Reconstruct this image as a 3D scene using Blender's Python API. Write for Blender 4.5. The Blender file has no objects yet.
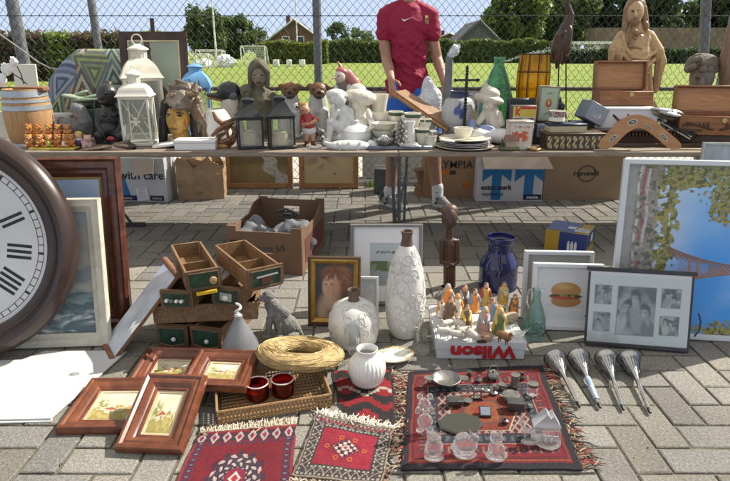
import bpy, math, random
import numpy as np
from mathutils import Vector as V, Matrix, Euler
R = math.radians; pi = math.pi
rnd = random.Random(11)
SCN = bpy.context.scene; COL = SCN.collection
# ---------------------------------------------------------------- camera
F, CX, CY, HC, PIT = 568.0, 365.0, 240.5, 1.28, R(18.5)
CP, SP = math.cos(PIT), math.sin(PIT)
T = .66                                     # table top height
def tdep(Y, z): return Y*CP+(HC-z)*SP
def mpp(Y, z=.3): return tdep(Y, z)/F       # metres per photo pixel
def zat(py, Y): v = (py-CY)/F; return HC-Y*(SP+v*CP)/(CP-v*SP)
def xat(px, py, Y): v = (py-CY)/F; return Y*((px-CX)/F)/(CP-v*SP)
def P(px, py, Y): return V((xat(px, py, Y), Y, zat(py, Y)))
def G(px, py, z=0.0):
    v = (py-CY)/F; t = (HC-z)/(SP+v*CP); return V(((px-CX)/F*t, t*(CP-v*SP), z))
cam = bpy.data.cameras.new('camera'); co = bpy.data.objects.new('camera', cam); COL.objects.link(co)
cam.sensor_width = 36; cam.lens = F/730*36; cam.clip_end = 2000; cam.clip_start = .02
co.location = (0, 0, HC); co.rotation_euler = (pi/2-PIT, 0, 0); SCN.camera = co
# ---------------------------------------------------------------- materials
MATS = {}
def _n(nt, t, **k):
    n = nt.nodes.new(t)
    for a, b in k.items():
        if hasattr(n, a): setattr(n, a, b)
        else: n.inputs[a.replace('_', ' ')].default_value = b
    return n
def mixcol(nt, fac, a, b, mode='MIX'):
    n = nt.nodes.new('ShaderNodeMix'); n.data_type = 'RGBA'; n.blend_type = mode
    for s, v in ((0, fac), (6, a), (7, b)):
        if isinstance(v, bpy.types.NodeSocket): nt.links.new(v, n.inputs[s])
        else: n.inputs[s].default_value = v if s == 0 else (*v[:3], 1)
    return n.outputs[2]
def base(name):
    m = bpy.data.materials.new(name); m.use_nodes = True; nt = m.node_tree
    return m, nt, nt.nodes['Principled BSDF']
def noise(nt, scale, detail=3, coord='Object', stretch=None, dist=0):
    tc = nt.nodes.new('ShaderNodeTexCoord'); mp = nt.nodes.new('ShaderNodeMapping')
    nt.links.new(tc.outputs[coord], mp.inputs[0])
    if stretch: mp.inputs['Scale'].default_value = stretch
    n = nt.nodes.new('ShaderNodeTexNoise'); n.inputs['Scale'].default_value = scale
    n.inputs['Detail'].default_value = detail; n.inputs['Distortion'].default_value = dist
    nt.links.new(mp.outputs[0], n.inputs['Vector']); return n.outputs['Fac']
def ramp(nt, fac, a, b):
    n = nt.nodes.new('ShaderNodeMapRange'); nt.links.new(fac, n.inputs[0])
    n.inputs[1].default_value = a; n.inputs[2].default_value = b; return n.outputs[0]
def setbump(nt, b, h, strength, dist=.01):
    n = nt.nodes.new('ShaderNodeBump'); n.inputs['Strength'].default_value = strength
    n.inputs['Distance'].default_value = dist
    nt.links.new(h, n.inputs['Height']); nt.links.new(n.outputs[0], b.inputs['Normal'])
def M(name, col, rough=.55, metal=0., var=.25, scale=14, bump=0., bscale=60, col2=None, stretch=None, coat=0, trans=0, ior=1.45, sss=0, dist=0, bd=.004):
    if name in MATS: return MATS[name]
    m, nt, b = base(name)
    f = ramp(nt, noise(nt, scale, 5, stretch=stretch, dist=dist), .3, .7)
    c2 = col2 or tuple(min(1, c*(1+var)) for c in col); c1 = col if col2 else tuple(c*(1-var) for c in col)
    nt.links.new(mixcol(nt, f, c1, c2), b.inputs['Base Color'])
    rr = nt.nodes.new('ShaderNodeMapRange'); nt.links.new(noise(nt, scale*2.3), rr.inputs[0])
    rr.inputs[3].default_value = max(0.02, rough*.8); rr.inputs[4].default_value = min(1, rough*1.2)
    nt.links.new(rr.outputs[0], b.inputs['Roughness'])
    b.inputs['Metallic'].default_value = metal; b.inputs['Coat Weight'].default_value = coat
    b.inputs['Transmission Weight'].default_value = trans; b.inputs['IOR'].default_value = ior
    if sss: b.inputs['Subsurface Weight'].default_value = sss; b.inputs['Subsurface Radius'].default_value = (.01, .005, .003)
    if bump: setbump(nt, b, noise(nt, bscale, 4, stretch=stretch), bump, bd)
    MATS[name] = m; return m
def MC(name, rough=.6, bump=0., bscale=120, var=.12, scale=60, coat=0, metal=0, bd=.004):
    """colour comes from the mesh's own paint layer"""
    if name in MATS: return MATS[name]
    m, nt, b = base(name)
    a = nt.nodes.new('ShaderNodeVertexColor'); a.layer_name = 'Col'
    f = ramp(nt, noise(nt, scale, 4), .25, .75)
    k = mixcol(nt, f, (1-var,)*3, (1+var*.6,)*3)
    nt.links.new(mixcol(nt, 1., a.outputs[0], k, 'MULTIPLY'), b.inputs['Base Color'])
    b.inputs['Roughness'].default_value = rough; b.inputs['Coat Weight'].default_value = coat; b.inputs['Metallic'].default_value = metal
    if bump: setbump(nt, b, noise(nt, bscale, 3), bump, bd)
    MATS[name] = m; return m
def wood(name, c1, c2, rough=.5, stretch=(1, 12, 12), scale=4, bump=.15, coat=0):
    return M(name, c1, rough, 0, scale=scale, col2=c2, stretch=stretch, bump=bump, bscale=scale*3, coat=coat, dist=1.2, bd=.002)
def glass(name, col=(1, 1, 1), clear=.3, rough=.02, bump=0, bscale=40):
    if name in MATS: return MATS[name]
    m, nt, b = base(name)
    b.inputs['Base Color'].default_value = (*col, 1); b.inputs['Transmission Weight'].default_value = .94 if 'crystal' in name else 1
    b.inputs['Roughness'].default_value = rough; b.inputs['IOR'].default_value = 1.48
    if bump: setbump(nt, b, noise(nt, bscale, 1), bump, .006)
    tr = nt.nodes.new('ShaderNodeBsdfTransparent'); tr.inputs[0].default_value = (*col, 1)
    mx = nt.nodes.new('ShaderNodeMixShader'); mx.inputs[0].default_value = clear
    nt.links.new(b.outputs[0], mx.inputs[1]); nt.links.new(tr.outputs[0], mx.inputs[2])
    nt.links.new(mx.outputs[0], nt.nodes['Material Output'].inputs[0])
    MATS[name] = m; return m
def pane(name, tint=(.95, .97, .96), gl=.06, dirt=.06):
    if name in MATS: return MATS[name]
    m, nt, b = base(name); nt.nodes.remove(b)
    tr = nt.nodes.new('ShaderNodeBsdfTransparent'); tr.inputs[0].default_value = (*tint, 1)
    g = nt.nodes.new('ShaderNodeBsdfGlossy'); g.inputs['Roughness'].default_value = .03
    d = nt.nodes.new('ShaderNodeBsdfDiffuse'); d.inputs[0].default_value = (.7, .7, .68, 1)
    fr = nt.nodes.new('ShaderNodeLayerWeight'); fr.inputs[0].default_value = .25
    mm = nt.nodes.new('ShaderNodeMath'); mm.operation = 'MULTIPLY_ADD'; nt.links.new(fr.outputs['Fresnel'], mm.inputs[0]); mm.inputs[1].default_value = .4; mm.inputs[2].default_value = gl
    mx = nt.nodes.new('ShaderNodeMixShader'); nt.links.new(mm.outputs[0], mx.inputs[0])
    nt.links.new(tr.outputs[0], mx.inputs[1]); nt.links.new(g.outputs[0], mx.inputs[2])
    ms = nt.nodes.new('ShaderNodeMath'); ms.operation = 'MULTIPLY'; ms.inputs[1].default_value = dirt*2
    nt.links.new(noise(nt, 20), ms.inputs[0])
    m2 = nt.nodes.new('ShaderNodeMixShader'); nt.links.new(ms.outputs[0], m2.inputs[0])
    nt.links.new(mx.outputs[0], m2.inputs[1]); nt.links.new(d.outputs[0], m2.inputs[2])
    nt.links.new(m2.outputs[0], nt.nodes['Material Output'].inputs[0])
    MATS[name] = m; return m
def leafmat(name, c1, c2, c3=None):
    if name in MATS: return MATS[name]
    m, nt, b = base(name)
    a = nt.nodes.new('ShaderNodeVertexColor'); a.layer_name = 'Col'
    nt.links.new(a.outputs[0], b.inputs['Base Color']); b.inputs['Roughness'].default_value = .5
    tl = nt.nodes.new('ShaderNodeBsdfTranslucent'); nt.links.new(a.outputs[0], tl.inputs[0])
    mx = nt.nodes.new('ShaderNodeMixShader'); mx.inputs[0].default_value = .5
    nt.links.new(b.outputs[0], mx.inputs[1]); nt.links.new(tl.outputs[0], mx.inputs[2])
    nt.links.new(mx.outputs[0], nt.nodes['Material Output'].inputs[0])
    MATS[name] = m; return m
# ---------------------------------------------------------------- objects
def tag(o, label=None, cat=None, group=None, kind=None):
    if label: o['label'] = label
    if cat: o['category'] = cat
    if group: o['group'] = group
    if kind: o['kind'] = kind
    return o
def thing(name, label, cat, loc=(0, 0, 0), rot=(0, 0, 0), group=None):
    o = bpy.data.objects.new(name, None); COL.objects.link(o); o.empty_display_size = .05
    o.location = loc; o.rotation_euler = rot
    return tag(o, label, cat, group)
def copytree(o, parent=None):
    c = o.copy(); COL.objects.link(c); c.parent = parent
    for ch in list(o.children): copytree(ch, c)
    return c
class MB:
    def __init__(s): s.v = []; s.f = []; s.m = []; s.c = []; s.mi = 0; s.M = Matrix(); s.col = (1, 1, 1)
    def add(s, vs, fs):
        o = len(s.v); Mx = s.M; idn = Mx == Matrix()
        s.v += [tuple(p) if idn else tuple(Mx @ V(p)) for p in vs]
        s.c += [s.col]*len(vs)
        s.f += [[i+o for i in f] for f in fs]; s.m += [s.mi]*len(fs); return s
    def at(s, loc=(0, 0, 0), rot=(0, 0, 0)): s.M = Matrix.Translation(loc) @ Euler(rot).to_matrix().to_4x4(); return s
    def box(s, c, d, rot=(0, 0, 0), bev=0., top=1.):
        h = [x/2 for x in d]; b = min(bev, *[x*.98 for x in h]); E = Euler(rot).to_matrix(); c = V(c); vs = []; fs = []
        def tp(p):
            k = 1+(top-1)*(p[2]/h[2]+1)/2 if h[2] else 1
            return c+E @ V((p[0]*k, p[1]*k, p[2]))
        sg = [(x, y, z) for x in (-1, 1) for y in (-1, 1) for z in (-1, 1)]
        if b <= 0:
            vs = [tp((x*h[0], y*h[1], z*h[2])) for x, y, z in sg]
            fs = [(0, 1, 3, 2), (4, 6, 7, 5), (0, 4, 5, 1), (2, 3, 7, 6), (0, 2, 6, 4), (1, 5, 7, 3)]
            return s.add(vs, fs)
        ix = {}
        for q in sg:
            for a in range(3):
                p = [q[k]*(h[k]-(0 if k == a else b)) for k in range(3)]; ix[q, a] = len(vs); vs.append(tp(p))
        for a in range(3):
            o1, o2 = [k for k in range(3) if k != a]
            for sa in (-1, 1):
                f = []
                for s1, s2 in ((-1, -1), (1, -1), (1, 1), (-1, 1)):
                    q = [0]*3; q[a] = sa; q[o1] = s1; q[o2] = s2; f.append(ix[tuple(q), a])
                fs.append(f)
            for s1 in (-1, 1):
                for s2 in (-1, 1):
                    q = [0]*3; q[o1] = s1; q[o2] = s2; q[a] = -1; p = list(q); p[a] = 1; q = tuple(q); p = tuple(p)
                    fs.append([ix[q, o1], ix[q, o2], ix[p, o2], ix[p, o1]])
        for q in sg: fs.append([ix[q, 0], ix[q, 1], ix[q, 2]])
        return s.add(vs, fs)
    def lathe(s, prof, seg=32, c=(0, 0, 0), flute=0, nf=0, rot0=0, cap=True):
        vs = []; fs = []; c = V(c); rings = []
        for r, z in prof:
            if abs(r) < 1e-6: rings.append([len(vs)]); vs.append(c+V((0, 0, z)))
            else:
                rings.append(list(range(len(vs), len(vs)+seg)))
                for k in range(seg):
                    a = rot0+2*pi*k/seg; q = r*(1+flute*abs(math.cos(nf*a/2)) if nf else 1); vs.append(c+V((q*math.cos(a), q*math.sin(a), z)))
        for A, B in zip(rings, rings[1:]):
            for k in range(seg):
                k2 = (k+1) % seg
                if len(A) == 1 and len(B) == 1: continue
                if len(A) == 1: fs.append([A[0], B[k], B[k2]])
                elif len(B) == 1: fs.append([A[k], A[k2], B[0]])
                else: fs.append([A[k], A[k2], B[k2], B[k]])
        if cap:
            for r_ in (rings[0], rings[-1]):
                if len(r_) > 1: fs.append(list(r_))
        return s.add(vs, fs)
    def tube(s, pts, r, seg=8, closed=False, flat=1.):
        pts = [V(p) for p in pts]; n = len(pts); rr = r if isinstance(r, (list, tuple)) else [r]*n; vs = []; fs = []
        up = V((0, 0, 1))
        for i, p in enumerate(pts):
            a = pts[(i-1) % n] if closed or i else p; b = pts[(i+1) % n] if closed or i < n-1 else p
            t = (b-a).normalized() if (b-a).length else V((0, 0, 1))
            if i == 0:
                up = V((0, 0, 1)) if abs(t.z) < .9 else V((1, 0, 0))
            x = t.cross(up)
            x = x.normalized() if x.length > 1e-6 else t.orthogonal().normalized()
            y = x.cross(t).normalized(); up = y
            for k in range(seg):
                g = 2*pi*k/seg; vs.append(p+x*(math.cos(g)*rr[i])+y*(math.sin(g)*rr[i]*flat))
        for i in range(n if closed else n-1):
            j = (i+1) % n
            for k in range(seg):
                k2 = (k+1) % seg; fs.append([i*seg+k, i*seg+k2, j*seg+k2, j*seg+k])
        if not closed: fs += [list(range(seg)), list(range((n-1)*seg, n*seg))]
        return s.add(vs, fs)
    def ball(s, c, r, seg=16, rings=10, rot=(0, 0, 0), noise=0):
        r = (r, r, r) if not isinstance(r, (tuple, list)) else r; E = Euler(rot).to_matrix(); c = V(c); vs = []; fs = []
        for i in range(rings+1):
            a = pi*i/rings
            for k in range(seg):
                g = 2*pi*k/seg; q = 1+(rnd.uniform(-noise, noise) if noise else 0)
                vs.append(c+E @ V((r[0]*q*math.sin(a)*math.cos(g), r[1]*q*math.sin(a)*math.sin(g), r[2]*q*math.cos(a))))
        for i in range(rings):
            for k in range(seg):
                k2 = (k+1) % seg
                f = [i*seg+k, i*seg+k2, (i+1)*seg+k2, (i+1)*seg+k]
                fs.append(f)
        return s.add(vs, fs)
    def prism(s, poly, z0, z1):
        n = len(poly); vs = [(x, y, z0) for x, y in poly]+[(x, y, z1) for x, y in poly]
        fs = [list(range(n))[::-1], list(range(n, 2*n))]+[[i, (i+1) % n, n+(i+1) % n, n+i] for i in range(n)]
        return s.add(vs, fs)
    def slab(s, q, th):
        """panel from four 3-D corners with a thickness behind"""
        q = [V(p) for p in q]; nrm = (q[1]-q[0]).cross(q[3]-q[0]).normalized()*th
        vs = q+[p-nrm for p in q]
        return s.add(vs, [[0, 1, 2, 3], [7, 6, 5, 4]]+[[i, i+4, (i+1) % 4+4, (i+1) % 4] for i in range(4)])
    def mould(s, w, h, prof, y0=0):
        """mitred picture-frame moulding; prof = (inset, height) points; x right, y up from y0, z front"""
        vs = []; fs = []
        for d, z in prof:
            for sx, sy in ((-1, -1), (1, -1), (1, 1), (-1, 1)): vs.append((sx*(w/2-d), y0+h/2+sy*(h/2-d), z))
        n = len(prof)
        for i in range(n):
            j = (i+1) % n
            for k in range(4): fs.append([i*4+k, i*4+(k+1) % 4, j*4+(k+1) % 4, j*4+k])
        return s.add(vs, fs)
    def build(s, name, mat, parent=None, loc=(0, 0, 0), rot=(0, 0, 0), ang=38, flat=False, cols=False):
        me = bpy.data.meshes.new(name); me.from_pydata(s.v, [], s.f)
        import bmesh
        bm = bmesh.new(); bm.from_mesh(me); bmesh.ops.remove_doubles(bm, verts=bm.verts, dist=1e-6); bmesh.ops.recalc_face_normals(bm, faces=bm.faces)
        if not cols: bm.to_mesh(me)
        bm.free()
        mats = mat if isinstance(mat, (list, tuple)) else [mat]
        for m in mats: me.materials.append(m)
        if len(mats) > 1 and len(me.polygons) == len(s.m): me.polygons.foreach_set('material_index', s.m)
        if cols: setcol(me, np.array(s.c))
        if not flat:
            me.polygons.foreach_set('use_smooth', [True]*len(me.polygons))
            me.set_sharp_from_angle(angle=R(ang))
        me.update()
        o = bpy.data.objects.new(name, me); COL.objects.link(o); o.location = loc; o.rotation_euler = rot
        if parent: o.parent = parent
        return o
def setcol(me, c):
    a = me.color_attributes.new('Col', 'FLOAT_COLOR', 'POINT')
    q = np.ones((len(me.vertices), 4), np.float32); q[:, :3] = c; a.data.foreach_set('color', q.ravel())
def txt(s, size, mat, parent, loc, rot=(pi/2, 0, 0), ext=.0006, name='lettering', sx=1., bold=0., label=None):
    cu = bpy.data.curves.new('t', 'FONT'); cu.body = s; cu.size = size; cu.align_x = 'CENTER'; cu.align_y = 'CENTER'; cu.extrude = ext; cu.offset = bold
    cu.resolution_u = 3
    t = bpy.data.objects.new('t', cu); me = bpy.data.meshes.new_from_object(t); bpy.data.objects.remove(t); me.name = name
    me.materials.clear(); me.materials.append(mat)
    for v in me.vertices: v.co.x *= sx
    o = bpy.data.objects.new(name, me); COL.objects.link(o); o.parent = parent; o.location = loc; o.rotation_euler = rot; return o
# ---------------------------------------------------------------- sculpting (one continuous surface out of blended forms)
def _cap(a, b, r0, r1, n=14):
    a, b = V(a), V(b); t = (b-a); L = t.length; t = t.normalized() if L > 1e-7 else V((0, 0, 1)); x = t.orthogonal().normalized(); y = t.cross(x); vs = []; fs = []
    rings = [(-r0*math.cos(q), r0*math.sin(q), 0) for q in (0.001, .5, 1.0, pi/2)]+[(r1*math.sin(q), r1*math.cos(q), L) for q in (0, .55, 1.05, pi/2-.001)]
    for o, r, l in rings:
        for k in range(n):
            g = 2*pi*k/n; vs.append(a+t*(l+o)+x*(r*math.cos(g))+y*(r*math.sin(g)))
    m = len(rings)
    for i in range(m-1):
        for k in range(n): k2 = (k+1) % n; fs.append([i*n+k, i*n+k2, (i+1)*n+k2, (i+1)*n+k])
    fs += [list(range(n))[::-1], list(range((m-1)*n, m*n))]
    return vs, fs
def remesh(name, shapes, vox, sm, mat, z0=None, parent=None, loc=(0, 0, 0), vox_min=0):
    """shapes in world or local metres: ('c',a,b,r0,r1,col) | ('e',c,(rx,ry,rz),Euler,col)"""
    mb = MB()
    for s in shapes:
        if s[0] == 'c': mb.add(*_cap(*s[1:5]))
        else: mb.ball(s[1], s[2], 18, 12, s[3])
    me = bpy.data.meshes.new('tmp'); me.from_pydata(mb.v, [], mb.f)
    import bmesh
    bm = bmesh.new(); bm.from_mesh(me); bmesh.ops.remove_doubles(bm, verts=bm.verts, dist=1e-5); bmesh.ops.recalc_face_normals(bm, faces=bm.faces); bm.to_mesh(me); bm.free()
    o = bpy.data.objects.new('tmp', me); COL.objects.link(o)
    r = o.modifiers.new('r', 'REMESH'); r.mode = 'VOXEL'; r.voxel_size = vox
    if sm: q = o.modifiers.new('s', 'SMOOTH'); q.factor = .5; q.iterations = sm
    dg = bpy.context.evaluated_depsgraph_get(); res = bpy.data.meshes.new_from_object(o.evaluated_get(dg))
    bpy.data.objects.remove(o); bpy.data.meshes.remove(me)
    n = len(res.vertices); co_ = np.empty(n*3, np.float32); res.vertices.foreach_get('co', co_); X = co_.reshape(n, 3).astype(np.float64)
    best = np.full(n, 1e9); colr = np.zeros((n, 3))
    for s in shapes:
        if s[0] == 'c':
            a, b = np.array(s[1]), np.array(s[2]); ab = b-a; L2 = max(1e-12, ab@ab); t = np.clip((X-a)@ab/L2, 0, 1)
            d = np.linalg.norm(X-a-t[:, None]*ab, axis=1)-(s[3]+(s[4]-s[3])*t); c = s[5]
        else:
            E = np.array(Euler(s[3]).to_matrix()); q = (X-np.array(s[1]))@E; rr = np.array(s[2]); k = np.linalg.norm(q/rr, axis=1); d = (k-1)*rr.min(); c = s[4]
        m = d < best; best[m] = d[m]; colr[m] = c
    if z0 is not None: X[:, 2] = np.maximum(X[:, 2], z0)
    X -= np.array(loc); res.vertices.foreach_set('co', X.astype(np.float32).ravel())
    setcol(res, colr); res.materials.clear(); res.materials.append(mat)
    res.polygons.foreach_set('use_smooth', [True]*len(res.polygons)); res.update(); res.name = name
    ob = bpy.data.objects.new(name, res); COL.objects.link(ob); ob.location = loc
    if parent: ob.parent = parent
    return ob
def c(x0, y0, d0, x1, y1, d1, r0, r1, col=None): return ('c', (x0, y0, d0), (x1, y1, d1), r0, r1, col)
def e(x, y, d, rx, ry, rd, roll=0, col=None): return ('e', (x, y, d), (rx, ry, rd), roll, col)
def pxshapes(pr, Y, col):
    m = mpp(Y, .5); out = []
    for s in pr:
        def pt(q): return P(q[0], q[1], Y-q[2]*m)
        if s[0] == 'c': out.append(('c', tuple(pt(s[1])), tuple(pt(s[2])), s[3]*m, s[4]*m, s[5] or col))
        else: out.append(('e', tuple(pt(s[1])), (s[2][0]*m, s[2][2]*m, s[2][1]*m), (0, R(s[3]), 0), s[4] or col))
    return out
PAINT = MC('painted_ceramic', .35, .06, 90, coat=.2)
def SC(name, label, cat, Y, z0, pr, col=(.7, .7, .68), vox=.9, sm=3, mat=None, group=None, parent=None):
    m = mpp(Y, .5); vox *= .6; sm = max(1, sm-1); sh = pxshapes(pr, Y, col); xs = [s[1][0] for s in pr]; cx = sum(xs)/len(xs)
    loc = (xat(cx, 150, Y), Y, z0)
    if parent:
        o = remesh(name, sh, vox*m, sm, mat or PAINT, z0, None, tuple(parent.location)); o.location = (0, 0, 0); o.parent = parent; return o
    o = remesh(name, sh, vox*m, sm, mat or PAINT, z0, None, loc)
    return tag(o, label, cat, group)
# ---------------------------------------------------------------- painted panels
def fbm(u, v, sc, seed=0, octv=3):
    out = 0; amp = .5; tot = 0
    for o in range(octv):
        x, y = u*sc, v*sc; xi = np.floor(x).astype(int); yi = np.floor(y).astype(int); fx = x-xi; fy = y-yi
        fx = fx*fx*(3-2*fx); fy = fy*fy*(3-2*fy)
        def h(a, b): q = np.sin(a*127.1+b*311.7+seed*74.7)*43758.5453; return q-np.floor(q)
        out = out+amp*((h(xi, yi)*(1-fx)+h(xi+1, yi)*fx)*(1-fy)+(h(xi, yi+1)*(1-fx)+h(xi+1, yi+1)*fx)*fy)
        tot += amp; amp *= .5; sc *= 2
    return out/tot
def lay(img, mask, col):
    mask = np.clip(mask, 0, 1)[..., None]; return img*(1-mask)+np.array(col)*mask
def ss(a, b, x): t = np.clip((x-a)/(b-a), 0, 1); return t*t*(3-2*t)
def blob(u, v, x, y, rx, ry, soft=.25): return 1-ss(1-soft, 1+soft, np.sqrt(((u-x)/rx)**2+((v-y)/ry)**2))
def grid_mesh(name, pts, cols, mat, parent=None, loc=(0, 0, 0), rot=(0, 0, 0), thick=0):
    ny, nx = pts.shape[:2]; me = bpy.data.meshes.new(name); n = nx*ny
    i = np.arange(n).reshape(ny, nx); f = np.stack([i[:-1, :-1], i[:-1, 1:], i[1:, 1:], i[1:, :-1]], -1).reshape(-1, 4)
    vs = pts.reshape(-1, 3); cc = cols.reshape(-1, 3)
    faces = f.tolist()
    if thick:
        edge = list(i[0, :])+list(i[1:, -1])+list(i[-1, -2::-1])+list(i[-2:0, 0]); k = len(edge)
        low = vs[edge].copy(); low[:, 2] -= thick; vs = np.vstack([vs, low]); cc = np.vstack([cc, cc[edge]*.8])
        faces += [[int(edge[a]), n+a, n+(a+1) % k, int(edge[(a+1) % k])] for a in range(k)]
    me.from_pydata(vs.tolist(), [], faces); setcol(me, cc); me.materials.append(mat)
    me.polygons.foreach_set('use_smooth', [True]*len(me.polygons)); me.update()
    o = bpy.data.objects.new(name, me); COL.objects.link(o); o.location = loc; o.rotation_euler = rot
    if parent: o.parent = parent
    return o
CANVAS = MC('painted_canvas', .55, .15, 300, var=.06)
PRINT = MC('printed_paper', .4, 0, var=.03)
def panel(name, w, h, func, parent, z=0, y0=0, res=120, mat=None, loc=None, rot=(0, 0, 0)):
    nx = res; ny = max(8, int(res*h/w)); u, v = np.meshgrid(np.linspace(0, 1, nx), np.linspace(0, 1, ny))
    img = func(u, v); pts = np.stack([(u-.5)*w, y0+v*h, np.full_like(u, z)], -1)
    return grid_mesh(name, pts, img, mat or CANVAS, parent, loc or (0, 0, 0), rot)
def full(u, col): return np.ones(u.shape+(3,))*np.array(col)
# ---------------------------------------------------------------- vessels
def LP(cx, Y, z0, prof):
    return [(r*mpp(Y, z0+.1), max(0, zat(y, Y)-z0)) for r, y in prof]
def inner(pr, th, deep=.8):
    H = pr[-1][1]; out = [(pr[-1][0]-th*.5, H+th*.3)]
    for r, z in reversed(pr):
        if z < H*(1-deep) or z < th*2: break
        out.append((max(th, r-th), z))
    out.append((0, out[-1][1])); return pr+out
def vessel(name, label, cat, cx, Y, z0, prof, mat, th=.004, seg=40, deep=.85, flute=0, nf=0, group=None, hollow=True, part=None):
    pr = LP(cx, Y, z0, prof); pr[0] = (pr[0][0], 0)
    loc = (xat(cx, prof[0][1], Y), Y, z0); mb = MB()
    p = ([(0, 0)]+inner(pr, th, deep)) if hollow else [(0, 0)]+pr+[(0, pr[-1][1])]
    mb.lathe(p, seg, flute=flute, nf=nf, cap=False)
    if part:
        t = thing(name, label, cat, loc, group=group); mb.build(part, mat, t); return t, pr
    o = mb.build(name, mat, None, loc); tag(o, label, cat, group); return o, pr
# ================================================================ light and sky
SUN_AZ, SUN_EL = R(63), R(42)        # azimuth from +Y towards +X
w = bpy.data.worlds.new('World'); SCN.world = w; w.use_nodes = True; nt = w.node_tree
sk = nt.nodes.new('ShaderNodeTexSky'); sk.sky_type = 'NISHITA'; sk.sun_disc = False
sk.sun_elevation = SUN_EL; sk.sun_rotation = SUN_AZ; sk.air_density = 1.0; sk.dust_density = .35; sk.ozone_density = 2.5
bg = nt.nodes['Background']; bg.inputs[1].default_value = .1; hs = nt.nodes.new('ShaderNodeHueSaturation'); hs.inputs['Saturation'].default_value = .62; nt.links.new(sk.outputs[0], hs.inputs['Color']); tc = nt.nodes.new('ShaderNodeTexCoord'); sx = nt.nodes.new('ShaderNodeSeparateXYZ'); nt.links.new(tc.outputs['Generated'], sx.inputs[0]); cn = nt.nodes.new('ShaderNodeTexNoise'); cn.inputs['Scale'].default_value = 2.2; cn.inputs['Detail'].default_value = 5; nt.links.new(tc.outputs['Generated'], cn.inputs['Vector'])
mm = nt.nodes.new('ShaderNodeMath'); mm.operation = 'MULTIPLY'; nt.links.new(ramp(nt, sx.outputs['Z'], .2, .5), mm.inputs[0]); nt.links.new(ramp(nt, cn.outputs['Fac'], .3, .5), mm.inputs[1])   # unseen white cloud added overhead for brighter, neutral fill; clear blue low down
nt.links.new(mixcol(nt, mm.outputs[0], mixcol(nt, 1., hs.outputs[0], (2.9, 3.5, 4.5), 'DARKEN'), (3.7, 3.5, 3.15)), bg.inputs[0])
L = bpy.data.lights.new('sun', 'SUN'); lo = bpy.data.objects.new('sun', L); COL.objects.link(lo)
L.energy = 3.5; L.angle = R(.55); L.color = (1, .93, .81)
d = V((math.sin(SUN_AZ)*math.cos(SUN_EL), math.cos(SUN_AZ)*math.cos(SUN_EL), math.sin(SUN_EL)))
lo.rotation_euler = d.to_track_quat('Z', 'Y').to_euler(); lo.location = d*20
vs_ = SCN.view_settings; vs_.view_transform = 'Standard'; vs_.look = 'None'; vs_.exposure = 1.15; vs_.gamma = 1; vs_.use_curve_mapping = False
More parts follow.
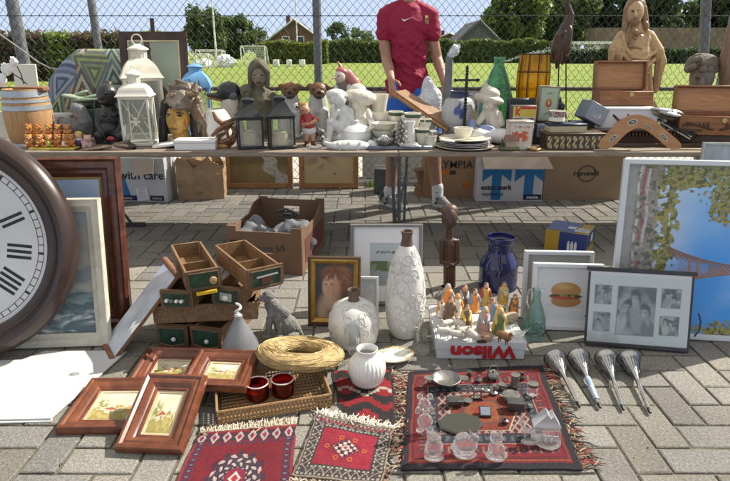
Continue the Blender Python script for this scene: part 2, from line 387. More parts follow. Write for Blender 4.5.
# ================================================================ ground
gm = M('sand_joint', (.13, .115, .085), .95, var=.4, scale=30, bump=.5)
MB().add([(-14, -6, -.006), (14, -6, -.006), (14, 5.72, -.006), (-14, 5.72, -.006)], [[0, 1, 2, 3]]).build('ground', gm)['kind'] = 'structure'
def pavers():
    W = .1235; vs = []; fs = []; cc = []; r = random.Random(3); g = .0045; b = .006
    for i in range(-44, 46):
        for j in range(-16, 47):
            k = (i-j) % 4
            if k == 0: x0, y0, x1, y1 = i*W, j*W, (i+2)*W, (j+1)*W
            elif k == 3: x0, y0, x1, y1 = i*W, j*W, (i+1)*W, (j+2)*W
            else: continue
            if y1 > 5.72: continue
            q = r.random(); c0 = .195+.055*r.random(); tint = r.uniform(-.012, .02)
            if q < .12: c0 *= .78
            z = r.uniform(-.0012, .0012); tx, ty = r.uniform(-.0012, .0012), r.uniform(-.0012, .0012); o = len(vs)
            for (ins, zz) in ((g, -.009), (g, -.0035), (g+b*.5, -.0010), (g+b, 0)):
                for sx, sy in ((0, 0), (1, 0), (1, 1), (0, 1)):
                    X = x0+ins if sx == 0 else x1-ins; Yy = y0+ins if sy == 0 else y1-ins
                    vs.append((X+r.uniform(-.001, .001), Yy+r.uniform(-.001, .001), zz+(z+tx*(sx-.5)*2+ty*(sy-.5)*2 if zz > -.01 else 0)))
                    k2 = 1 if zz > -.003 else .8
                    cc.append(((c0*1.02+tint*.7)*k2, (c0+tint*.3)*k2, (c0*.93-tint*.4)*k2))
            for l in range(3):
                for a in range(4): fs.append([o+l*4+a, o+l*4+(a+1) % 4, o+l*4+4+(a+1) % 4, o+l*4+4+a])
            fs.append([o+12, o+13, o+14, o+15])
    me = bpy.data.meshes.new('pavement'); me.from_pydata(vs, [], fs); setcol(me, np.array(cc))
    m, nt, bs = base('concrete_paver'); a = nt.nodes.new('ShaderNodeVertexColor'); a.layer_name = 'Col'
    n1 = ramp(nt, noise(nt, 105, 5), .33, .68); n2 = ramp(nt, noise(nt, 2.2, 5), .3, .7); n3 = ramp(nt, noise(nt, 900, 1), .56, .66)
    k = mixcol(nt, n1, (.64, .63, .61), (1.26, 1.25, 1.22)); k = mixcol(nt, 1., k, mixcol(nt, n2, (.72, .72, .73), (1.16, 1.14, 1.1)), 'MULTIPLY')
    col = mixcol(nt, 1., a.outputs[0], k, 'MULTIPLY'); col = mixcol(nt, n3, col, (.34, .33, .31))
    sp = nt.nodes.new('ShaderNodeTexVoronoi'); sp.inputs['Scale'].default_value = 78
    tc = nt.nodes.new('ShaderNodeTexCoord'); nt.links.new(tc.outputs['Object'], sp.inputs['Vector'])
    sm_ = nt.nodes.new('ShaderNodeMath'); sm_.operation = 'LESS_THAN'; sm_.inputs[1].default_value = .15; nt.links.new(sp.outputs['Distance'], sm_.inputs[0])
    col = mixcol(nt, sm_.outputs[0], col, mixcol(nt, n1, (.13, .125, .115), (.50, .48, .43)))
    nt.links.new(col, bs.inputs['Base Color']); bs.inputs['Roughness'].default_value = .9; bs.inputs['Specular IOR Level'].default_value = .25
    setbump(nt, bs, noise(nt, 160, 5), .8, .005); me.materials.append(m)
    o = bpy.data.objects.new('pavement', me); COL.objects.link(o); o['kind'] = 'structure'
pavers()
rl = random.Random(9); mb = MB(); lc_ = [(.16, .10, .05), (.24, .17, .08), (.10, .09, .04), (.30, .26, .16)]
for k in range(520):                       # dry leaf crumbs, grit and moss lying in the joints
    x, y = rl.uniform(-4.5, 4.5), rl.uniform(.9, 5.6); s_ = rl.uniform(.003, .011); a = rl.uniform(0, 6.28); q = rl.random()
    if q < .6: x = round(x/.1235)*.1235+rl.gauss(0, .003); mb.col = (.07+.05*rl.random(), .085+.05*rl.random(), .035)
    else: mb.col = lc_[rl.randrange(4)]
    u_, w_ = V((math.cos(a), math.sin(a), rl.uniform(0, .5)))*s_, V((-math.sin(a), math.cos(a), 0))*s_*.6; p = V((x, y, .001+s_*.3)); mb.add([p-u_, p-w_, p+u_, p+w_+V((0, 0, s_*.5))], [[0, 1, 2, 3]])
tag(mb.build('ground_litter', leafmat('litter', 0, 0), cols=True, flat=True), kind='stuff')
pm = M('concrete_path', (.42, .41, .37), .9, var=.18, scale=3, bump=.3)
MB().add([(-60, 5.72, -.005), (60, 5.72, -.005), (60, 7.9, -.005), (-60, 7.9, -.005)], [[0, 1, 2, 3]]).build('path', pm)['kind'] = 'structure'
def fieldmat():
    m, nt, bs = base('mown_turf')
    f1 = ramp(nt, noise(nt, .5, 5), .3, .7); f2 = noise(nt, 60, 4); f3 = ramp(nt, noise(nt, 1.6, 6, stretch=(.10, 1, 1)), .42, .58)
    col = mixcol(nt, f1, (.12, .20, .025), (.24, .31, .05)); col = mixcol(nt, f3, col, (.27, .33, .085))
    col = mixcol(nt, 1., col, mixcol(nt, f2, (.7, .7, .7), (1.25, 1.25, 1.2)), 'MULTIPLY')
    nt.links.new(col, bs.inputs['Base Color']); bs.inputs['Roughness'].default_value = .85; bs.inputs['Specular IOR Level'].default_value = .2
    setbump(nt, bs, f2, .8, .03); return m
fm = fieldmat()
MB().add([(-400, 7.9, 0), (400, 7.9, 0), (400, 900, 0), (-400, 900, 0)], [[0, 1, 2, 3]]).build('grass_field', fm)['kind'] = 'structure'
g_ = MB(); rg = random.Random(5); gc = []
for _ in range(5200):                     # rough tufts along the near edge of the field
    x = rg.uniform(-8, 8); y = 7.85+abs(rg.gauss(0, 1.6)); h = rg.uniform(.03, .09); a = rg.uniform(0, pi); dx, dy = math.cos(a)*.012, math.sin(a)*.012
    g_.col = [(.16, .23, .04), (.24, .28, .07), (.12, .19, .03)][rg.randrange(3)]
    g_.add([(x-dx, y-dy, 0), (x+dx, y+dy, 0), (x+rg.uniform(-.03, .03), y+rg.uniform(-.03, .03), h)], [[0, 1, 2]])
tag(g_.build('grass_tufts', leafmat('grass_blade', 0, 0), cols=True, flat=True), kind='stuff')
# ================================================================ fence
galv = M('galvanised_steel', (.20, .205, .21), .5, .55, var=.2, scale=25, bump=.1)
wirem = M('dark_wire', (.07, .075, .08), .65, .1, var=.3)
FY = 5.62
fence = thing('chain_link_fence', 'grey chain link fence with round steel posts running behind the whole stall', 'fence', (0, FY, 0))
def postx(px, py): return xat(px, py, FY)
def post(x, r, lean=0, dy=0.06):
    MB().tube([(x-lean, dy, 0), (x+lean*1.2, dy, 3.0)], r, 14).build('post', galv, fence)
post(xat(14, 30, FY), .055, -.02); post(xat(93, 30, FY), .036, -.02); post(xat(317, 40, FY), .04); post(xat(708, 40, FY), .045, -.19)
post(xat(729, 40, FY+.5), .04, .01, .5); post(-6.4, .04); post(6.6, .04)
MB().tube([(-7, .03, .93), (7, .03, .93)], .02, 10).build('rail', M('rusty_rail', (.10, .09, .08), .6, .4), fence)
MB().tube([(-7, .0, 1.585), (7, .0, 1.585)], .0035, 5).build('line_wire', wirem, fence)
MB().tube([(-7, .0, .06), (7, .0, .06)], .0035, 5).build('line_wire', wirem, fence)
cl = MB(); px_, pz = .074, .085
for i in range(-80, 82):
    x = i*px_; pts = []; k = 0; z = .02
    if not -5.6 < x < 5.8: continue
    while z < 2.75:
        s_ = 1 if k % 2 else -1
        pts.append((x+px_*(.5 if k % 2 else 0)*(1 if i % 1 == 0 else 1)-px_*.02*s_, .004*s_+rnd.uniform(-.002, .002), z)); z += pz/2; k += 1
    cl.tube(pts, .0027, 3)
    pts2 = [(2*x+px_-p[0]+px_*0, -p[1], p[2]) for p in pts]
    cl.tube(pts2, .0027, 3)
for i in range(-75, 78): cl.ball((i*px_+px_*.5, -.004, 1.585), (.007, .006, .009), 6, 4)
cl.build('wire_mesh', wirem, fence)
# pale boards along the field behind the fence
bd = M('weathered_white_board', (.52, .52, .48), .7, var=.15, scale=5, bump=.1)
MB().box((0, 0, .46), (1.45, .03, .92), bev=.004).build('pitch_board', bd, loc=(xat(432, 120, 6.0), 6.0, 0))
tag(bpy.data.objects['pitch_board'], 'pale grey board closing the fence behind the standing man', 'board')
# ================================================================ vegetation and far things
LEAF = leafmat('foliage', 0, 0)
def leaves(mb, n, sampler, size, cols, r):
    for _ in range(n):
        p, k = sampler(r); s = size*r.uniform(.55, 1.35); a = V((r.gauss(0, 1), r.gauss(0, 1), r.gauss(0, 1))).normalized(); b = a.orthogonal().normalized(); b.rotate(Matrix.Rotation(r.uniform(0, 6.28), 3, a)); c2 = a.cross(b)
        q = cols[r.randrange(len(cols))]; f = r.uniform(.75, 1.25)*k; mb.col = tuple(x*f for x in q)
        p = V(p); mb.add([p-b*s, p-c2*s*.55, p+b*s, p+c2*s*.55], [[0, 1, 2, 3]])
barkm = M('bark', (.09, .07, .05), .9, var=.4, scale=8, bump=.5)
def tree(name, label, px, ytop, wpx, Y, cols, zlow=.25, n=2600, seed=1, clumps=34, leaf=None, group='trees beyond the field'):
    r = random.Random(seed); X = xat(px, 45, Y); Ht = zat(ytop, Y); Wd = wpx*mpp(Y, 2)/2; t = thing(name, label, 'tree', (X, Y, 0), group=group)
    cz = Ht*(1+zlow)/2; rz = Ht*(1-zlow)/2; cl_ = []
    for _ in range(clumps):
        a = r.uniform(0, 2*pi); h = r.uniform(-.9, .85); q = math.sqrt(max(0, 1-h*h))*r.uniform(.45, .95)
        cl_.append((V((math.cos(a)*q*Wd*.85, math.sin(a)*q*Wd*.7, cz+h*rz*.88)), r.uniform(.2, .38)*min(Wd, rz), 1))
    def samp(r):
        c0, rr, k = cl_[r.randrange(len(cl_))]; d_ = V((r.gauss(0, 1), r.gauss(0, 1), r.gauss(0, 1))).normalized()*rr*r.uniform(.55, 1.08)
        return c0+d_, r.uniform(.85, 1.15)
    mb = MB(); leaves(mb, n*2, samp, leaf or Wd*.075, cols, r); mb.build('crown', LEAF, t, cols=True, flat=True)
    tb = MB(); tb.tube([(0, 0, 0), (.02*Wd, 0, Ht*.3), (0, .02, Ht*.75)], [Wd*.07, Wd*.05, Wd*.015], 8)
    for k in range(6):
        c0 = cl_[k][0]; tb.tube([(0, 0, Ht*(.25+.06*k)), c0*.6+V((0, 0, Ht*.12)), c0], [Wd*.03, Wd*.02, Wd*.006], 6)
    tb.build('trunk', barkm, t); return t
DG = [(.06, .10, .03), (.09, .14, .045), (.045, .075, .025)]; MG = [(.11, .165, .045), (.15, .21, .06), (.08, .125, .035)]; YG_ = [(.26, .33, .045), (.32, .38, .06), (.20, .27, .04)]
tree('broadleaf_tree', 'round mid green tree standing left of the tall white floodlight pole', 207, 6, 46, 92, MG, .04, 4200, 2, 46)
tree('broadleaf_tree', 'wide green tree just right of the tall white floodlight pole', 236, 16, 54, 96, MG, .04, 4000, 3, 44)
tree('broadleaf_tree', 'small low tree between the wide green tree and the brick house', 258, 27, 30, 100, MG, .1, 1200, 4)
tree('broadleaf_tree', 'small conical tree right of the brick house, left one of two', 337, 20, 28, 100, DG+MG, .03, 1400, 5)
tree('broadleaf_tree', 'small rounded tree near the left shoulder of the man', 361, 26, 34, 104, MG, .03, 1400, 6)
tree('broadleaf_tree', 'big light green tree towering behind the grey slate roof', 513, -14, 74, 98, MG+YG_[:1], .1, 5200, 7, 44)
tree('broadleaf_tree', 'big light green tree behind the wooden heron', 560, -20, 66, 104, MG, .08, 4600, 8, 40)
tree('dark_tree', 'dark dense tree behind the tan robed statue, left of its head', 606, -30, 70, 110, DG, .05, 4600, 9, 40)
tree('dark_tree', 'dark dense tree rising right above the tan robed statue', 660, -36, 78, 108, DG+MG[:1], .05, 5200, 10, 44)
tree('dark_tree', 'dark dense tree at the right edge behind the steel fence post', 722, -30, 80, 112, DG, .05, 5200, 12, 44)
tree('dark_tree', 'dark dense tree hidden low behind the brown field wall', 636, -6, 60, 116, DG, .05, 2600, 13)
def hedge(label, X0, X1, Y, h, th, n, cols, size, seed, col_fn=None, z0=.0):
    r = random.Random(seed); t = thing('hedge', label, 'hedge', ((X0+X1)/2, Y, 0)); Lh = (X1-X0)/2
    def samp(r):
        x = r.uniform(-Lh, Lh); s_ = r.random()
        top = h*(.94+.06*math.sin(x*1.3+seed)+.03*math.sin(x*4.1))
        if s_ < .62: return (x, -th/2+r.gauss(0, .05*th), r.uniform(z0, top)), 1
        if s_ < .9: return (x, r.uniform(-th/2, th/2), top+r.gauss(0, .03*h)), 1
        return (x, r.uniform(-th/2, th/2), r.uniform(0, top)), 1
    mb = MB()
    if col_fn:
        for k in range(24):
            xa = -Lh+2*Lh*k/24; xb = -Lh+2*Lh*(k+1)/24
            def s2(r, xa=xa, xb=xb):
                p, q = samp(r); return (r.uniform(xa, xb), p[1], p[2]), q
            leaves(mb, n//24, s2, size, col_fn((xa+xb)/2/Lh), r)
    else: leaves(mb, n*2, samp, size, cols, r)
    mb.build('foliage', LEAF, t, cols=True, flat=True)
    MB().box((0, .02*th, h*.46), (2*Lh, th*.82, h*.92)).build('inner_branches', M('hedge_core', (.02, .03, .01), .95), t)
    return t
hY = 66
hedge('long dark clipped hedge along the far side of the field behind the man', xat(322, 55, hY), xat(560, 55, hY), hY, 2.35, 1.6, 7000, MG+YG_[2:], .2, 21)
hedge('bright yellow green hedge in front of the brick house', xat(258, 55, 60), xat(328, 55, 60), 60, 2.1, 1.6, 3600, [(.2, .24, .03), (.26, .29, .05), (.14, .2, .03)], .17, 22)
hedge('dark shrubby hedge with pale flowers at the far right of the field', xat(556, 55, 62), xat(790, 55, 62), 62, 1.5, 2, 5200, DG+DG+[(.3, .33, .3)], .17, 23)
PU = [(.16, .085, .085), (.22, .11, .105), (.13, .14, .05)]
hedge('near mixed green and purple hedge at the left behind the patterned cushion', -22.5, -9.0, 27, 2.0, 1.2, 9000, MG, .11, 24,
      lambda k: PU+MG[:1] if (-.05 < k < .22 or .42 < k < .78) else YG_+MG[:1])
mb = MB(); ro = random.Random(77)
def lowroof(name, label, x0, x1, Y, z0, z1, mat):
    o = MB().box((0, 0, (z0+z1)/2), (x1-x0, 4, z1-z0)).build(name, mat, loc=((x0+x1)/2, Y, 0)); return o
# brick house with gable
brick = M('house_brick', (.16, .085, .06), .85, var=.25, scale=3, bump=.2); slate = M('slate_roof', (.115, .12, .13), .7, var=.25, scale=4, bump=.3, stretch=(1, 1, 6)); whitep = M('white_paint', (.78, .78, .76), .5, var=.05)
def house(label, px0, px1, yap, Y, eave, depth, wallm, roofm, win=True, chim=True):
    X0, X1 = xat(px0, 40, Y), xat(px1, 40, Y); W = X1-X0; Hp = zat(yap, Y); t = thing('house', label, 'house', ((X0+X1)/2, Y, 0), group=None)
    mb = MB(); poly = [(-W/2, 0), (W/2, 0), (W/2, eave), (0, Hp-.15), (-W/2, eave)]
    mb.M = Matrix.Rotation(pi/2, 4, 'X'); mb.prism(poly, -depth, 0); mb.build('wall', wallm, t)
    rf = MB(); k = (Hp-eave)/(W/2)
    for s_ in (-1, 1):
        a, b = V((0, -.5, Hp)), V((s_*(W/2+.5), -.5, eave-k*.5)); rf.slab([a, b, b+V((0, depth+1, 0)), a+V((0, depth+1, 0))], .22*s_)
    rf = rf.build('roof', roofm, t)
    bg_ = MB()
    for s_ in (-1, 1): bg_.tube([(0, -.52, Hp), (s_*(W/2+.5), -.52, eave-k*.5)], .1, 4)
    bg_.build('barge_board', whitep if wallm == brick else slate, rf)
    if chim: MB().box((-W*.18, depth*.3, Hp*.98), (.6, .6, 1.3)).build('chimney', brick, rf)
    if win:
        for wx in (-.2, .12):
            f = MB().box((wx*W, -.04, eave*.82), (1.1, .1, 1.3)).build('window', whitep, t)
            MB().box((wx*W, -.1, eave*.82), (.86, .02, 1.06)).build('pane', M('dark_pane', (.04, .05, .06), .1), f)
    return t
house('brick house with a grey gabled roof beyond the yellow hedge', 272, 318, 19, 88, 3.2, 9, brick, slate)
house('low grey slate roofed building right of the man, ridge pointing up', 449, 508, 20, 80, 1.6, 10, slate, slate, False, False)
house('distant small house with dark roof at the right shoulder of the man', 436, 462, 33, 120, 3.6, 9, brick, slate, True, True)
o = lowroof('long_building', '', xat(60, 35, 60), xat(132, 35, 60), 60, 0, zat(33.5, 60), slate); tag(o, 'long low building with flat grey roof above the left hedge', 'building')
o = lowroof('field_wall', '', xat(590, 35, 95), xat(800, 35, 95), 95, 0, zat(28, 95), M('brown_wall', (.2, .15, .12), .9, var=.25, scale=.6)); tag(o, 'long brown wall at the far right edge of the field', 'wall')
o = lowroof('sports_canopy', '', xat(560, 45, 86), xat(606, 45, 86), 86, zat(44, 86), zat(41.5, 86), whitep); tag(o, 'pale low shed roof behind the wooden heron', 'shed')
def pole(label, px, ytop, Y, r):
    t = thing('floodlight_pole', label, 'floodlight', (xat(px, 40, Y), Y, 0), group='floodlight poles'); H_ = zat(ytop, Y)
    MB().tube([(0, 0, 0), (0, 0, H_)], [r, r*.6], 8).build('pole', whitep, t); MB().box((0, -.1, H_), (1.6, .3, .35), bev=.05).build('lamp_head', galv, t)
pole('white floodlight pole in front of the round tree at left', 215, -30, 62, .11); pole('thin pale floodlight pole in front of the brick house', 297, -24, 70, .09)
def goal(label, px0, px1, yt, Y):
    t = thing('goal', label, 'goal', (xat((px0+px1)/2, 55, Y), Y, 0), group='football goals'); w_ = (px1-px0)*mpp(Y, 1); h_ = zat(yt, Y)
    MB().tube([(-w_/2, 0, 0), (-w_/2, 0, h_), (w_/2, 0, h_), (w_/2, 0, 0)], .06, 6).build('goal_frame', whitep, t)
    b = MB()
    for s_ in (-1, 1): b.tube([(s_*w_/2, 0, h_), (s_*w_/2, 1.1, h_*.9), (s_*w_/2, 2, .05)], .035, 6)
    b.tube([(-w_/2, 2, .05), (w_/2, 2, .05)], .035, 6); b.build('net_stay', whitep, t)
    n = MB()
    for k in range(19): x = -w_/2+w_*k/18; n.tube([(x, .05, h_), (x, 1.1, h_*.9), (x, 2, .05)], .012, 3)
    for k in range(9): z = h_*(.1+k*.1); n.tube([(-w_/2, 2-1.0*max(0, z/h_)**.8, z), (w_/2, 2-1.0*max(0, z/h_)**.8, z)], .012, 3)
    n.build('net', whitep, t)
goal('white football goal with net beside the yellow hedge', 241, 265, 46, 52); goal('white football goal with net below the tall pole', 196, 222, 50, 50)
goal('small white football goal at the left end of the row', 188, 208, 54, 44)
for i, (px, wp, lb) in enumerate(((276, 6, 'white sideline block left in the row before the yellow hedge'), (289, 5, 'white sideline block second in the row before the yellow hedge'), (302, 6, 'white sideline block third in the row before the yellow hedge'), (318, 5, 'white sideline block right of the middle fence post'))):
    Y = 50; s_ = mpp(Y, .5); o = MB().box((0, 0, .28), (wp*s_, .4, .56), bev=.05).build('sideline_block', whitep, loc=(xat(px, 60, Y), Y, 0)); tag(o, lb, 'block', 'white blocks beside the field')
bagm = M('white_plastic_sheet', (.7, .72, .74), .4, var=.1, bump=.6, bscale=4)
for px, rr, lb in ((203, .6, 'white heap of wrapped goal nets left of the pole'), (226, .85, 'larger white heap of wrapped goal nets right of the pole')):
    o = MB().ball((0, 0, rr*.4), (rr, 1, rr*.62), 14, 8, noise=.36).build('net_heap', bagm, loc=(xat(px, 58, 48), 48, 0)); tag(o, lb, 'nets', 'white heaps of nets')
# parked cars at the far right
def car(label, px, col, Y=68):
    t = thing('parked_car', label, 'car', (xat(px, 56, Y), Y, 0), group='cars parked beyond the field')
    cm = M('car_paint_'+label.split()[0], col, .25, 0, var=.05, coat=.6); b = MB()
    pr = [(-2, .35), (2, .35), (2.05, .8), (1.2, .9), (.7, 1.4), (-1.0, 1.42), (-1.7, .95), (-2.05, .85)]; b.M = Matrix.Rotation(pi/2, 4, 'X'); b.prism(pr, -.85, .85); b.build('body', cm, t)
    g2 = MB(); g2.M = Matrix.Rotation(pi/2, 4, 'X'); g2.prism([(-1.5, .95), (1.0, .95), (.62, 1.33), (-.95, 1.34)], -.87, .87); g2.build('windows', M('car_glass', (.03, .035, .04), .08), t)
    for x in (-1.25, 1.25):
        for y in (-.8, .8):
            q = MB(); q.M = Matrix.Translation((x, y, .33)) @ Matrix.Rotation(pi/2, 4, 'X'); q.lathe([(0, -.1), (.33, -.1), (.33, .1), (0, .1)], 16, cap=False); q.build('wheel', M('tyre', (.02, .02, .02), .8), t)
car('silver car parked low behind the field right of the statue', 677, (.55, .56, .57)); car('red car parked at the right edge of the field', 690, (.3, .03, .03), 71); car('white car parked by the flower hedge beside the right post', 716, (.75, .75, .74))
# sprinkler
sp = thing('sprinkler', 'field sprinkler throwing a white arc of water behind the green bottle', 'sprinkler', (xat(498, 66, 42), 42, 0))
MB().tube([(0, 0, 0), (0, 0, .3), (.12, 0, .38)], .03, 6).build('nozzle', galv, sp)
wt = MB(); r = random.Random(31)
for k in range(1100):
    q = r.random()**.8; x = q*7.2; z = .38+1.35*(1-(1-q*1.0)**2)*1.0-.25*q*q; s_ = .006+.014*r.random(); sp_ = .02+.16*q
    wt.ball((x+r.gauss(0, .05), r.gauss(0, .3), z+r.gauss(0, sp_)), (s_*1.8, s_, s_), 4, 3)
wt.build('water_spray', M('water_drops', (.85, .88, .9), .1, trans=.5), sp)['kind'] = 'stuff'
# ================================================================ trestle tables
plank = wood('grey_plank', (.22, .17, .125), (.36, .29, .22), .75, (14, 1, 1), 5, .4)
plank = wood('weathered_plank', (.17, .13, .10), (.30, .25, .20), .8, (.8, 12, 12), 5, .5)
YF, YB = 3.65, 4.58
def table(label, x0, x1, legs):
    t = thing('trestle_table', label, 'table', ((x0+x1)/2, (YF+YB)/2, 0), group='trestle tables of the stall'); W = x1-x0; D = YB-YF; b = MB()
    n = 6
    for k in range(n): b.box((0, -D/2+D*(k+.5)/n, T-.016+rnd.uniform(-.001, 0)), (W, D/n-.003, .032), bev=.003)
    b.build('tabletop', plank, t)
    for lx, ly in legs:
        q = MB(); q.tube([(lx, ly-.0, T-.035), (lx+.01, ly, .0)], .014, 10); q.build('leg', galv, t)
    return t
table('left trestle table of weathered planks under the lanterns and busts', -2.72, .215, [(-1.25, .12)])
table('right trestle table of weathered planks under the tins and carved chests', .22, 2.95, [(-1.33, .12)])
def trestle(label, px, py):
    g = G(px, py); t = thing('trestle_stand', label, 'trestle', (g.x, g.y, 0), group='metal trestle stands')
    return t
# slanted stays of the folding stand seen under the table
t = thing('trestle_stand', 'grey tubular steel stand with a slanted stay in front of the shoes of the man', 'trestle', (xat(400, 222, 4.28), 4.28, 0), group='metal trestle stands')
MB().tube([(-.045, 0, 0), (-.075, .02, T-.034)], .0135, 10).build('leg', galv, t)
MB().tube([(.035, .05, 0), (.05, .06, T-.034)], .011, 10).build('leg', galv, t)
MB().tube([(-.03, .0, .04), (.045, .05, .38)], .009, 8).build('stay', galv, t)
MB().tube([(-.2, .03, T-.04), (.2, .05, T-.04)], .012, 8).build('crossbar', galv, t)
dkm = M('dark_steel', (.06, .06, .065), .5, .5)
g = G(136, 226); t = thing('trestle_stand', 'dark steel trestle foot with brace sticking out behind the tall red brown frame', 'trestle', (g.x, g.y, 0), group='metal trestle stands')
MB().box((-.02, 0, .014), (.18, .04, .028), bev=.004).build('foot', dkm, t); MB().tube([(-.03, .0, .02), (-.13, .02, .16), (-.2, .1, T-.04)], .011, 6).build('brace', dkm, t); MB().tube([(-.2, .1, 0), (-.2, .1, T-.035)], .014, 8).build('leg', dkm, t)
g = G(434, 244)
# ================================================================ lanterns
blackm = M('black_lantern_metal', (.035, .036, .038), .45, .3, var=.3, bump=.05); creamm = M('cream_enamel', (.70, .66, .55), .5, var=.08, scale=20, bump=.05); whitem = M('white_enamel', (.72, .69, .60), .5, var=.06, bump=.05)
waxm = M('candle_wax', (.75, .62, .40), .5, var=.06, sss=.3); panem = pane('lantern_glass', gl=.05, dirt=.12)
def lantern(label, px, Y, yaw, W, Hb, roof, top_ring, mat, candle=True, cross=False, z0=T, group='lanterns', gm=None, base_h=.02):
    t = thing('lantern', label, 'lantern', (xat(px, 130, Y), Y, z0), (0, 0, R(yaw)), group); h = W/2; p = W*.075
    f = MB(); f.box((0, 0, base_h/2), (W*1.06, W*1.06, base_h), bev=.003); f.box((0, 0, Hb-.008), (W*1.03, W*1.03, .016), bev=.003)
    for x in (-1, 1):
        for y in (-1, 1): f.box((x*(h-p/2), y*(h-p/2), Hb/2), (p, p, Hb-.02))
    if cross:
        for a in range(4):
            f.M = Matrix.Rotation(a*pi/2, 4, 'Z')
            for s_ in (-1, 1): f.tube([(-s_*(h-p), -h+p*.4, base_h), (s_*(h-p), -h+p*.4, Hb-.015)], p*.22, 5)
            for k in range(4):
                g_ = k*pi/2; f.ball((math.cos(g_)*W*.09, -h+p*.25, Hb*.5+math.sin(g_)*W*.09), (W*.075 if k % 2 == 0 else W*.045, .003, W*.045 if k % 2 == 0 else W*.075), 8, 6)
        f.M = Matrix()
    f.build('lantern_frame', mat, t)
    q = math.sqrt(2)
    r_ = MB(); r_.lathe([(0, Hb-.001)]+[(a*q, Hb+b) for a, b in roof]+[(0, Hb+roof[-1][1])], 4, rot0=pi/4, cap=False); r_.build('roof', mat, t, ang=30)
    zt = Hb+roof[-1][1]
    ch = MB()
    a, hh, rr = top_ring
    ch.lathe([(0, zt), (a, zt), (a, zt+hh*.55), (a*1.35, zt+hh*.6), (a*1.3, zt+hh*.7), (a*.3, zt+hh), (0, zt+hh)], 20, cap=False)
    for k in range(14): g_ = k*2*pi/14; ch.box((a*math.cos(g_), a*math.sin(g_), zt+hh*.3), (a*.14, a*.14, hh*.4), (0, 0, g_))
    ch.build('chimney', mat, t)
    MB().tube([(rr*math.cos(2*pi*k/20), .0, zt+hh+rr*.85+rr*math.sin(2*pi*k/20)) for k in range(20)], rr*.1+.0012, 6, True).build('ring', mat, t, rot=(0, 0, R(-yaw*.6)))
    gl_ = MB()
    for a_ in range(4):
        g2 = MB(); g2.M = Matrix.Rotation(a_*pi/2, 4, 'Z'); g2.box((0, -h+p*.5, Hb/2), (W-2*p, .0025, Hb-.035)); g2.build('pane', gm or panem, t)
    if candle:
        cn = MB(); cn.lathe([(0, base_h+.001), (W*.27, base_h+.001), (W*.275, Hb*.5), (W*.25, Hb*.52), (W*.06, Hb*.5), (0, Hb*.5)], 24, cap=False); c_ = cn.build('candle', waxm, t)
        MB().tube([(0, 0, Hb*.49), (.002, 0, Hb*.55)], .0015, 5).build('wick', M('wick', (.02, .02, .02), .9), c_)
    return t
def rf(W, pts, H): return [(W/2*a, H*b) for a, b in pts]
W = .168; s_ = mpp(3.86, .8)
CONC = [(1.16, 0), (1.16, .06), (.98, .12), (.80, .32), (.62, .62), (.40, 1.0)]
lantern('left one of two black lanterns with a cream candle, ring tipped to its left', 249.5, 3.83, 17, .163, .205, rf(.163, CONC, .085), (.034, .04, .021), blackm, group='black candle lanterns')
lantern('right one of two black lanterns with a cream candle, beside the red shirted figurine', 281, 3.84, 15, .166, .212, rf(.166, CONC, .09), (.034, .042, .017), blackm, group='black candle lanterns')
DOME = [(1.12, 0), (1.12, .05), (1.04, .14), (.96, .3), (.86, .55), (.68, .8), (.46, 1.0)]
lantern('large cream lantern with curved roof, louvred chimney and big ring', 147.5, 4.3, 24, .262, .43, rf(.262, DOME, .135), (.055, .10, .035), creamm, False, False, group='pale lanterns')
lantern('smaller white lantern with crossed bars and star on its glass', 140, 3.98, 8, .192, .325, rf(.192, [(1.15, 0), (1.15, .08), (1.04, .2), (.98, .4), (.86, .68), (.66, .9), (.42, 1.0)], .085), (.04, .09, .012), whitem, False, True, group='pale lanterns')
bluem = M('sky_blue_enamel', (.17, .38, .66), .4, var=.12, bump=.1)
bl = lantern('sky blue lantern clock with black numerals on its roof', 200.5, 4.4, 10, .19, .36, rf(.19, [(1.15, 0), (1.15, .1), (1.08, .3), (.92, .6), (.7, .85), (.5, 1)], .11), (.045, .06, .012), bluem, False, False, group=None)
inkm = M('black_ink', (.02, .02, .022), .6, var=.1)
for s2, x, z in (('12', -.05, .395), ('1', .03, .385), ('2', .07, .33)): txt(s2, .07, inkm, bl, (x, -.112, z), (R(84), 0, 0), sx=.8)
# ================================================================ left end
stave = wood('oak_stave', (.33, .18, .075), (.50, .31, .15), .55, (10, 10, .6), 6, .12); hoopm = M('zinc_hoop', (.42, .45, .47), .4, .6, var=.12)
Y = 4.0; pr = LP(29, Y, T, [(17.5, 150), (20, 138), (21.8, 122), (22, 113), (21, 103), (19.8, 94), (19, 88.5)]); pr[0] = (pr[0][0], 0)
t = thing('barrel', 'small oak barrel with three zinc hoops beside the bear figurines', 'barrel', (xat(29.5, 120, Y), Y, T))
MB().lathe([(0, 0)]+pr+[(pr[-1][0]*.9, pr[-1][1]), (pr[-1][0]*.88, pr[-1][1]-.02), (0, pr[-1][1]-.02)], 48, cap=False, flute=.008, nf=20).build('staves', stave, t)
def rad(z):
    for (a, b), (c_, d_) in zip(pr, pr[1:]):
        if b <= z <= d_: return a+(c_-a)*(z-b)/(d_-b)
    return pr[-1][0]
for y0, y1 in ((90, 96), (98.5, 101.5), (104.5, 109), (141, 145)):
    za, zb = zat(y1, Y)-T, zat(y0, Y)-T; MB().lathe([(rad(za)+.001, za), (rad(za)+.0045, za), (rad(zb)+.0045, zb), (rad(zb)+.001, zb)], 48, cap=False).build('hoop', hoopm, t)
zt = T+pr[-1][1]
dw = wood('rough_brown_wood', (.16, .075, .04), (.30, .15, .085), .7, (1, 10, 10), 12, .5)
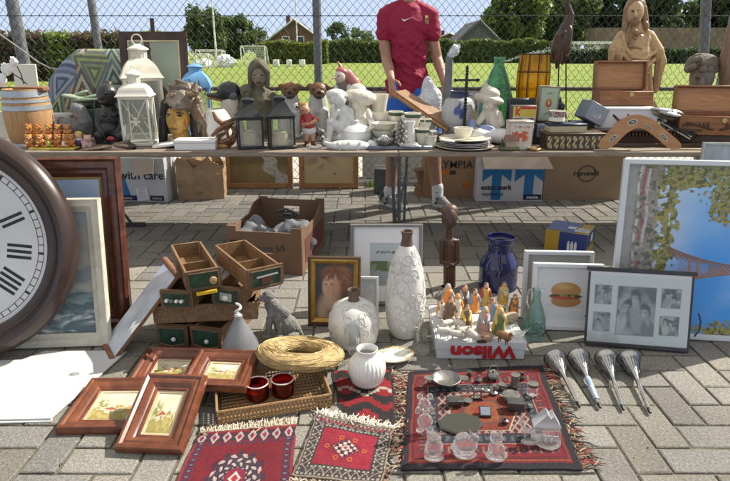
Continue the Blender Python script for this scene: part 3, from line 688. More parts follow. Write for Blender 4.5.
o = MB().box((0, 0, .016), (.20, .10, .032), (0, 0, .1), .006).build('wooden_block', dw, loc=(xat(32, 88, Y), Y-.01, zt-.018)); tag(o, 'rough brown wooden block lying on top of the barrel', 'block')
t = thing('lily_stem', 'white artificial lily blooms on bent dark stems leaning over the barrel', 'flowers', (xat(26, 86, Y), Y-.05, zt+.013))
L0 = t.location
for pts, k in (([(27, 84), (20, 78), (12, 73), (6, 70)], 0), ([(24, 84), (21, 74), (17, 66), (14, 62)], 1)):
    MB().tube([P(x, y, Y-.06)-L0 for x, y in pts], .0045, 6).build('stem', M('dark_stem', (.07, .06, .055), .6), t)
for px, py, rx, rz, ro_ in ((9, 70, .045, .075, -.6), (15, 63, .03, .065, .25), (3, 80, .045, .085, -1.2)):
    mb = MB()
    for k in range(3):
        mb.M = Matrix.Translation((0, -.006*k, 0)) @ Euler((0, ro_+(k-1)*.45, 0)).to_matrix().to_4x4(); n = 9
        mb.add([(rx*math.sin(pi*(j/n)**.8)*q, -.02*(1-q*q)-.012*j/n, rz*(j/n-.35)) for j in range(n+1) for q in (-1, -.4, .4, 1)], [[j*4+i, j*4+i+1, j*4+i+5, j*4+i+4] for j in range(n) for i in range(3)])
    mb.build('bloom', M('white_petal', (.8, .8, .78), .45, var=.04), t, loc=P(px, py, Y-.06)-L0)
Y = 4.42; o = MB().box((0, 0, .26), (.17, .012, .53), (R(-6), 0, R(3)), .003).build('blank_canvas', M('cream_canvas', (.72, .69, .60), .7, var=.04), loc=(xat(27, 90, Y), Y, T)); tag(o, 'blank cream canvas board standing behind the barrel', 'canvas')
o = MB().box((0, 0, .1), (.2, .012, .19), (R(-6), 0, R(14)), .003).build('blank_canvas', M('pale_canvas', (.62, .60, .53), .7, var=.05), loc=(xat(-2, 100, 4.3), 4.25, T)); tag(o, 'pale blank board low at the left edge behind the lily blooms', 'canvas')
o = MB().tube([P(x, y, 4.85) for x, y in ((-6, 30), (8, 40), (22, 50), (38, 62), (50, 68), (58, 69))], .006, 6).build('rope', M('grey_rope', (.33, .31, .29), .8)); tag(o, 'slack grey rope slanting down along the fence at the left', 'rope')
o = MB().box((0, 0, .08), (.23, .16, .17), bev=.01, top=1.05).build('plastic_crate', M('pale_grey_plastic', (.50, .52, .54), .5, var=.08)); o.location = (xat(58, 118, 4.4), 4.42, T); tag(o, 'pale grey plastic box behind the speckled bird', 'crate')
# bears
yel = M('yellow_tray', (.62, .52, .10), .5, var=.1)
o = MB().box((0, 0, .006), (.30, .13, .012), bev=.003).build('tray', yel, loc=(xat(54, 149, 3.76), 3.79, T)); tag(o, 'flat yellow tray under the little bears', 'tray')
o = MB().box((0, 0, .034), (.27, .045, .068), bev=.003).build('display_step', M('brown_card', (.3, .2, .11), .8), loc=(xat(50, 140, 3.85), 3.855, T)); tag(o, 'low brown display step behind the front row of bears', 'step')
OR = (.50, .20, .045); WT = (.75, .73, .68); GN = (.35, .5, .08)
def bear(label, px, Y, z, block, src=None):
    s_ = .08; BR = (.12, .05, .02)
    sh = [('e', (0, 0, .36), (.3, .27, .34), (0, 0, 0), OR), ('e', (0, -.03, .8), (.27, .25, .24), (0, 0, 0), OR), ('e', (0, -.25, .74), (.13, .1, .1), (0, 0, 0), (.68, .42, .18)), ('e', (0, -.35, .77), (.05, .04, .04), (0, 0, 0), BR),
          ('e', (-.21, 0, 1.0), (.1, .07, .1), (0, 0, 0), OR), ('e', (.21, 0, 1.0), (.1, .07, .1), (0, 0, 0), OR), ('e', (-.1, -.25, .86), (.035, .03, .035), (0, 0, 0), BR), ('e', (.1, -.25, .86), (.035, .03, .035), (0, 0, 0), BR),
          ('c', (-.27, -.05, .52), (-.17, -.3, .36), .1, .08, OR), ('c', (.27, -.05, .52), (.17, -.3, .36), .1, .08, OR), ('c', (-.18, -.1, .12), (-.26, -.34, .1), .12, .12, OR), ('c', (.18, -.1, .12), (.26, -.34, .1), .12, .12, OR)]
    if block: sh.append(('e', (0, -.32, .3), (.15, .13, .22), (0, 0, 0), block))
    o = remesh('bear_figurine', [(s[0], tuple(x*s_ for x in s[1]), tuple(x*s_ for x in s[2]), s[3]*s_, s[4]*s_, s[5]) if s[0] == 'c' else (s[0], tuple(x*s_ for x in s[1]), tuple(x*s_ for x in s[2]), s[3], s[4]) for s in sh], .0032, 2, PAINT, 0)
    o.location = (xat(px, 140, Y), Y, z); o.rotation_euler = (0, 0, rnd.uniform(-.4, .4)); return tag(o, label, 'bear figurine', 'little bear figurines on the yellow tray')
fr = [(29, None, 'orange bear figurine leftmost in the front row'), (40, None, 'orange bear figurine second from left in the front row'), (49, GN, 'orange bear figurine holding a green and white block'), (58, None, 'orange bear figurine between the green block and the white block'), (66, WT, 'orange bear figurine holding a white block'), (71, None, 'orange bear figurine rightmost in the front row')]
for i, (px, b, lb) in enumerate(fr): bear(lb, px, 3.775+.012*(i % 2), T+.012, b)
for i, (px, lb) in enumerate(((31, 'orange bear figurine leftmost on the back step'), (41, 'orange bear figurine second from left on the back step'), (51, 'orange bear figurine third from left on the back step'), (60, 'orange bear figurine fourth from left on the back step'), (69, 'orange bear figurine rightmost on the back step'))): bear(lb, px, 3.855, T+.068, None)
SC('clown_figurine', 'tiny clown figurine with purple collar beside the bears', 'figurine', 3.83, T, [e(78.5, 143, 0, 4, 5, 4, 0, (.12, .06, .2)), e(78.5, 136.5, 0, 3.6, 3.4, 3.4, 0, (.6, .35, .2)), e(78.5, 133.5, -1, 4, 2.4, 3, 0, (.55, .42, .06)), c(75, 140, 1, 73.5, 145, 3, 1.6, 1.4, (.5, .4, .6)), c(82, 140, 1, 83.5, 145, 3, 1.6, 1.4, (.5, .4, .6)), e(78.5, 139.5, 2, 3.8, 1.5, 2.5, 0, (.5, .48, .55))], vox=.55)
SC('pig_figurine', 'small pale pink seated figurine right of the clown', 'figurine', 3.79, T, [e(87, 144.5, 0, 4.6, 4.4, 4.4, 0, (.55, .34, .28)), e(87.5, 138.5, 1, 3.8, 3.5, 3.5, 0, (.6, .38, .32)), e(84.5, 136, 0, 1.4, 1.8, 1, 0, (.4, .2, .17)), e(90, 136, 0, 1.4, 1.8, 1, 0, (.4, .2, .17)), c(83, 143, 2, 84, 148, 4, 1.6, 1.5), c(91, 143, 2, 90, 148, 4, 1.6, 1.5)], col=(.5, .3, .26), vox=.55)
# patterned cushion
def cushion_col(u, v):
    x, y = (u-.5)*1.3, v-.5; best = np.full(u.shape, 9.); img = full(u, (.1,)*3)
    for cx, cy, a, sc, pal in ((-.02, -.06, 0, 1.0, [(.42, .30, .13), (.16, .09, .07), (.44, .40, .26), (.10, .11, .12)]), (.18, .20, 1.0, .8, [(.34, .38, .10), (.12, .16, .09), (.24, .30, .12), (.14, .16, .15)]), (-.36, .16, .5, .95, [(.17, .24, .42), (.08, .10, .17), (.27, .34, .48), (.12, .16, .22)]), (.46, .12, 2.1, .8, [(.22, .32, .20), (.06, .10, .08), (.32, .40, .30), (.10, .16, .18)]), (-.48, -.18, 1.6, .8, [(.16, .24, .12), (.05, .08, .05), (.34, .40, .16), (.10, .14, .12)]), (.42, -.30, .3, .9, [(.20, .26, .34), (.06, .08, .10), (.30, .36, .30), (.24, .26, .10)]), (-.1, -.45, 1.2, .8, [(.2, .27, .33), (.08, .1, .12), (.3, .34, .2), (.1, .13, .1)])):
        X = (x-cx)*math.cos(a)+(y-cy)*math.sin(a); Yy = (y-cy)*math.cos(a)-(x-cx)*math.sin(a); d = np.maximum(np.maximum(X*.87+Yy*.5, -X*.87+Yy*.5), -Yy)/sc; m = d < best; best[m] = d[m]; img[m] = np.array(pal)[np.floor(d*24).astype(int) % 4][m]
    return img*.7+img.mean(-1)[..., None]*.3
Y = 4.62; m_ = mpp(Y, .9); u, v = np.meshgrid(np.linspace(0, 1, 150), np.linspace(0, 1, 110)); a = np.sign(u-.5)*np.abs(2*u-1)**1; 
wd, ht = 84*m_, .63
t = thing('cushion', 'large cushion with green, blue and tan zigzag triangle pattern', 'cushion', (xat(88, 95, Y), Y-.02, T), (R(-9), 0, 0))
for sgn, nm in ((-1, 'cushion_front'), (1, 'cushion_back')):
    X_ = (u-.5)*wd*(.86+.14*np.sqrt(np.clip(1-(2*v-1)**2, 0, 1))); lift = .75*np.clip(.5-u, 0, .5)**2*ht*1.5
    Z_ = v*ht*(1-.55*np.clip(.42-u, 0, 1)**1.3*2) + .0
    th_ = .085*np.sqrt(np.clip((1-(2*u-1)**4)*(1-(2*v-1)**4), 0, 1)); pts = np.stack([X_, sgn*th_, Z_+.01], -1)
    grid_mesh(nm, pts, cushion_col(u, v), MC('woven_fabric', .9, .4, 240, var=.15), t)
SC('bird_figure', 'grey speckled bird figure curling its neck with a brown beak', 'bird figure', 4.08, T, [e(72, 127, 0, 14, 9, 10, 10, (.16, .165, .17)), e(82, 128, 0, 9, 11, 10, 0, (.17, .175, .18)), c(84, 122, 2, 80, 110, 3, 8, 6.2, (.22, .22, .225)), e(77, 109, 3, 6, 6, 6, 0, (.22, .22, .22)), c(76, 112, 6, 76.5, 117, 8, 3, 2, (.30, .17, .10)), e(62, 121, 0, 5, 4, 5, 40, (.14, .145, .15)), e(73, 140, 0, 15, 8, 9, 0, (.12, .12, .125))], mat=MC('speckled_stone', .5, .5, 120, var=.45, scale=90))
t_ = M('dark_green_glaze', (.03, .055, .045), .3, var=.3, coat=.3)
gp, _ = vessel('pot', 'dark green glazed pot under the pale green leaf dish', 'pot', 95, 4.36, T, [(10, 138), (12, 122), (12.5, 112), (12.2, 108)], t_)
SC('leaf_dish', 'pale green ceramic leaf dish on the dark green pot', 'dish', 4.36, T+.155, [e(74, 97, 2, 12, 2.4, 6, 10, (.33, .42, .30)), e(85, 100, 3, 14, 2.6, 7, -4, (.16, .24, .17)), e(92, 97, 0, 10, 2.4, 7, -12, (.22, .31, .22)), c(82, 96, 0, 86, 88, -2, 1.4, .8, (.09, .12, .09)), e(80, 94, -1, 9, 2, 5, -20, (.28, .36, .25)), e(88, 103, 0, 6, 4, 6, 0, (.1, .16, .12))], vox=.7)
SC('twig_knot', 'small dark brown twisted twig ornament beside the leaf dish', 'ornament', 4.45, T, [c(98, 135, 0, 97, 104, 0, 4, 3), c(97, 104, 0, 101, 92, 0, 3, 1.6), c(97, 98, 0, 94, 88, 2, 2, 1), c(99, 96, 0, 105, 86, 0, 1.8, .8)], col=(.09, .05, .035), vox=.7)
DK = (.026, .025, .024)
SC('child_statue', 'dark bronze statue of a crouching child with hands on its knees', 'statue', 4.02, T, [e(107.5, 95, 3, 10, 11, 10.5, 6, DK), e(104, 99, 8, 6.5, 6, 5, 0, DK), e(101.5, 97.5, 13, 2, 2.2, 2.2, 0, DK), e(102.5, 102, 12, 3, 1.3, 2, 0, (.06, .055, .05)), e(117, 97, 1, 2, 3, 3, 0, DK), e(108, 83.5, 0, 4, 2.8, 4, 0, DK), e(100, 93.5, 11.5, 1.5, .9, 1, 0, (.015, .015, .015)), e(106, 93.5, 13, 1.5, .9, 1, 0, (.015, .015, .015)),
   c(110, 106, 0, 110, 112, 0, 6, 8), e(110, 118, 0, 11, 12, 9, 0, DK), e(110, 129, 1, 11.5, 9, 10, 0, DK), c(100, 112, 1, 98, 124, 5, 4, 3.3), c(98, 124, 5, 103, 134, 12, 3.3, 2.6), c(120, 112, 1, 122, 124, 5, 4, 3.3), c(122, 124, 5, 117, 134, 12, 3.3, 2.6), c(105, 136, 2, 99, 136, 14, 6, 4.5), c(99, 136, 14, 101, 147, 12, 4.5, 4), c(115, 136, 2, 120, 136, 14, 6, 4.5), c(120, 136, 14, 119, 147, 12, 4.5, 4), e(110, 145, 4, 13, 4, 11, 0, DK), e(105, 115, 8, 3, 2.5, 1.5, 0, DK), e(114, 115, 8, 3, 2.5, 1.5, 0, DK)], col=DK, mat=MC('dark_bronze', .42, .15, 60, var=.3, coat=.1), vox=.75, sm=2)
Y = 3.8; t = thing('toy_tricycle', 'tiny dark metal tricycle with a red seat in front of the crouching child', 'toy tricycle', (xat(111, 148, Y), Y, T)); s_ = mpp(Y, T)
for x, y in ((-5, -2), (4, -3.5), (4, 3.5)):
    w_ = MB(); w_.tube([(x*s_+3.2*s_*math.cos(a), y*s_, 3.6*s_+3.2*s_*math.sin(a)) for a in [2*pi*k/16 for k in range(16)]], .0022, 5, True)
    for k in range(4): a = k*pi/4; w_.tube([(x*s_-3*s_*math.cos(a), y*s_, 3.6*s_-3*s_*math.sin(a)), (x*s_+3*s_*math.cos(a), y*s_, 3.6*s_+3*s_*math.sin(a))], .0007, 4)
    w_.build('wheel', dkm, t)
MB().tube([(-5*s_, -2*s_, 3.6*s_), (-4*s_, -1*s_, 10*s_), (-5*s_, -1*s_, 13*s_)], .002, 5).build('fork', dkm, t); b = MB(); b.tube([(-4*s_, -1*s_, 8*s_), (4*s_, 0, 4*s_)], .002, 5); b.tube([(4*s_, -3.5*s_, 3.6*s_), (4*s_, 3.5*s_, 3.6*s_)], .0016, 5); b.tube([(-5*s_, -5*s_, 13*s_), (-5*s_, 3*s_, 13*s_)], .0016, 5); b.build('frame', dkm, t)
MB().ball((1*s_, 0, 9.5*s_), (4*s_, 3*s_, 2.4*s_), 12, 8).build('seat', M('red_seat', (.35, .03, .05), .5), t)
leath = M('brown_leather', (.105, .075, .055), .55, var=.3, scale=30, bump=.3, bscale=160)
SC('leather_hat', 'crumpled flat brown leather hat lying in front of the white lantern', 'hat', 3.8, T, [e(106, 150, 6, 30, 1.6, 10, 0), e(92, 149, 8, 18, 2.2, 9, -8), e(124, 145.5, 0, 12, 3.2, 9, 4), e(116, 148, 3, 20, 2.4, 10, 8), c(112, 147, 6, 128, 142, 2, 2.2, 2.6), c(86, 150, 12, 112, 147.5, 10, 1.2, 1.8)], mat=leath, vox=.6)
# dark framed picture with a guitar
dfr = wood('dark_brown_frame', (.035, .018, .012), (.075, .04, .026), .4, (1, 1, 1), 10, .1)
def guitar(u, v):
    img = full(u, (.28, .32, .25))*(.85+.3*fbm(u, v, 4, 3)[..., None]); img = lay(img, ss(.4, .9, u)*.3, (.3, .38, .3))
    cx = .36+.30*(1-v)**1.7; wd_ = np.where(v > .72, .055, .07+.24*ss(.72, .2, v)); m = (np.abs(u-cx) < wd_)*1.
    img = lay(img, m, (.085, .04, .028)); img = lay(img, (np.abs(u-cx) < .02)*m, (.14, .07, .05)); return lay(img, blob(u, v, .35, .9, .09, .05, .1), (.05, .025, .02))
Y = 4.56; t = thing('framed_picture', 'dark brown framed picture of a brown guitar shape behind the cream lantern', 'picture', (xat(160, 132, Y), Y, T), (pi/2-R(7), 0, 0)); w_, h_ = 67*mpp(Y, 1), zat(31, Y+.07)-T
MB().mould(w_, h_, [(0, 0), (0, .022), (.02, .03), (.055, .022), (.06, .012), (.06, 0)]).build('frame', dfr, t); MB().mould(w_-.12, h_-.12, [(0, .004), (0, .016), (.014, .014), (.016, .004)], .06).build('slip', M('pale_gilt', (.48, .40, .26), .5), t)
panel('picture', w_-.14, h_-.14, guitar, t, .006, .07); MB().box((0, h_/2, -.004), (w_-.01, h_-.01, .006)).build('backing', M('kraft_backing', (.2, .14, .08), .9), t); MB().box((0, h_+.04, .004), (.03, .12, .008)).build('hanger', dfr, t)
# warrior bust
PE = (.19, .14, .095); GO = (.56, .32, .075); BK = (.02, .02, .02)
rt = random.Random(23); TUFT = []
for k in range(90):
    a = rt.uniform(-.3, pi+.3); h = rt.uniform(0, 1); x = 183+15*math.cos(a)*(1-.2*h); y = 100-13*math.sin(a)*(.4+.6*h); d_ = 11*(1-h)+2; L_ = rt.uniform(2.5, 6); b_ = rt.uniform(-.8, .8); q = rt.uniform(.6, 1.5); TUFT.append(c(x, y, d_, x+L_*math.cos(a)*.8+b_, y-L_*math.sin(a)*.7+1, d_+rt.uniform(-1, 2), 1.5, .5, (.20*q, .125*q, .07*q)))
for k in range(40): x = rt.uniform(194, 206); y = 102+(x-194)*2+rt.uniform(-3, 14); q = rt.uniform(.6, 1.5); TUFT.append(c(x, y, 8, x+rt.uniform(-1, 3), y+rt.uniform(4, 8), 8.5, 1.4, .5, (.20*q, .13*q, .075*q)))
for x, y0, y1, q in ((169, 120, 124, 0), (185, 121, 126, 0)): TUFT.append(c(x, y0, 14.5, x+.5, y1, 14.5, .7, .6, (.4, .06, .04)))
SC('bust', 'painted bust of a golden faced man wearing a grey wolf pelt headdress', 'bust', 4.02, T, [e(178, 119, 6, 11, 15, 11, 6, GO), e(177, 128, 9, 7.5, 6.5, 7, 0, GO), c(173, 116, 16, 172.5, 122, 18.5, 1.6, 2.4, (.42, .25, .07)), e(173.5, 129, 15, 4.6, 1.3, 2, 4, (.2, .09, .03)), e(174, 132, 14, 4, 1.2, 2, 0, (.3, .16, .05)), e(169.5, 117, 13.5, 2.4, 1, 1.6, 10, BK), e(179, 115.6, 15, 2.6, 1, 1.6, 10, BK), e(169.5, 114.5, 14, 3.4, .9, 2, 14, (.07, .04, .02)), e(180, 113, 15.5, 3.8, .9, 2, 12, (.07, .04, .02)), c(181, 133, 2, 182, 142, 0, 8, 10, GO),
   e(183, 100, 2, 16, 11, 14, 8, PE), e(178, 104, 11, 10, 5.5, 8, 10, (.22, .18, .14)), c(182, 96, 9, 173, 106, 17, 6, 3.6, (.24, .20, .155)), e(171, 107, 19, 2, 1.6, 2, 0, BK), c(172, 92, 4, 169, 85, 4, 4, 1.2, (.13, .10, .075)), c(194, 92, 2, 196, 83, 0, 5, 1.6, (.13, .10, .075)), e(183, 89, 0, 11, 6, 9, 0, (.12, .09, .07)), e(190, 99, 8, 3, 2.2, 2, 0, (.05, .035, .03)), c(187, 86, 2, 177, 81, 2, 3.6, 2.4, (.15, .115, .085)), c(190, 86, -2, 199, 89, -4, 4, 3),
   c(195, 103, 0, 203, 128, 2, 8, 5, (.20, .165, .125)), c(167, 104, 0, 164, 122, 0, 6, 5, BK), c(164, 120, 2, 163, 142, 3, 5, 4, BK), c(196, 118, -3, 200, 143, -2, 7, 7, (.05, .035, .03)), c(199, 122, 6, 208, 146, 3, 3.4, 2.2, (.06, .11, .05)), e(183, 146, 2, 20, 8, 13, 0, (.20, .14, .085)), c(172, 140, 10, 190, 144, 12, 2, 2, (.5, .4, .28))]+TUFT, col=PE, vox=.62, sm=2, mat=MC('painted_plaster', .5, .35, 110, var=.3, scale=70))
wh = M('white_card', (.80, .80, .78), .5, var=.03)
o = MB().box((0, 0, .018), (.235, .14, .018), (R(0), R(-6), R(10)), .003).build('white_tile', wh, loc=(xat(172, 145, 3.86), 3.86, T+.004)); tag(o, 'thin white slab tilted against the feet of the golden faced bust', 'slab')
t = thing('white_box', 'flat white lidded box on the table edge below the bust', 'box', (xat(196, 149, 3.76), 3.79, T), (0, 0, R(4))); MB().box((0, 0, .022), (.262, .14, .044), bev=.003).build('box_base', wh, t); MB().box((0, 0, .0545), (.27, .148, .021), bev=.004).build('lid', wh, t)
# duck head, white pot and brown ornament
SC('duck_figure', 'painted wooden duck with a black cap and a long orange beak', 'bird figure', 4.3, T, [e(229, 92, 0, 12, 10, 9, -8, (.02, .022, .025)), c(220, 96, 2, 208, 95, 4, 4, 1.6, (.05, .05, .05)), c(221, 99, 2, 209, 97.5, 4, 2.8, 1.2, (.42, .20, .08)), e(233, 96, 7, 4.5, 3.6, 2.4, 0, (.10, .10, .11)), c(231, 102, -1, 229, 118, -2, 9, 11, (.62, .58, .50)), c(239, 96, -2, 243, 112, -4, 6.5, 5, (.022, .024, .028)), e(230, 130, -3, 15, 16, 12, 0, (.55, .50, .42)), e(229, 84, 0, 4, 3, 3, 0, (.02, .022, .025))], vox=.8)
vessel('round_pot', 'round white pot behind the brown straps of the driftwood ornament', 'pot', 219, 4.06, T, [(7, 149), (13, 142), (16, 130), (14.5, 119), (10, 111), (8, 109)], M('white_glaze', (.74, .73, .70), .2, var=.04, coat=.4))
dm = wood('polished_driftwood', (.085, .035, .015), (.26, .12, .045), .3, (2, 2, 5), 9, .3, coat=.4); t = thing('driftwood_ornament', 'glossy brown twisted driftwood ornament left of the black lanterns', 'ornament', (xat(224, 148, 3.86), 3.86, T)); mb = MB(); Lo = t.location
def pp(l, Y=3.86): return [P(x, y, Y-d*.006)-Lo for x, y, d in l]
mb.tube(pp([(213, 112, 0), (216, 119, 2), (222, 124, 4), (230, 121, 3), (238, 117, 0)]), [.008, .014, .018, .014, .008], 8)
mb.tube(pp([(212, 136, 4), (218, 130, 6), (226, 126, 5), (234, 122, 2)]), [.010, .017, .02, .012], 8)
mb.tube(pp([(215, 146, 5), (221, 143, 8), (228, 141, 8), (234, 136, 4), (236, 126, 0)]), [.016, .022, .024, .020, .012], 8)
mb.tube(pp([(226, 148, 3), (232, 142, 6), (235, 132, 4), (231, 126, 2), (226, 130, 6), (228, 137, 9)]), [.015, .02, .018, .014, .016, .01], 8)
mb.tube(pp([(216, 149, 3), (219, 136, 1), (225, 133, 3)]), [.016, .02, .01], 8); mb.build('twisted_branch', dm, t)
MB().ball(pp([(222, 146, 8)])[0], (.045, .03, .022), 12, 8, noise=.1).build('polished_burl', M('gold_burl', (.42, .22, .06), .3, coat=.4), t)
# hooded bust
OL = (.125, .115, .075)
SC('hooded_bust', 'olive stone bust of a hooded woman holding a round pot', 'bust', 4.32, T, [e(259, 77, 5, 6.6, 9, 7, 0, (.25, .19, .13)), c(250.5, 86, 5, 250, 72, 7, 2.4, 2.2, OL), c(250, 72, 7, 259, 63.5, 7.5, 2.2, 2.4, OL), c(259, 63.5, 7.5, 268, 72, 7, 2.4, 2.2, OL), c(268, 72, 7, 267.5, 86, 5, 2.2, 2.4, OL), e(259, 73, -1, 11, 13.5, 10, 0, OL), e(258.5, 77.5, 11.5, 1.1, 2.4, 1.5, 0, (.25, .19, .13)), e(258.7, 82.5, 11, 3, .9, 1.4, 0, (.08, .06, .045)), e(255.5, 75, 10.5, 1.6, .8, 1.2, 0, (.05, .04, .03)), e(262, 75, 10.5, 1.6, .8, 1.2, 0, (.05, .04, .03)), c(259, 84, 0, 259, 92, 0, 6, 8), e(259, 98, 0, 17, 10, 9, 0, OL), c(259, 100, 0, 260, 128, 0, 13, 13), c(246, 97, 2, 243, 108, 6, 5.4, 5), c(243, 108, 6, 252, 110, 12, 4.6, 3.4), e(246.5, 92, 9, 6, 7.5, 6, 0, (.14, .12, .085)), c(272, 97, 0, 276, 110, 2, 5.4, 4.6), c(276, 110, 2, 266, 117, 9, 4.4, 3.4), e(260, 140, 0, 16, 14, 12, 0, OL), c(248, 100, 9, 270, 100, 9, 1.4, 1.4, (.15, .13, .09))], col=OL, vox=.75, sm=2, mat=MC('mossy_stone', .8, .5, 70, var=.35, scale=50))
def dog(label, px, dx):
    BR = (.20, .09, .035); GW = (.50, .50, .48); D = (.03, .02, .018)
    SC('dog_figure', label, 'dog figure', 4.33, T, [e(px, 90, 2, 8.5, 7.5, 7, 0, BR), e(px+dx, 94, 9, 6, 4.6, 4.5, 0, (.11, .055, .03)), e(px+dx, 92, 13.3, 2, 1.4, 1.4, 0, D), e(px+dx, 96.6, 12, 4, 1.2, 2, 0, D), e(px-4, 89, 8.4, 1.5, 1.3, 1.2, 0, D), e(px+4.5, 89, 8.4, 1.5, 1.3, 1.2, 0, D), e(px-9, 86, 1, 3.6, 2.2, 2.4, -30, BR), e(px+9, 86, 1, 3.6, 2.2, 2.4, 30, BR), e(px, 85, 1, 5, 3, 4, 0, BR), c(px, 98, 0, px+.5, 110, -1, 8.5, 11, GW), e(px+1, 122, -1, 13, 16, 11, 0, GW), c(px-6, 112, 7, px-6, 135, 10, 4.6, 4, GW), c(px+6, 112, 7, px+6, 135, 10, 4.6, 4, GW), e(px-6, 136.5, 12, 4.6, 2.6, 5, 0, GW), e(px+6, 136.5, 12, 4.6, 2.6, 5, 0, GW)], col=GW, vox=.75, sm=2, mat=MC('painted_resin', .45, .2, 100, var=.15))
dog('pale seated dog figure with brown face directly behind the right black lantern', 290, -.5); dog('pale seated dog figure with brown face standing by the middle fence post', 318, 1)
SK = (.52, .27, .17); RD = (.42, .03, .04)
fb = SC('footballer_figurine', 'small figurine of a boy footballer in a red shirt and white shorts', 'figurine', 3.93, T, [e(304.5, 110, 2, 5, 5.4, 5, -14, SK), e(303.5, 106.5, 0, 5.4, 4, 5, -14, (.34, .16, .05)), e(300, 104, 0, 2.4, 2, 2, 0, (.36, .17, .05)), e(303, 110.5, 6.8, .7, .7, .6, 0, D := (.03, .02, .02)), e(306.5, 110, 6.8, .7, .7, .6, 0, D), e(305, 113.4, 6.4, 1.6, .6, .7, 0, (.3, .06, .05)), c(306, 115, 0, 309, 124, 0, 5, 6.2, RD), c(303, 117, 0, 302, 125, 4, 2.6, 2.2, RD), c(302, 125, 4, 308, 124, 8, 2, 1.8, SK), c(311, 117, 0, 317, 120, 4, 2.6, 2.2, RD), c(317, 120, 4, 311, 123, 8, 2, 1.8, SK), e(309, 130, 0, 7.2, 5.4, 5, 0, (.72, .70, .66)), c(306, 133, 0, 306.5, 140, 1, 3, 2.3, SK), c(312, 133, 0, 313, 140, 1, 3, 2.3, SK), c(306.5, 140, 1, 306.5, 146, 1, 2.2, 2, (.2, .05, .04)), c(313, 140, 1, 313, 146, 1, 2.2, 2, (.2, .05, .04)), e(306, 148.5, 3, 2.6, 1.7, 4, 0, D), e(313.5, 148.5, 3, 2.6, 1.7, 4, 0, D)], vox=.5, sm=1)
SC('toy_ball', 'tiny white football with black spot beside the head of the boy footballer', 'ball', 3.99, T+.2, [e(297, 106.5, 0, 3.6, 3.6, 3.6, 0, (.75, .74, .7)), e(297, 106.8, 2.9, 1.3, 1.3, 1.2, 0, (.03, .03, .03))], vox=.4, sm=1)
SC('crystal_figure', 'small clear crystal figure lying at the feet of the boy footballer', 'crystal', 3.78, T, [e(314, 148, 4, 8, 2.4, 4, 0), e(309, 146.5, 4, 3, 2.6, 3, 0), e(319, 147, 4, 3.4, 3, 3, 30)], mat=glass('clear_crystal', clear=.2), vox=.5, sm=1)
WS = (.66, .66, .64); mst = MC('white_plaster', .5, .3, 90, var=.26, scale=22, coat=.15)
SC('child_statue', 'white plaster statue of a seated child with a finger to its lips', 'statue', 4.0, T, [e(337.5, 99, 2, 8.6, 8.4, 8, 0), e(336, 94.5, 0, 10, 5.5, 9, 0), c(328, 97, 3, 346, 96, 4, 1.6, 1.6), e(333, 101.5, 7, 2, 1.3, 1.6, 0), e(331.5, 99.5, 8.4, 1, 1.2, 1.2, 0), c(340, 105, 0, 343, 112, 0, 4.4, 6.6), c(343, 112, 0, 346, 127, 0, 7.6, 9), c(337, 111, 6, 332, 118, 9, 3.4, 2.8), c(332, 118, 9, 333, 106, 10, 2.6, 2), c(350, 111, -2, 352, 124, 2, 3.6, 3), c(343, 130, 4, 331, 122, 9, 5.6, 4.6), c(331, 122, 9, 329, 138, 9, 4.2, 3), e(327, 141, 11, 4.6, 2.4, 3, 0), c(348, 130, 0, 340, 138, 8, 6, 4), c(340, 138, 8, 350, 141, 8, 4, 3), e(346, 139, 0, 15, 5, 9, 0)], col=WS, mat=mst, vox=.62, sm=2)
lb = SC('leaf_bowl', 'long white leaf shaped bowl at the table edge below the seated child', 'bowl', 3.8, T, [e(349, 146, 4, 22, 6, 10, 0), c(331, 146, 4, 325, 143, 4, 4, 2), c(349, 143, 12, 349, 151, 12, 1.2, 1.2), c(338, 143, 11, 340, 150, 12, 1.2, 1.2), c(360, 143, 11, 358, 150, 12, 1.2, 1.2)], col=(.60, .61, .60), mat=mst, vox=.6, sm=1)
SC('elf_figure', 'elf figure with a red pink hat, long nose and brown waistcoat', 'figure', 4.26, T, [e(340, 77, 3, 5.4, 6, 5.4, 0, (.55, .46, .40)), c(336, 77, 7, 332.5, 78.5, 10, 1.3, .9, (.5, .36, .3)), e(342, 71.5, 0, 6, 4, 6, 14, (.42, .12, .11)), c(342, 70, 0, 338, 62, -1, 2.4, .8, (.38, .1, .1)), c(347, 74, -2, 357, 86, -4, 5.5, 5, (.42, .16, .15)), e(353, 83, -4, 7, 7, 5, 0, (.44, .2, .18)), e(338.5, 76, 8, .8, .8, .7, 0, (.04, .03, .03)), c(342, 84, 0, 344, 106, 0, 6, 7.6, (.15, .11, .08)), c(348, 88, 1, 353, 98, 3, 3.6, 3.2, (.62, .61, .57)), c(353, 98, 3, 350, 110, 6, 3.2, 2.6, (.62, .61, .57)), c(337, 88, 2, 334, 98, 5, 3, 2.6, (.62, .61, .57)), c(356, 92, -3, 350, 116, -3, 6, 4, (.36, .15, .14)), c(342, 108, 0, 341, 130, 2, 4.6, 3.6, (.5, .5, .48)), c(348, 108, 0, 349, 130, 2, 4.6, 3.6, (.10, .09, .08)), e(345, 136, 0, 12, 6, 9, 0, (.3, .2, .16))], vox=.7, sm=2)
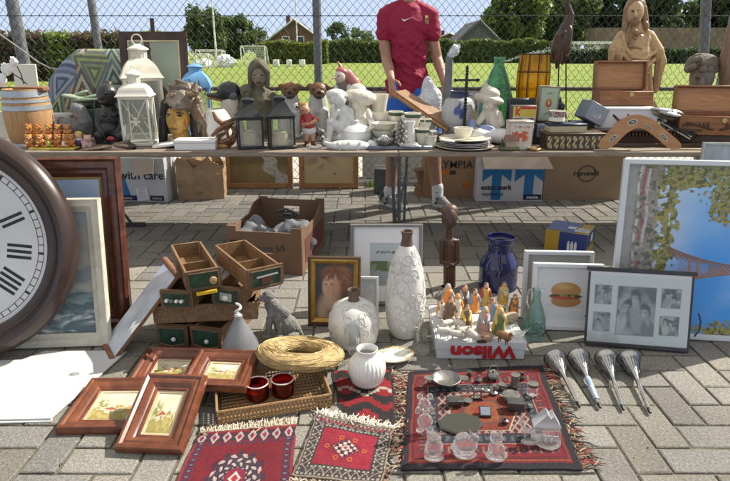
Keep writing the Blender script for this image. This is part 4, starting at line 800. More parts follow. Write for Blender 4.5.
SC('bonnet_statue', 'cream statue of a girl bending under a very wide sun hat', 'statue', 4.1, T, [e(360, 97, 4, 16, 8, 12, 8), e(357, 91, 0, 9, 7, 9, -10), e(356, 105, 8, 5, 5, 5, 0), c(358, 108, 0, 360, 124, 0, 9, 12), c(350, 112, 2, 344, 122, 8, 4, 3.4), c(344, 122, 8, 352, 126, 10, 3, 2.6), c(367, 112, 2, 372, 122, 7, 4, 3.4), e(360, 134, 0, 14, 10, 11, 0), c(364, 118, 9, 356, 128, 12, 2.4, 2)], col=(.66, .62, .53), mat=mst, vox=.75, sm=2)
# ================================================================ crockery
ivory = M('ivory_glaze', (.70, .66, .55), .25, var=.05, coat=.3); wglz = M('white_china', (.74, .74, .71), .18, var=.03, coat=.4); grnb = M('dark_green_band', (.06, .09, .05), .4)
vessel('tall_beaker', 'tall flared cream beaker behind the stacked bowls', 'beaker', 379, 4.2, T, [(5.5, 138), (6, 120), (7.4, 106), (9.2, 94)], ivory)
vessel('cream_bowl', 'small cream bowl behind the bowl stack, left of the green rimmed cups', 'bowl', 380, 4.12, T, [(5, 141), (8, 136), (9.5, 128), (10, 112)], ivory)
Y = 3.93; n = 0
for k, lb in enumerate(('cream bowl at the bottom of its stack', 'cream bowl in the middle of its stack', 'cream bowl topmost of its stack')):
    s_ = mpp(Y, T); mb = MB(); z = k*.046; mb.lathe([(0, z), (.042, z), (.075, z+.03), (.089, z+.058), (.092, z+.061), (.088, z+.060), (.072, z+.034), (.04, z+.008), (0, z+.008)], 40, cap=False)
    o = mb.build('cream_bowl', ivory, loc=(xat(384, 140, Y), Y, T)); tag(o, lb, 'bowl', 'stack of cream bowls')
def cup(label, px, py, Y, z0, r, h, mat, band=None, handle=1, name='cup', group=None, flare=.72):
    t = thing(name, label, name.split('_')[-1], (xat(px, py, Y), Y, z0), group=group); pr = [(r*.55, 0), (r*flare*.9, h*.18), (r*.88, h*.55), (r, h)]
    MB().lathe([(0, 0)]+inner(pr, .0035, .85), 32, cap=False).build('bowl', mat, t)
    if band: MB().lathe([(r*.965, h*.76), (r*1.012, h*.76), (r*1.022, h*.93), (r*.985, h*.93)], 32, cap=False).build('painted_band', band, t)
    if handle: MB().tube([(handle*r*.86, 0, h*.8), (handle*r*1.35, 0, h*.78), (handle*r*1.45, 0, h*.5), (handle*r*1.15, 0, h*.25), (handle*r*.8, 0, h*.25)], .0045, 6).build('handle', mat, t)
    return t
cup('green rimmed cream cup at the back left of the cup group', 396, 122, 4.05, T+.10, .052, .118, ivory, grnb, -1, group='green rimmed cups')
cup('tallest green rimmed cream cup, in the middle of the cup group', 412, 133, 3.95, T+.095, .06, .122, ivory, grnb, 1, group='green rimmed cups')
cup('green rimmed cream cup at the front right of the cup group', 421.5, 143, 3.86, T+.023, .051, .10, ivory, grnb, 1, group='green rimmed cups')
cup('green rimmed cream cup half hidden behind the front right cup', 425, 130, 4.02, T+.095, .045, .075, ivory, grnb, 0, group='green rimmed cups')
o = MB().box((0, 0, .047), (.34, .15, .094), bev=.004).build('display_step', M('grey_card', (.33, .33, .33), .8), loc=(xat(412, 140, 4.0), 4.0, T)); tag(o, 'low grey display step lifting the green rimmed cups', 'step')
vessel('milk_jug', 'slim white milk jug in front of the tall green rimmed cup', 'jug', 409, 3.84, T, [(5, 148), (6.4, 142), (6, 132), (5, 126), (5.8, 121)], wglz, th=.003)
o = MB().box((0, 0, .012), (.44, .12, .022), bev=.004).build('grey_tray', M('blue_grey_tray', (.20, .22, .25), .4), loc=(xat(399, 148, 3.76), 3.80, T)); tag(o, 'flat blue grey tray under the silver rose dish', 'tray')
silv = M('tarnished_silver', (.42, .42, .41), .28, .85, var=.3, bump=.3, bscale=150)
t = thing('rose_dish', 'dark silver dish holding a pale metal rose', 'dish', (xat(384, 148, 3.77), 3.78, T+.023)); s_ = mpp(3.77, T)
MB().lathe([(0, 0), (.03, 0), (.055, .02), (.064, .042), (.06, .044), (.05, .022), (0, .01)], 28, cap=False, flute=.08, nf=10).build('bowl', silv, t)
mb = MB()
for k in range(26): a = k*2.4; q = .006+.0011*k; mb.ball((q*math.cos(a), q*math.sin(a), .058-.0009*k), (.015, .006, .012), 8, 6, (.5, 0, a+pi/2))
mb.build('rose', M('pale_silver', (.62, .62, .61), .35, .5), t)
t = thing('frilly_ornament', 'grey frilly ceramic ornament of leaves right of the silver rose', 'ornament', (xat(401, 148, 3.78), 3.785, T+.023)); mb = MB()
for k in range(46): z = .004+.0044*k*.9; a = k*2.39; q = .035*(1-z/.26); mb.ball((q*math.cos(a), q*math.sin(a), z), (.017, .007, .013), 8, 6, (rnd.uniform(-.5, .5), rnd.uniform(-.6, .6), a))
mb.build('leaves', M('grey_ceramic', (.36, .35, .33), .45, var=.3), t)
SC('fish_figure', 'pinkish silver fish figure lying at the front of the grey tray', 'fish figure', 3.755, T+.023, [e(412, 146.5, 2, 11, 3.6, 4, 8), c(402, 146, 2, 398, 143, 2, 2.4, 1), c(402, 146, 2, 398, 149, 2, 2.4, 1), e(413, 143.6, 2, 5, 2, 1.5, 8), e(421, 148, 2, 3, 2.4, 3, 0)], col=(.42, .36, .34), vox=.5, sm=1, mat=silv)
t = thing('tureen', 'white lidded tureen with small knob right of the seated child statue', 'tureen', (xat(357, 141, 3.95), 3.95, T)); pr = LP(357, 3.95, T, [(9, 146), (14, 142), (15.5, 135), (14.5, 131)]); pr[0] = (pr[0][0], 0)
MB().lathe([(0, 0)]+pr+[(0, pr[-1][1])], 36, cap=False).build('bowl', wglz, t); z = pr[-1][1]; MB().lathe([(0, z), (.10, z), (.103, z+.006), (.07, z+.035), (.02, z+.05), (.012, z+.058), (.02, z+.07), (0, z+.08)], 36, cap=False).build('lid', wglz, t)
for s_ in (-1, 1): MB().tube([(s_*.098, 0, z*.8), (s_*.128, 0, z*.95), (s_*.128, 0, z*.6), (s_*.1, 0, z*.5)], .006, 6).build('handle', wglz, t)
# more china crowding the middle of the table
vessel('bud_vase', 'small white bud vase between the bonnet statue and the bowl stack', 'vase', 371, 4.02, T, [(4, 146), (5.5, 139), (4.5, 131), (2.2, 125), (2.8, 120)], wglz, th=.003, seg=24)
cup('plain cream cup without band at the far left of the cup group', 390, 132, 4.1, T+.105, .046, .09, ivory, None, 0)
cup('cream cup with green rim standing low behind the rose dish', 401, 143, 3.9, T+.023, .045, .08, ivory, grnb, -1, group='green rimmed cups')
vessel('sugar_bowl', 'small white sugar bowl right of the tureen at the front', 'bowl', 373.5, 3.80, T, [(4.5, 150), (7, 146.5), (6.5, 142), (4.4, 140)], wglz, th=.003, seg=28)
vessel('cream_jug', 'short cream jug with wide lip at the right end of the grey tray', 'jug', 430.5, 3.84, T, [(5, 150), (6.6, 145), (5.2, 138), (6, 135.5)], ivory, th=.003, seg=28)
SC('dancer_figurine', 'small white porcelain dancer standing between the elf and the beaker', 'figurine', 4.22, T, [c(369, 140, 0, 369, 118, 0, 6.5, 2.4), c(369, 118, 0, 369, 111, 0, 3, 2.4), e(369, 107, 0, 2.8, 3.2, 2.8, 0, (.5, .36, .28)), e(369, 105.5, -.6, 3, 2.6, 3, 0, (.2, .11, .05)), c(366.5, 112, 0, 362.5, 106, 2, 1.1, .9), c(371.5, 112, 0, 375, 117, 3, 1.1, .9)], col=(.66, .66, .66), vox=.6, sm=1)
SC('cat_figurine', 'small grey cat figurine sitting behind the red shirted footballer', 'figurine', 4.1, T, [e(321, 141, 0, 5, 6, 5, 0), e(321, 132, 2, 3.6, 3.4, 3.4, 0), c(319, 130, 2, 318, 127, 2, 1.2, .5), c(323, 130, 2, 324, 127, 2, 1.2, .5), c(319, 138, 4, 319, 146, 5, 1.4, 1.3), c(323, 138, 4, 323, 146, 5, 1.4, 1.3)], col=(.26, .25, .24), vox=.6, sm=1)
# plastic bag
bm_, nt, bs = base('clear_plastic'); bs.inputs['Base Color'].default_value = (.80, .85, .92, 1); bs.inputs['Roughness'].default_value = .12
tr = nt.nodes.new('ShaderNodeBsdfTransparent'); mx = nt.nodes.new('ShaderNodeMixShader'); setbump(nt, bs, noise(nt, 26, 4, dist=2), .9, .03)
nt.links.new(ramp(nt, noise(nt, 9, 4), .35, 1.0), mx.inputs[0]); nt.links.new(bs.outputs[0], mx.inputs[1]); nt.links.new(tr.outputs[0], mx.inputs[2]); nt.links.new(mx.outputs[0], nt.nodes['Material Output'].inputs[0])
def crumple(name, label, cat, px, py, Y, r, z0, mat, amp=.25, seed=1, group=None):
    rr = random.Random(seed); loc = V((xat(px, py, Y), Y, z0)); ns = [(V((rr.gauss(0, 1), rr.gauss(0, 1), rr.gauss(0, 1))).normalized(), rr.uniform(2, 6), rr.uniform(0, 6)) for _ in range(14)]; mb = MB(); mb.ball((0, 0, r[2]), r, 40, 26)
    mb.v = [tuple(V((p[0], p[1], p[2]-r[2]))*(1+amp*sum(math.sin(k*(V(p)/max(r)).dot(d)*2+f) for d, k, f in ns)/5)+V((0, 0, r[2]))) for p in mb.v]; mb.v = [(x, y, max(0, z)) for x, y, z in mb.v]
    o = mb.build(name, mat, None, loc, ang=50); return tag(o, label, cat, group)
crumple('plastic_bag', 'crumpled clear plastic bag with a blue tint in front of the red shirt', 'plastic bag', 428, 110, 4.36, (.105, .06, .205), T, bm_, .22, 4)
crumple('blue_wrapping', 'blue plastic wrapping lying low inside the clear bag by the wooden tray', 'wrapping', 434, 118, 4.40, (.045, .025, .085), T, M('blue_plastic', (.10, .25, .5), .3), .2, 5)
t = thing('steel_post', 'square grey steel post with crinkled plastic wrapped round its top', 'post', (xat(447, 118, 4.5), 4.52, T)); h_ = zat(56, 4.52)-T
MB().box((0, 0, h_/2), (.062, .045, h_), bev=.006, top=.85).build('shaft', M('dull_grey_steel', (.16, .17, .18), .5, .4, bump=.1), t); mb = MB(); mb.ball((.03, 0, h_+.03), (.034, .03, .06), 18, 12, (0, .6, 0), noise=.22); mb.build('plastic_wrap', bm_, t, ang=60);
# wooden tray board held by the man
wb = wood('walnut_board', (.18, .09, .04), (.36, .20, .09), .45, (1, 10, 10), 6, .2, coat=.2)
q0 = [P(394, 94, 4.28), P(404, 92, 4.38), P(456, 124, 4.22), P(447, 131, 4.1)]; c0 = sum(q0, V())/4
t = thing('wooden_board', 'long reddish brown wooden board propped up under the hand of the man', 'board', c0); MB().slab([p-c0 for p in q0], .024).build('board', wb, t); mb = MB()
mb.tube([q0[0]-c0, q0[3]-c0], .014, 6); mb.tube([q0[1]-c0, q0[2]-c0], .010, 6); mb.build('edge_moulding', wood('board_edge', (.26, .13, .05), (.42, .25, .12), .4), t)
crumple('paper_bundle', 'grey crumpled paper bundle lying on the slanted wooden board', 'paper', 432, 112, 4.34, (.10, .035, .05), T+.11, M('grey_paper', (.45, .45, .43), .7), .15, 8)
o = MB().box((0, 0, .03), (.14, .12, .06), (0, 0, .3), .004).build('wooden_box', wood('dark_walnut', (.08, .04, .02), (.17, .085, .04), .5), loc=(xat(433, 140, 4.02), 4.05, T)); tag(o, 'small dark wooden box under the slanted board', 'box')
# stoneware jug
jugc = MC('salt_glaze', .3, .1, 80, coat=.3, var=.08)
Y = 4.2; pr = LP(458, Y, T, [(10, 138), (14.5, 131), (17.2, 120), (17, 110), (13.5, 100), (9.5, 96.5), (9.3, 93), (10.2, 91)]); pr[0] = (pr[0][0], 0)
t = thing('stoneware_jug', 'pale grey stoneware jug with a blue painted leaf and dark blue neck', 'jug', (xat(458, 120, Y), Y, T)); H_ = pr[-1][1]
def colored_lathe(name, pr, fn, mat, parent, seg=96, sub=5):
    q = []
    for (a, b), (c_, d_) in zip(pr, pr[1:]): q += [(a+(c_-a)*k/sub, b+(d_-b)*k/sub) for k in range(sub)]
    q.append(pr[-1]); A = np.linspace(0, 2*pi, seg+1); rr = np.array([x[0] for x in q]); zz = np.array([x[1] for x in q]); pts = np.stack([rr[:, None]*np.sin(A)[None], -rr[:, None]*np.cos(A)[None], np.repeat(zz[:, None], seg+1, 1)], -1)
    U = np.repeat(A[None], len(q), 0); U = np.where(U > pi, U-2*pi, U); Z = np.repeat(zz[:, None], seg+1, 1)/max(zz); return grid_mesh(name, pts, fn(U, Z), mat, parent)
def jugpaint(a, z):
    img = full(a, (.43, .44, .45))
    for ax, az, rx, rz in ((-.25, .62, .2, .09), (.02, .56, .16, .11), (-.1, .72, .1, .06), (.2, .66, .14, .05)): img = lay(img, blob(a, z, ax, az, rx, rz, .12), (.05, .075, .25))
    return lay(img, ss(.86, .87, z), (.02, .028, .085))
colored_lathe('body', [(0.001, 0)]+inner(pr, .005, .5), jugpaint, jugc, t)
MB().tube([(pr[-2][0], 0, H_*.93), (pr[-2][0]+.045, 0, H_*.9), (pr[-2][0]+.062, 0, H_*.68), (pr[2][0]*.96, 0, H_*.5)], .008, 8).build('handle', M('blue_grey_glaze', (.18, .2, .28), .3), t)
Y = 4.02; irn = M('black_iron', (.025, .024, .024), .4, .5); t = thing('candlestick', 'black twisted candlestick with a small crossbar in front of the grey jug', 'candlestick', (xat(464, 130, Y), Y, T)); H_ = zat(65, Y)-T; mb = MB(); pr = [(0, 0), (.04, 0), (.042, .008), (.02, .02), (.03, .05), (.032, .075), (.012, .10)]; z = .10
while z < H_-.02: pr += [(.0075, z), (.0135, z+.010), (.0075, z+.02)]; z += .021
mb.lathe(pr+[(.004, H_), (0, H_)], 16, cap=False); mb.build('shaft', irn, t); mb = MB(); zc = zat(80, Y)-T; mb.box((0, 0, zc), (.15, .016, .014), bev=.004)
for s_ in (-1, 1): mb.ball((s_*.075, 0, zc), (.014, .012, .012), 10, 6)
mb.build('crossbar', irn, t)
# plates with cup and saucer
Y = 3.76; pk = M('pale_mauve_glaze', (.52, .47, .48), .25, coat=.3); cx = xat(466, 150, Y)
def plate(label, z, r, mat, group): mb = MB(); mb.lathe([(0, z), (r*.55, z), (r*.62, z+.003), (r, z+.014), (r, z+.017), (r*.6, z+.0065), (0, z+.005)], 56, cap=False); o = mb.build('plate', mat, loc=(cx, Y+.07, T)); tag(o, label, 'plate', group)
plate('large cream plate at the bottom of the stack under the teacup', 0, .195, ivory, 'stack of plates')
for k, lb in enumerate(('mauve plate second from the bottom of the teacup stack', 'mauve plate third from the bottom of the teacup stack', 'mauve plate fourth from the bottom of the teacup stack')): plate(lb, .010+.010*k, .166, pk, 'stack of plates')
plate('cream plate topmost of the stack, right under the teacup', .052, .172, ivory, 'stack of plates')
cup('cream gilt teacup standing on top of the plate stack', 463, 136, Y+.07, T+.06, .066, .072, ivory, None, 1, 'teacup')
t = thing('spoon_rest', 'small cream spoon rest leaning over the rim of the top plate', 'dish', (cx-.13, Y-.05, T+.066)); MB().ball((0, 0, 0), (.06, .04, .010), 16, 8, (0, .1, 0)).build('dish', ivory, t); MB().tube([(.04, 0, .003), (.12, .01, .008)], .007, 6, flat=.4).build('handle', ivory, t)
# green bottle, gnome, clog, amber vase, heron
gg = glass('bottle_green_glass', (.40, .66, .55), .25, .06, 1., 30)
vessel('demijohn', 'tall green glass bottle with a dimpled conical body', 'bottle', 494, 4.4, T, [(13, 136), (16.5, 126), (17.2, 112), (15.5, 100), (12, 86), (8.5, 74), (5, 66), (4.6, 60), (5.6, 57)], gg, th=.006, deep=.97, seg=48, flute=.03, nf=18)
SC('mushroom_gnome', 'cream ceramic gnome in a broad pointed mushroom hat', 'gnome', 4.08, T, [c(485, 85.5, 0, 489, 95, 0, 3, 8), e(489, 99, 0, 15, 5, 12, 12), e(490, 93, 0, 10, 6, 9, 12), e(489, 106, 4, 6, 6, 6, 0), c(490, 110, 0, 493, 128, 0, 8, 10), c(484, 114, 4, 478, 124, 8, 3.4, 3), c(499, 114, 3, 502, 124, 7, 3.4, 3), e(493, 137, 0, 12, 7, 10, 0), e(487, 107, 9, 2, 2, 2, 0)], col=(.60, .55, .46), mat=mst, vox=.7, sm=2)
SC('wooden_clog', 'white clog with a blue edge to its opening behind the plate stack', 'clog', 3.96, T, [e(500, 136, 0, 13, 7.5, 9, 0, (.72, .72, .72)), c(487, 138, 0, 476, 134, 0, 7, 6.5, (.70, .71, .72)), e(472, 127, 0, 4, 8, 6, 0, (.16, .22, .42)), c(509, 133, 0, 514, 128, 0, 5, 2, (.72, .72, .72)), e(487, 129, -4, 9, 4, 2, 10, (.25, .32, .52)), e(481, 140, 0, 12, 5, 8, 0, (.7, .7, .7))], col=(.7, .7, .7), vox=.7, sm=2)
ag = glass('amber_glass', (.96, .70, .10), .5, .08, .22, 18); iron = M('rust_iron', (.06, .032, .02), .6, .4, bump=.3)
t, pr = vessel('amber_vase', 'hexagonal amber glass vase bound with dark metal ribs', 'vase', 528, 4.36, T, [(9.5, 137), (11, 122), (13.4, 105), (15, 85), (15, 72), (13.8, 60), (13.4, 54.5)], ag, th=.006, seg=80, flute=.07, nf=10, part='glass_body'); mb = MB()
for k in range(10): a = 2*pi*k/10+pi/10; mb.tube([((r_+.003)*math.cos(a), (r_+.003)*math.sin(a), z) for r_, z in pr], .0038, 5)
mb.build('metal_rib', iron, t)
for k in (0, len(pr)-3, len(pr)-1): r_, z = pr[k]; MB().tube([((r_+.003)*math.cos(2*pi*j/32), (r_+.003)*math.sin(2*pi*j/32), z+.002) for j in range(32)], .0035, 5, True).build('metal_hoop', iron, t)
hw = MC('dark_carved_wood', .45, .25, 60, var=.35, coat=.15); HB = (.055, .026, .016)
t = thing('heron_figure', 'tall dark wooden heron on thin legs right of the amber vase', 'bird figure', (xat(561, 130, 4.38), 4.38, T))
SC('body', '', '', 4.38, T+.02, [c(563, 48, 0, 566, 28, 0, 8.2, 6, HB), c(560, 54, 0, 556.5, 68, 0, 4.6, 1.2, HB), c(566, 54, -3, 562, 64, -3, 3, 1, HB), e(561.5, 43, 0, 8.6, 17, 8, 14, HB), c(567, 26, 0, 570.5, 15, 0, 5, 3.6, (.06, .03, .018)), c(570.5, 15, 0, 567, 4, 0, 3.4, 2.6, (.045, .022, .014)), c(567, 4, 0, 571, -12, 0, 2.6, 2.4, HB), c(556, 36, 5, 555.5, 60, 4, 1.6, .8, (.09, .045, .026)), c(560, 34, 7, 558, 62, 5, 1.6, .8, (.09, .045, .026)), c(565, 32, 7, 561, 60, 6, 1.6, .8, (.09, .045, .026)), c(571, -12, 0, 572, -26, 0, 2.4, 3, HB), e(573, -29, 0, 5, 3.6, 3.6, 0, HB), c(571, -27, 2, 568, 4, 6, 2, .8, (.04, .02, .014)), e(566, 40, 4, 5, 13, 5, 12, HB)], col=HB, vox=.75, sm=2, mat=hw, parent=t)
Lo = t.location
for a, b in (((559, 60), (557, 132)), ((566, 58), (566, 132))): MB().tube([P(*a, 4.38)-Lo, P(*b, 4.38)-Lo], .0045, 6).build('leg', irn, t)
MB().box((0, 0, .011), (.14, .10, .022), bev=.004).build('base_block', dw, t)
# tins
def pbox(name, label, cat, px, Y, z0, w_, d_, h_, fn, sidecol, yaw=0, tilt=0, roll=0, lid=None, bev=.004, group=None, res=60, wear=.5):
    t = thing(name, label, cat, (xat(px, 140, Y), Y, z0), (R(tilt), R(roll), R(yaw)), group)
    sm_ = M('tin_'+'_'.join('%02d' % int(x*99) for x in sidecol), sidecol, .45, var=.12, bump=.08)
    MB().box((0, 0, h_/2), (w_, d_, h_), bev=bev).build('body', sm_, t)
    panel('printed_front', w_-2*bev, h_-2*bev, fn, t, 0, 0, res, MC('printed_tin', .35, .05, 60, coat=.2), (0, -d_/2-.0012, bev), (pi/2, 0, 0))
    if lid: MB().box((0, 0, h_-.006), (w_+.004, d_+.006, .018), bev=.003).build('lid', M('tinlid_'+'_'.join('%02d' % int(x*99) for x in lid), lid, .35, .2), t)
    return t
def tin_green(u, v):
    img = full(u, (.40, .49, .38)); img = lay(img, ((u < .06) | (u > .94) | (v < .04) | (v > .96))*1., (.25, .22, .12))
    img = lay(img, blob(u, v, .5, .52, .22, .17, .06), (.52, .40, .18)); img = lay(img, blob(u, v, .5, .52, .15, .115, .06), (.30, .07, .04)); img = lay(img, blob(u, v, .5, .54, .07, .06, .1), (.6, .45, .2))
    for k in range(5): img = lay(img, blob(u, v, .5+.07*(k-2), .22-.018*abs(k-2)+.03*(k % 2), .035, .028, .3), (.14, .21, .2)); img = lay(img, blob(u, v, .5+.06*(k-2), .80+.02*(k % 2), .03, .03, .3), (.18, .25, .22))
    return img
o = MB().box((0, 0, .07), (.13, .08, .139), bev=.004).build('dark_box', M('black_tin', (.03,)*3), loc=(xat(543, 140, 4.14), 4.14, T)); tag(o, 'dark box carrying the tall pale green tin', 'box')
pbox('tea_tin', 'tall pale green tin with a red round emblem behind the floral mug', 'tin', 543, 4.14, T+.14, .138, .08, .245, tin_green, (.3, .27, .2), -4, 0, 2)
def tin_yellow(u, v):
    img = full(u, (.55, .52, .45)); img = lay(img, ss(.55, .57, v), (.58, .46, .07)); img = lay(img, (v > .88)*(u > .3)*1., (.45, .06, .04)); img = lay(img, ((np.abs(u-.13) < .035) & (v > .6))*1., (.48, .05, .04)); img = lay(img, ((np.abs(np.abs(v-.76)-(u-.13)*.8) < .06) & (u > .13) & (u < .3))*1., (.48, .05, .04))
    n = fbm(u, v, 9, 4); img = lay(img, (v < .5)*(n > .5)*1., (.12, .09, .10)); return lay(img, (v < .5)*(n < .36)*1., (.45, .3, .2))
pbox('coffee_tin', 'old tin with a yellow top band and red letter above the white tin', 'tin', 520.5, 3.98, T+.10, .165, .08, .165, tin_yellow, (.12, .1, .1), 2)
o = MB().box((0, 0, .05), (.16, .09, .099), bev=.004).build('dark_box', M('black_tin', (.03, .03, .034), .5), loc=(xat(520, 140, 3.98), 3.99, T)); tag(o, 'dark box hidden behind the white tin, under the yellow banded tin', 'box')
o = MB().box((0, 0, .152), (.195, .06, .304), bev=.012).build('black_case', M('black_case', (.028, .029, .032), .45), loc=(xat(519, 125, 4.12), 4.11, T+.0)); tag(o, 'black upright case with rounded corners behind the yellow banded tin', 'case')
def tin_white(u, v):
    img = full(u, (.62, .57, .50)); n = fbm(u, v, 8, 12); r_ = blob(u, v, .5, .42, .32, .16, .3)*(n > .42); img = lay(img, r_*1., (.55, .12, .05)); img = lay(img, blob(u, v, .42, .6, .4, .08, .2)*(fbm(u, v, 16, 5) > .46), (.5, .1, .06)); img = lay(img, ((np.abs(v-.82) < .04) & (fbm(u*3, v, 20, 2) > .5) & (np.abs(u-.5) < .36))*1., (.35, .2, .16)); return lay(img, ((u < .03) | (u > .97))*1., (.4, .3, .25))
pbox('biscuit_tin', 'worn white tin with red fruit print at the table edge', 'tin', 518.5, 3.77, T, .158, .085, .185, tin_white, (.45, .42, .38), 4, lid=(.45, .42, .38))
def tin_bw(u, v): return lay(full(u, (.36, .40, .48)), (fbm(u, v, 7, 7) > .52)*1., (.10, .14, .25))
pbox('blue_tin', 'small blue and white patterned tin left of the floral mug', 'tin', 542, 3.98, T+.05, .10, .06, .09, tin_bw, (.2, .23, .3), 5)
o = MB().box((0, 0, .025), (.2, .09, .05), bev=.004).build('book_stack', M('dark_grey_cloth', (.06, .06, .065), .7), loc=(xat(538, 140, 4.02), 4.03, T)); tag(o, 'dark cloth book under the blue and white tin', 'book')
dwd = wood('dark_box_wood', (.05, .03, .02), (.11, .07, .045), .5, (1, 8, 8), 8, .3)
def ornate(u, v):
    uu = u*9; n = np.abs(np.sin(uu*pi)*np.cos((v-.5)*6+np.sin(uu*2*pi)*1.3)); f = fbm(uu, v, 7, 3); img = full(u, (.05, .04, .03)); img = lay(img, (f*.6+n*.6 > .56)*1., (.42, .33, .17)); img = lay(img, (n*f > .42)*1., (.55, .46, .28)); return lay(img, ((v < .05) | (v > .95) | (u < .012) | (u > .988))*1., (.12, .08, .05))
Y = 3.77; t = pbox('ornate_box', 'long dark wooden box with a gilded floral front', 'box', 571, Y+.05, T, .375, .15, .095, ornate, (.07, .045, .03), 0, res=220); MB().box((0, 0, .1015), (.395, .17, .014), bev=.004).build('lid', dwd, t)
z = T+.109
def plain(col): return lambda u, v: full(u, col)
pbox('cream_book', 'thick cream edged book with a dark blue cover on the gilded box', 'book', 564, Y+.06, z, .245, .11, .052, lambda u, v: full(u, (.55, .48, .30))*(.9+.15*np.sin(v*90)[..., None]), (.45, .40, .27), 2, lid=(.03, .04, .07), bev=.002)
t = cup('floral mug with pale roses standing on the cream edged book', 556.5, 122, Y+.06, z+.056, .055, .078, ivory, None, 1, 'mug', flare=1.1)
colored_lathe('painted_flowers', [(.0455, .012), (.0478, .03), (.0515, .055), (.0562, .076)], lambda a, q: lay(lay(full(a, (.5, .46, .40)), (fbm(a*2, q*2.2, 3, 4) > .5)*1., (.42, .16, .17)), (fbm(a*3, q*3, 3, 9) > .62)*1., (.08, .05, .06)), MC('painted_mug', .3, 0), t)
def greyblue(u, v): return lay(full(u, (.26, .31, .38)), blob(u, v, .55, .4, .25, .16, .4)*(fbm(u, v, 9, 2) > .45), (.5, .53, .56))
pbox('grey_blue_box', 'grey blue tin box tipped on its corner right of the mug', 'box', 585, 4.0, T+.155, .165, .12, .125, greyblue, (.17, .20, .25), 14, 0, 26, res=50)
o = MB().box((0, 0, .075), (.15, .12, .15), bev=.004).build('dark_box', M('charcoal_tin', (.05, .055, .06), .5), loc=(xat(580, 135, 4.05), 4.06, T)); tag(o, 'charcoal box under the tipped grey blue tin box', 'box')
SC('camera_figure', 'small black metal figure between the green tin and the heron legs', 'figure', 4.22, T, [e(556, 100, 0, 5, 6, 5, 0), c(557, 104, 0, 558, 124, 0, 5, 6), e(561, 108, 4, 3.4, 5, 4, 20), e(553, 112, 4, 3, 5, 4, -20), e(558, 132, 0, 8, 6, 7, 0)], col=(.03, .03, .03), vox=.7, mat=MC('dark_bronze', .42))
o = MB().lathe([(0, 0), (.036, 0), (.045, .016), (.043, .018), (.034, .006), (0, .005)], 28, cap=False).build('brass_dish', M('brass', (.55, .40, .17), .3, .8), loc=(xat(534.5, 150, 3.7), 3.71, T)); tag(o, 'tiny round brass dish at the table edge', 'dish')
t = thing('cottage_figurine', 'tiny model cottage with a greenish garden at the table edge', 'figurine', (xat(509, 150, 3.71), 3.72, T)); MB().box((0, 0, .012), (.13, .07, .024), bev=.008).build('garden_base', M('model_green', (.13, .13, .07), .7, bump=.8, bscale=120), t); MB().box((.01, 0, .045), (.07, .045, .045)).build('wall', M('model_wall', (.40, .30, .22), .7), t)
mb = MB(); mb.M = Matrix.Translation((.01, 0, .066)) @ Matrix.Rotation(pi/2, 4, 'Z') @ Matrix.Rotation(pi/2, 4, 'X'); mb.prism([(-.03, 0), (.03, 0), (0, .034)], -.042, .042); mb.build('roof', M('model_roof', (.25, .13, .10), .7, bump=.6), t); MB().lathe([(0, 0.02), (.015, .02), (.012, .045), (0, .085)], 10, c=(-.045, 0, 0), cap=False).build('bush', M('model_bush', (.05, .08, .03), .8, bump=.8, bscale=150), t)
# ================================================================ right end
chw = wood('chest_wood', (.17, .065, .022), (.32, .14, .052), .45, (1, 9, 9), 7, .25, coat=.15); chin = wood('chest_inside', (.36, .17, .07), (.50, .27, .13), .6, (1, 9, 9), 6, .15)
def chest(label, px, Y, z0, w_, d_, h_, lidh, yaw, carve=False, lidtilt=6, group='open wooden chests'):
    t = thing('wooden_chest', label, 'chest', (xat(px, 110, Y), Y, z0), (0, 0, R(yaw)), group); th = .014; b = MB()
    b.box((0, -d_/2+th/2, h_/2), (w_, th, h_), bev=.002); b.box((0, d_/2-th/2, h_/2), (w_, th, h_), bev=.002)
    for s_ in (-1, 1): b.box((s_*(w_/2-th/2), 0, h_/2), (th, d_-2*th-.001, h_-.002), bev=.002)
    b.box((0, 0, th/2), (w_-.03, d_-.03, th)); b.build('chest_body', chw, t)
    l = thing('lid', None, None, (0, d_/2, h_+.002), (R(-lidtilt), 0, 0)); l.parent = t
    l2 = MB(); l2.box((0, 0, lidh/2), (w_, .014, lidh), bev=.002); l2.M = Matrix()
    l2.box((0, -.02, lidh-.007), (w_, .045, .012), bev=.002)
    for s_ in (-1, 1): l2.box((s_*(w_/2-.007), -.02, lidh/2), (.013, .045, lidh-.014), bev=.002)
    o = l2.build('lid', chw, t, (0, d_/2, h_+.002), (R(-lidtilt), 0, 0)); bpy.data.objects.remove(l)
    MB().box((0, -.0085, lidh/2), (w_-.03, .003, lidh-.03)).build('lining', chin, o)
    MB().lathe([(0, 0), (.016, 0), (.016, .005), (0, .007)], 14, cap=False).build('clasp', M('brass', (.55, .4, .17), .3, .8), t, (w_*.08, -d_/2-.001, h_*.8), (pi/2, 0, 0))
    if carve:
        cv = MB()
        for s_ in (-1, 1):
            for k in range(7): a = .2+k*.24; cv.tube([(s_*(.02), -d_/2-.003, h_*.3), (s_*(.05+.022*k), -d_/2-.006, h_*(.35+.05*k)), (s_*(.06+.026*k), -d_/2-.003, h_*(.66-.03*k))], .0065, 6)
        cv.build('carving', wood('carved_dark', (.05, .022, .012), (.10, .05, .025), .45), t)
    return t
wbx = thing('white_box', 'long white box with a hand drawing behind the boomerang', 'box', (xat(621, 130, 4.05), 4.08, T+.075)); MB().box((0, 0, .085), (.42, .2, .17), bev=.003).build('box_base', M('offwhite_card', (.66, .67, .69), .55, var=.04), wbx); MB().box((0, 0, .162), (.43, .21, .018), bev=.003).build('lid', M('offwhite_card', (0, 0, 0)), wbx)
mb = MB(); mb.ball((-.055, -.1015, .05), (.035, .003, .022), 12, 6)
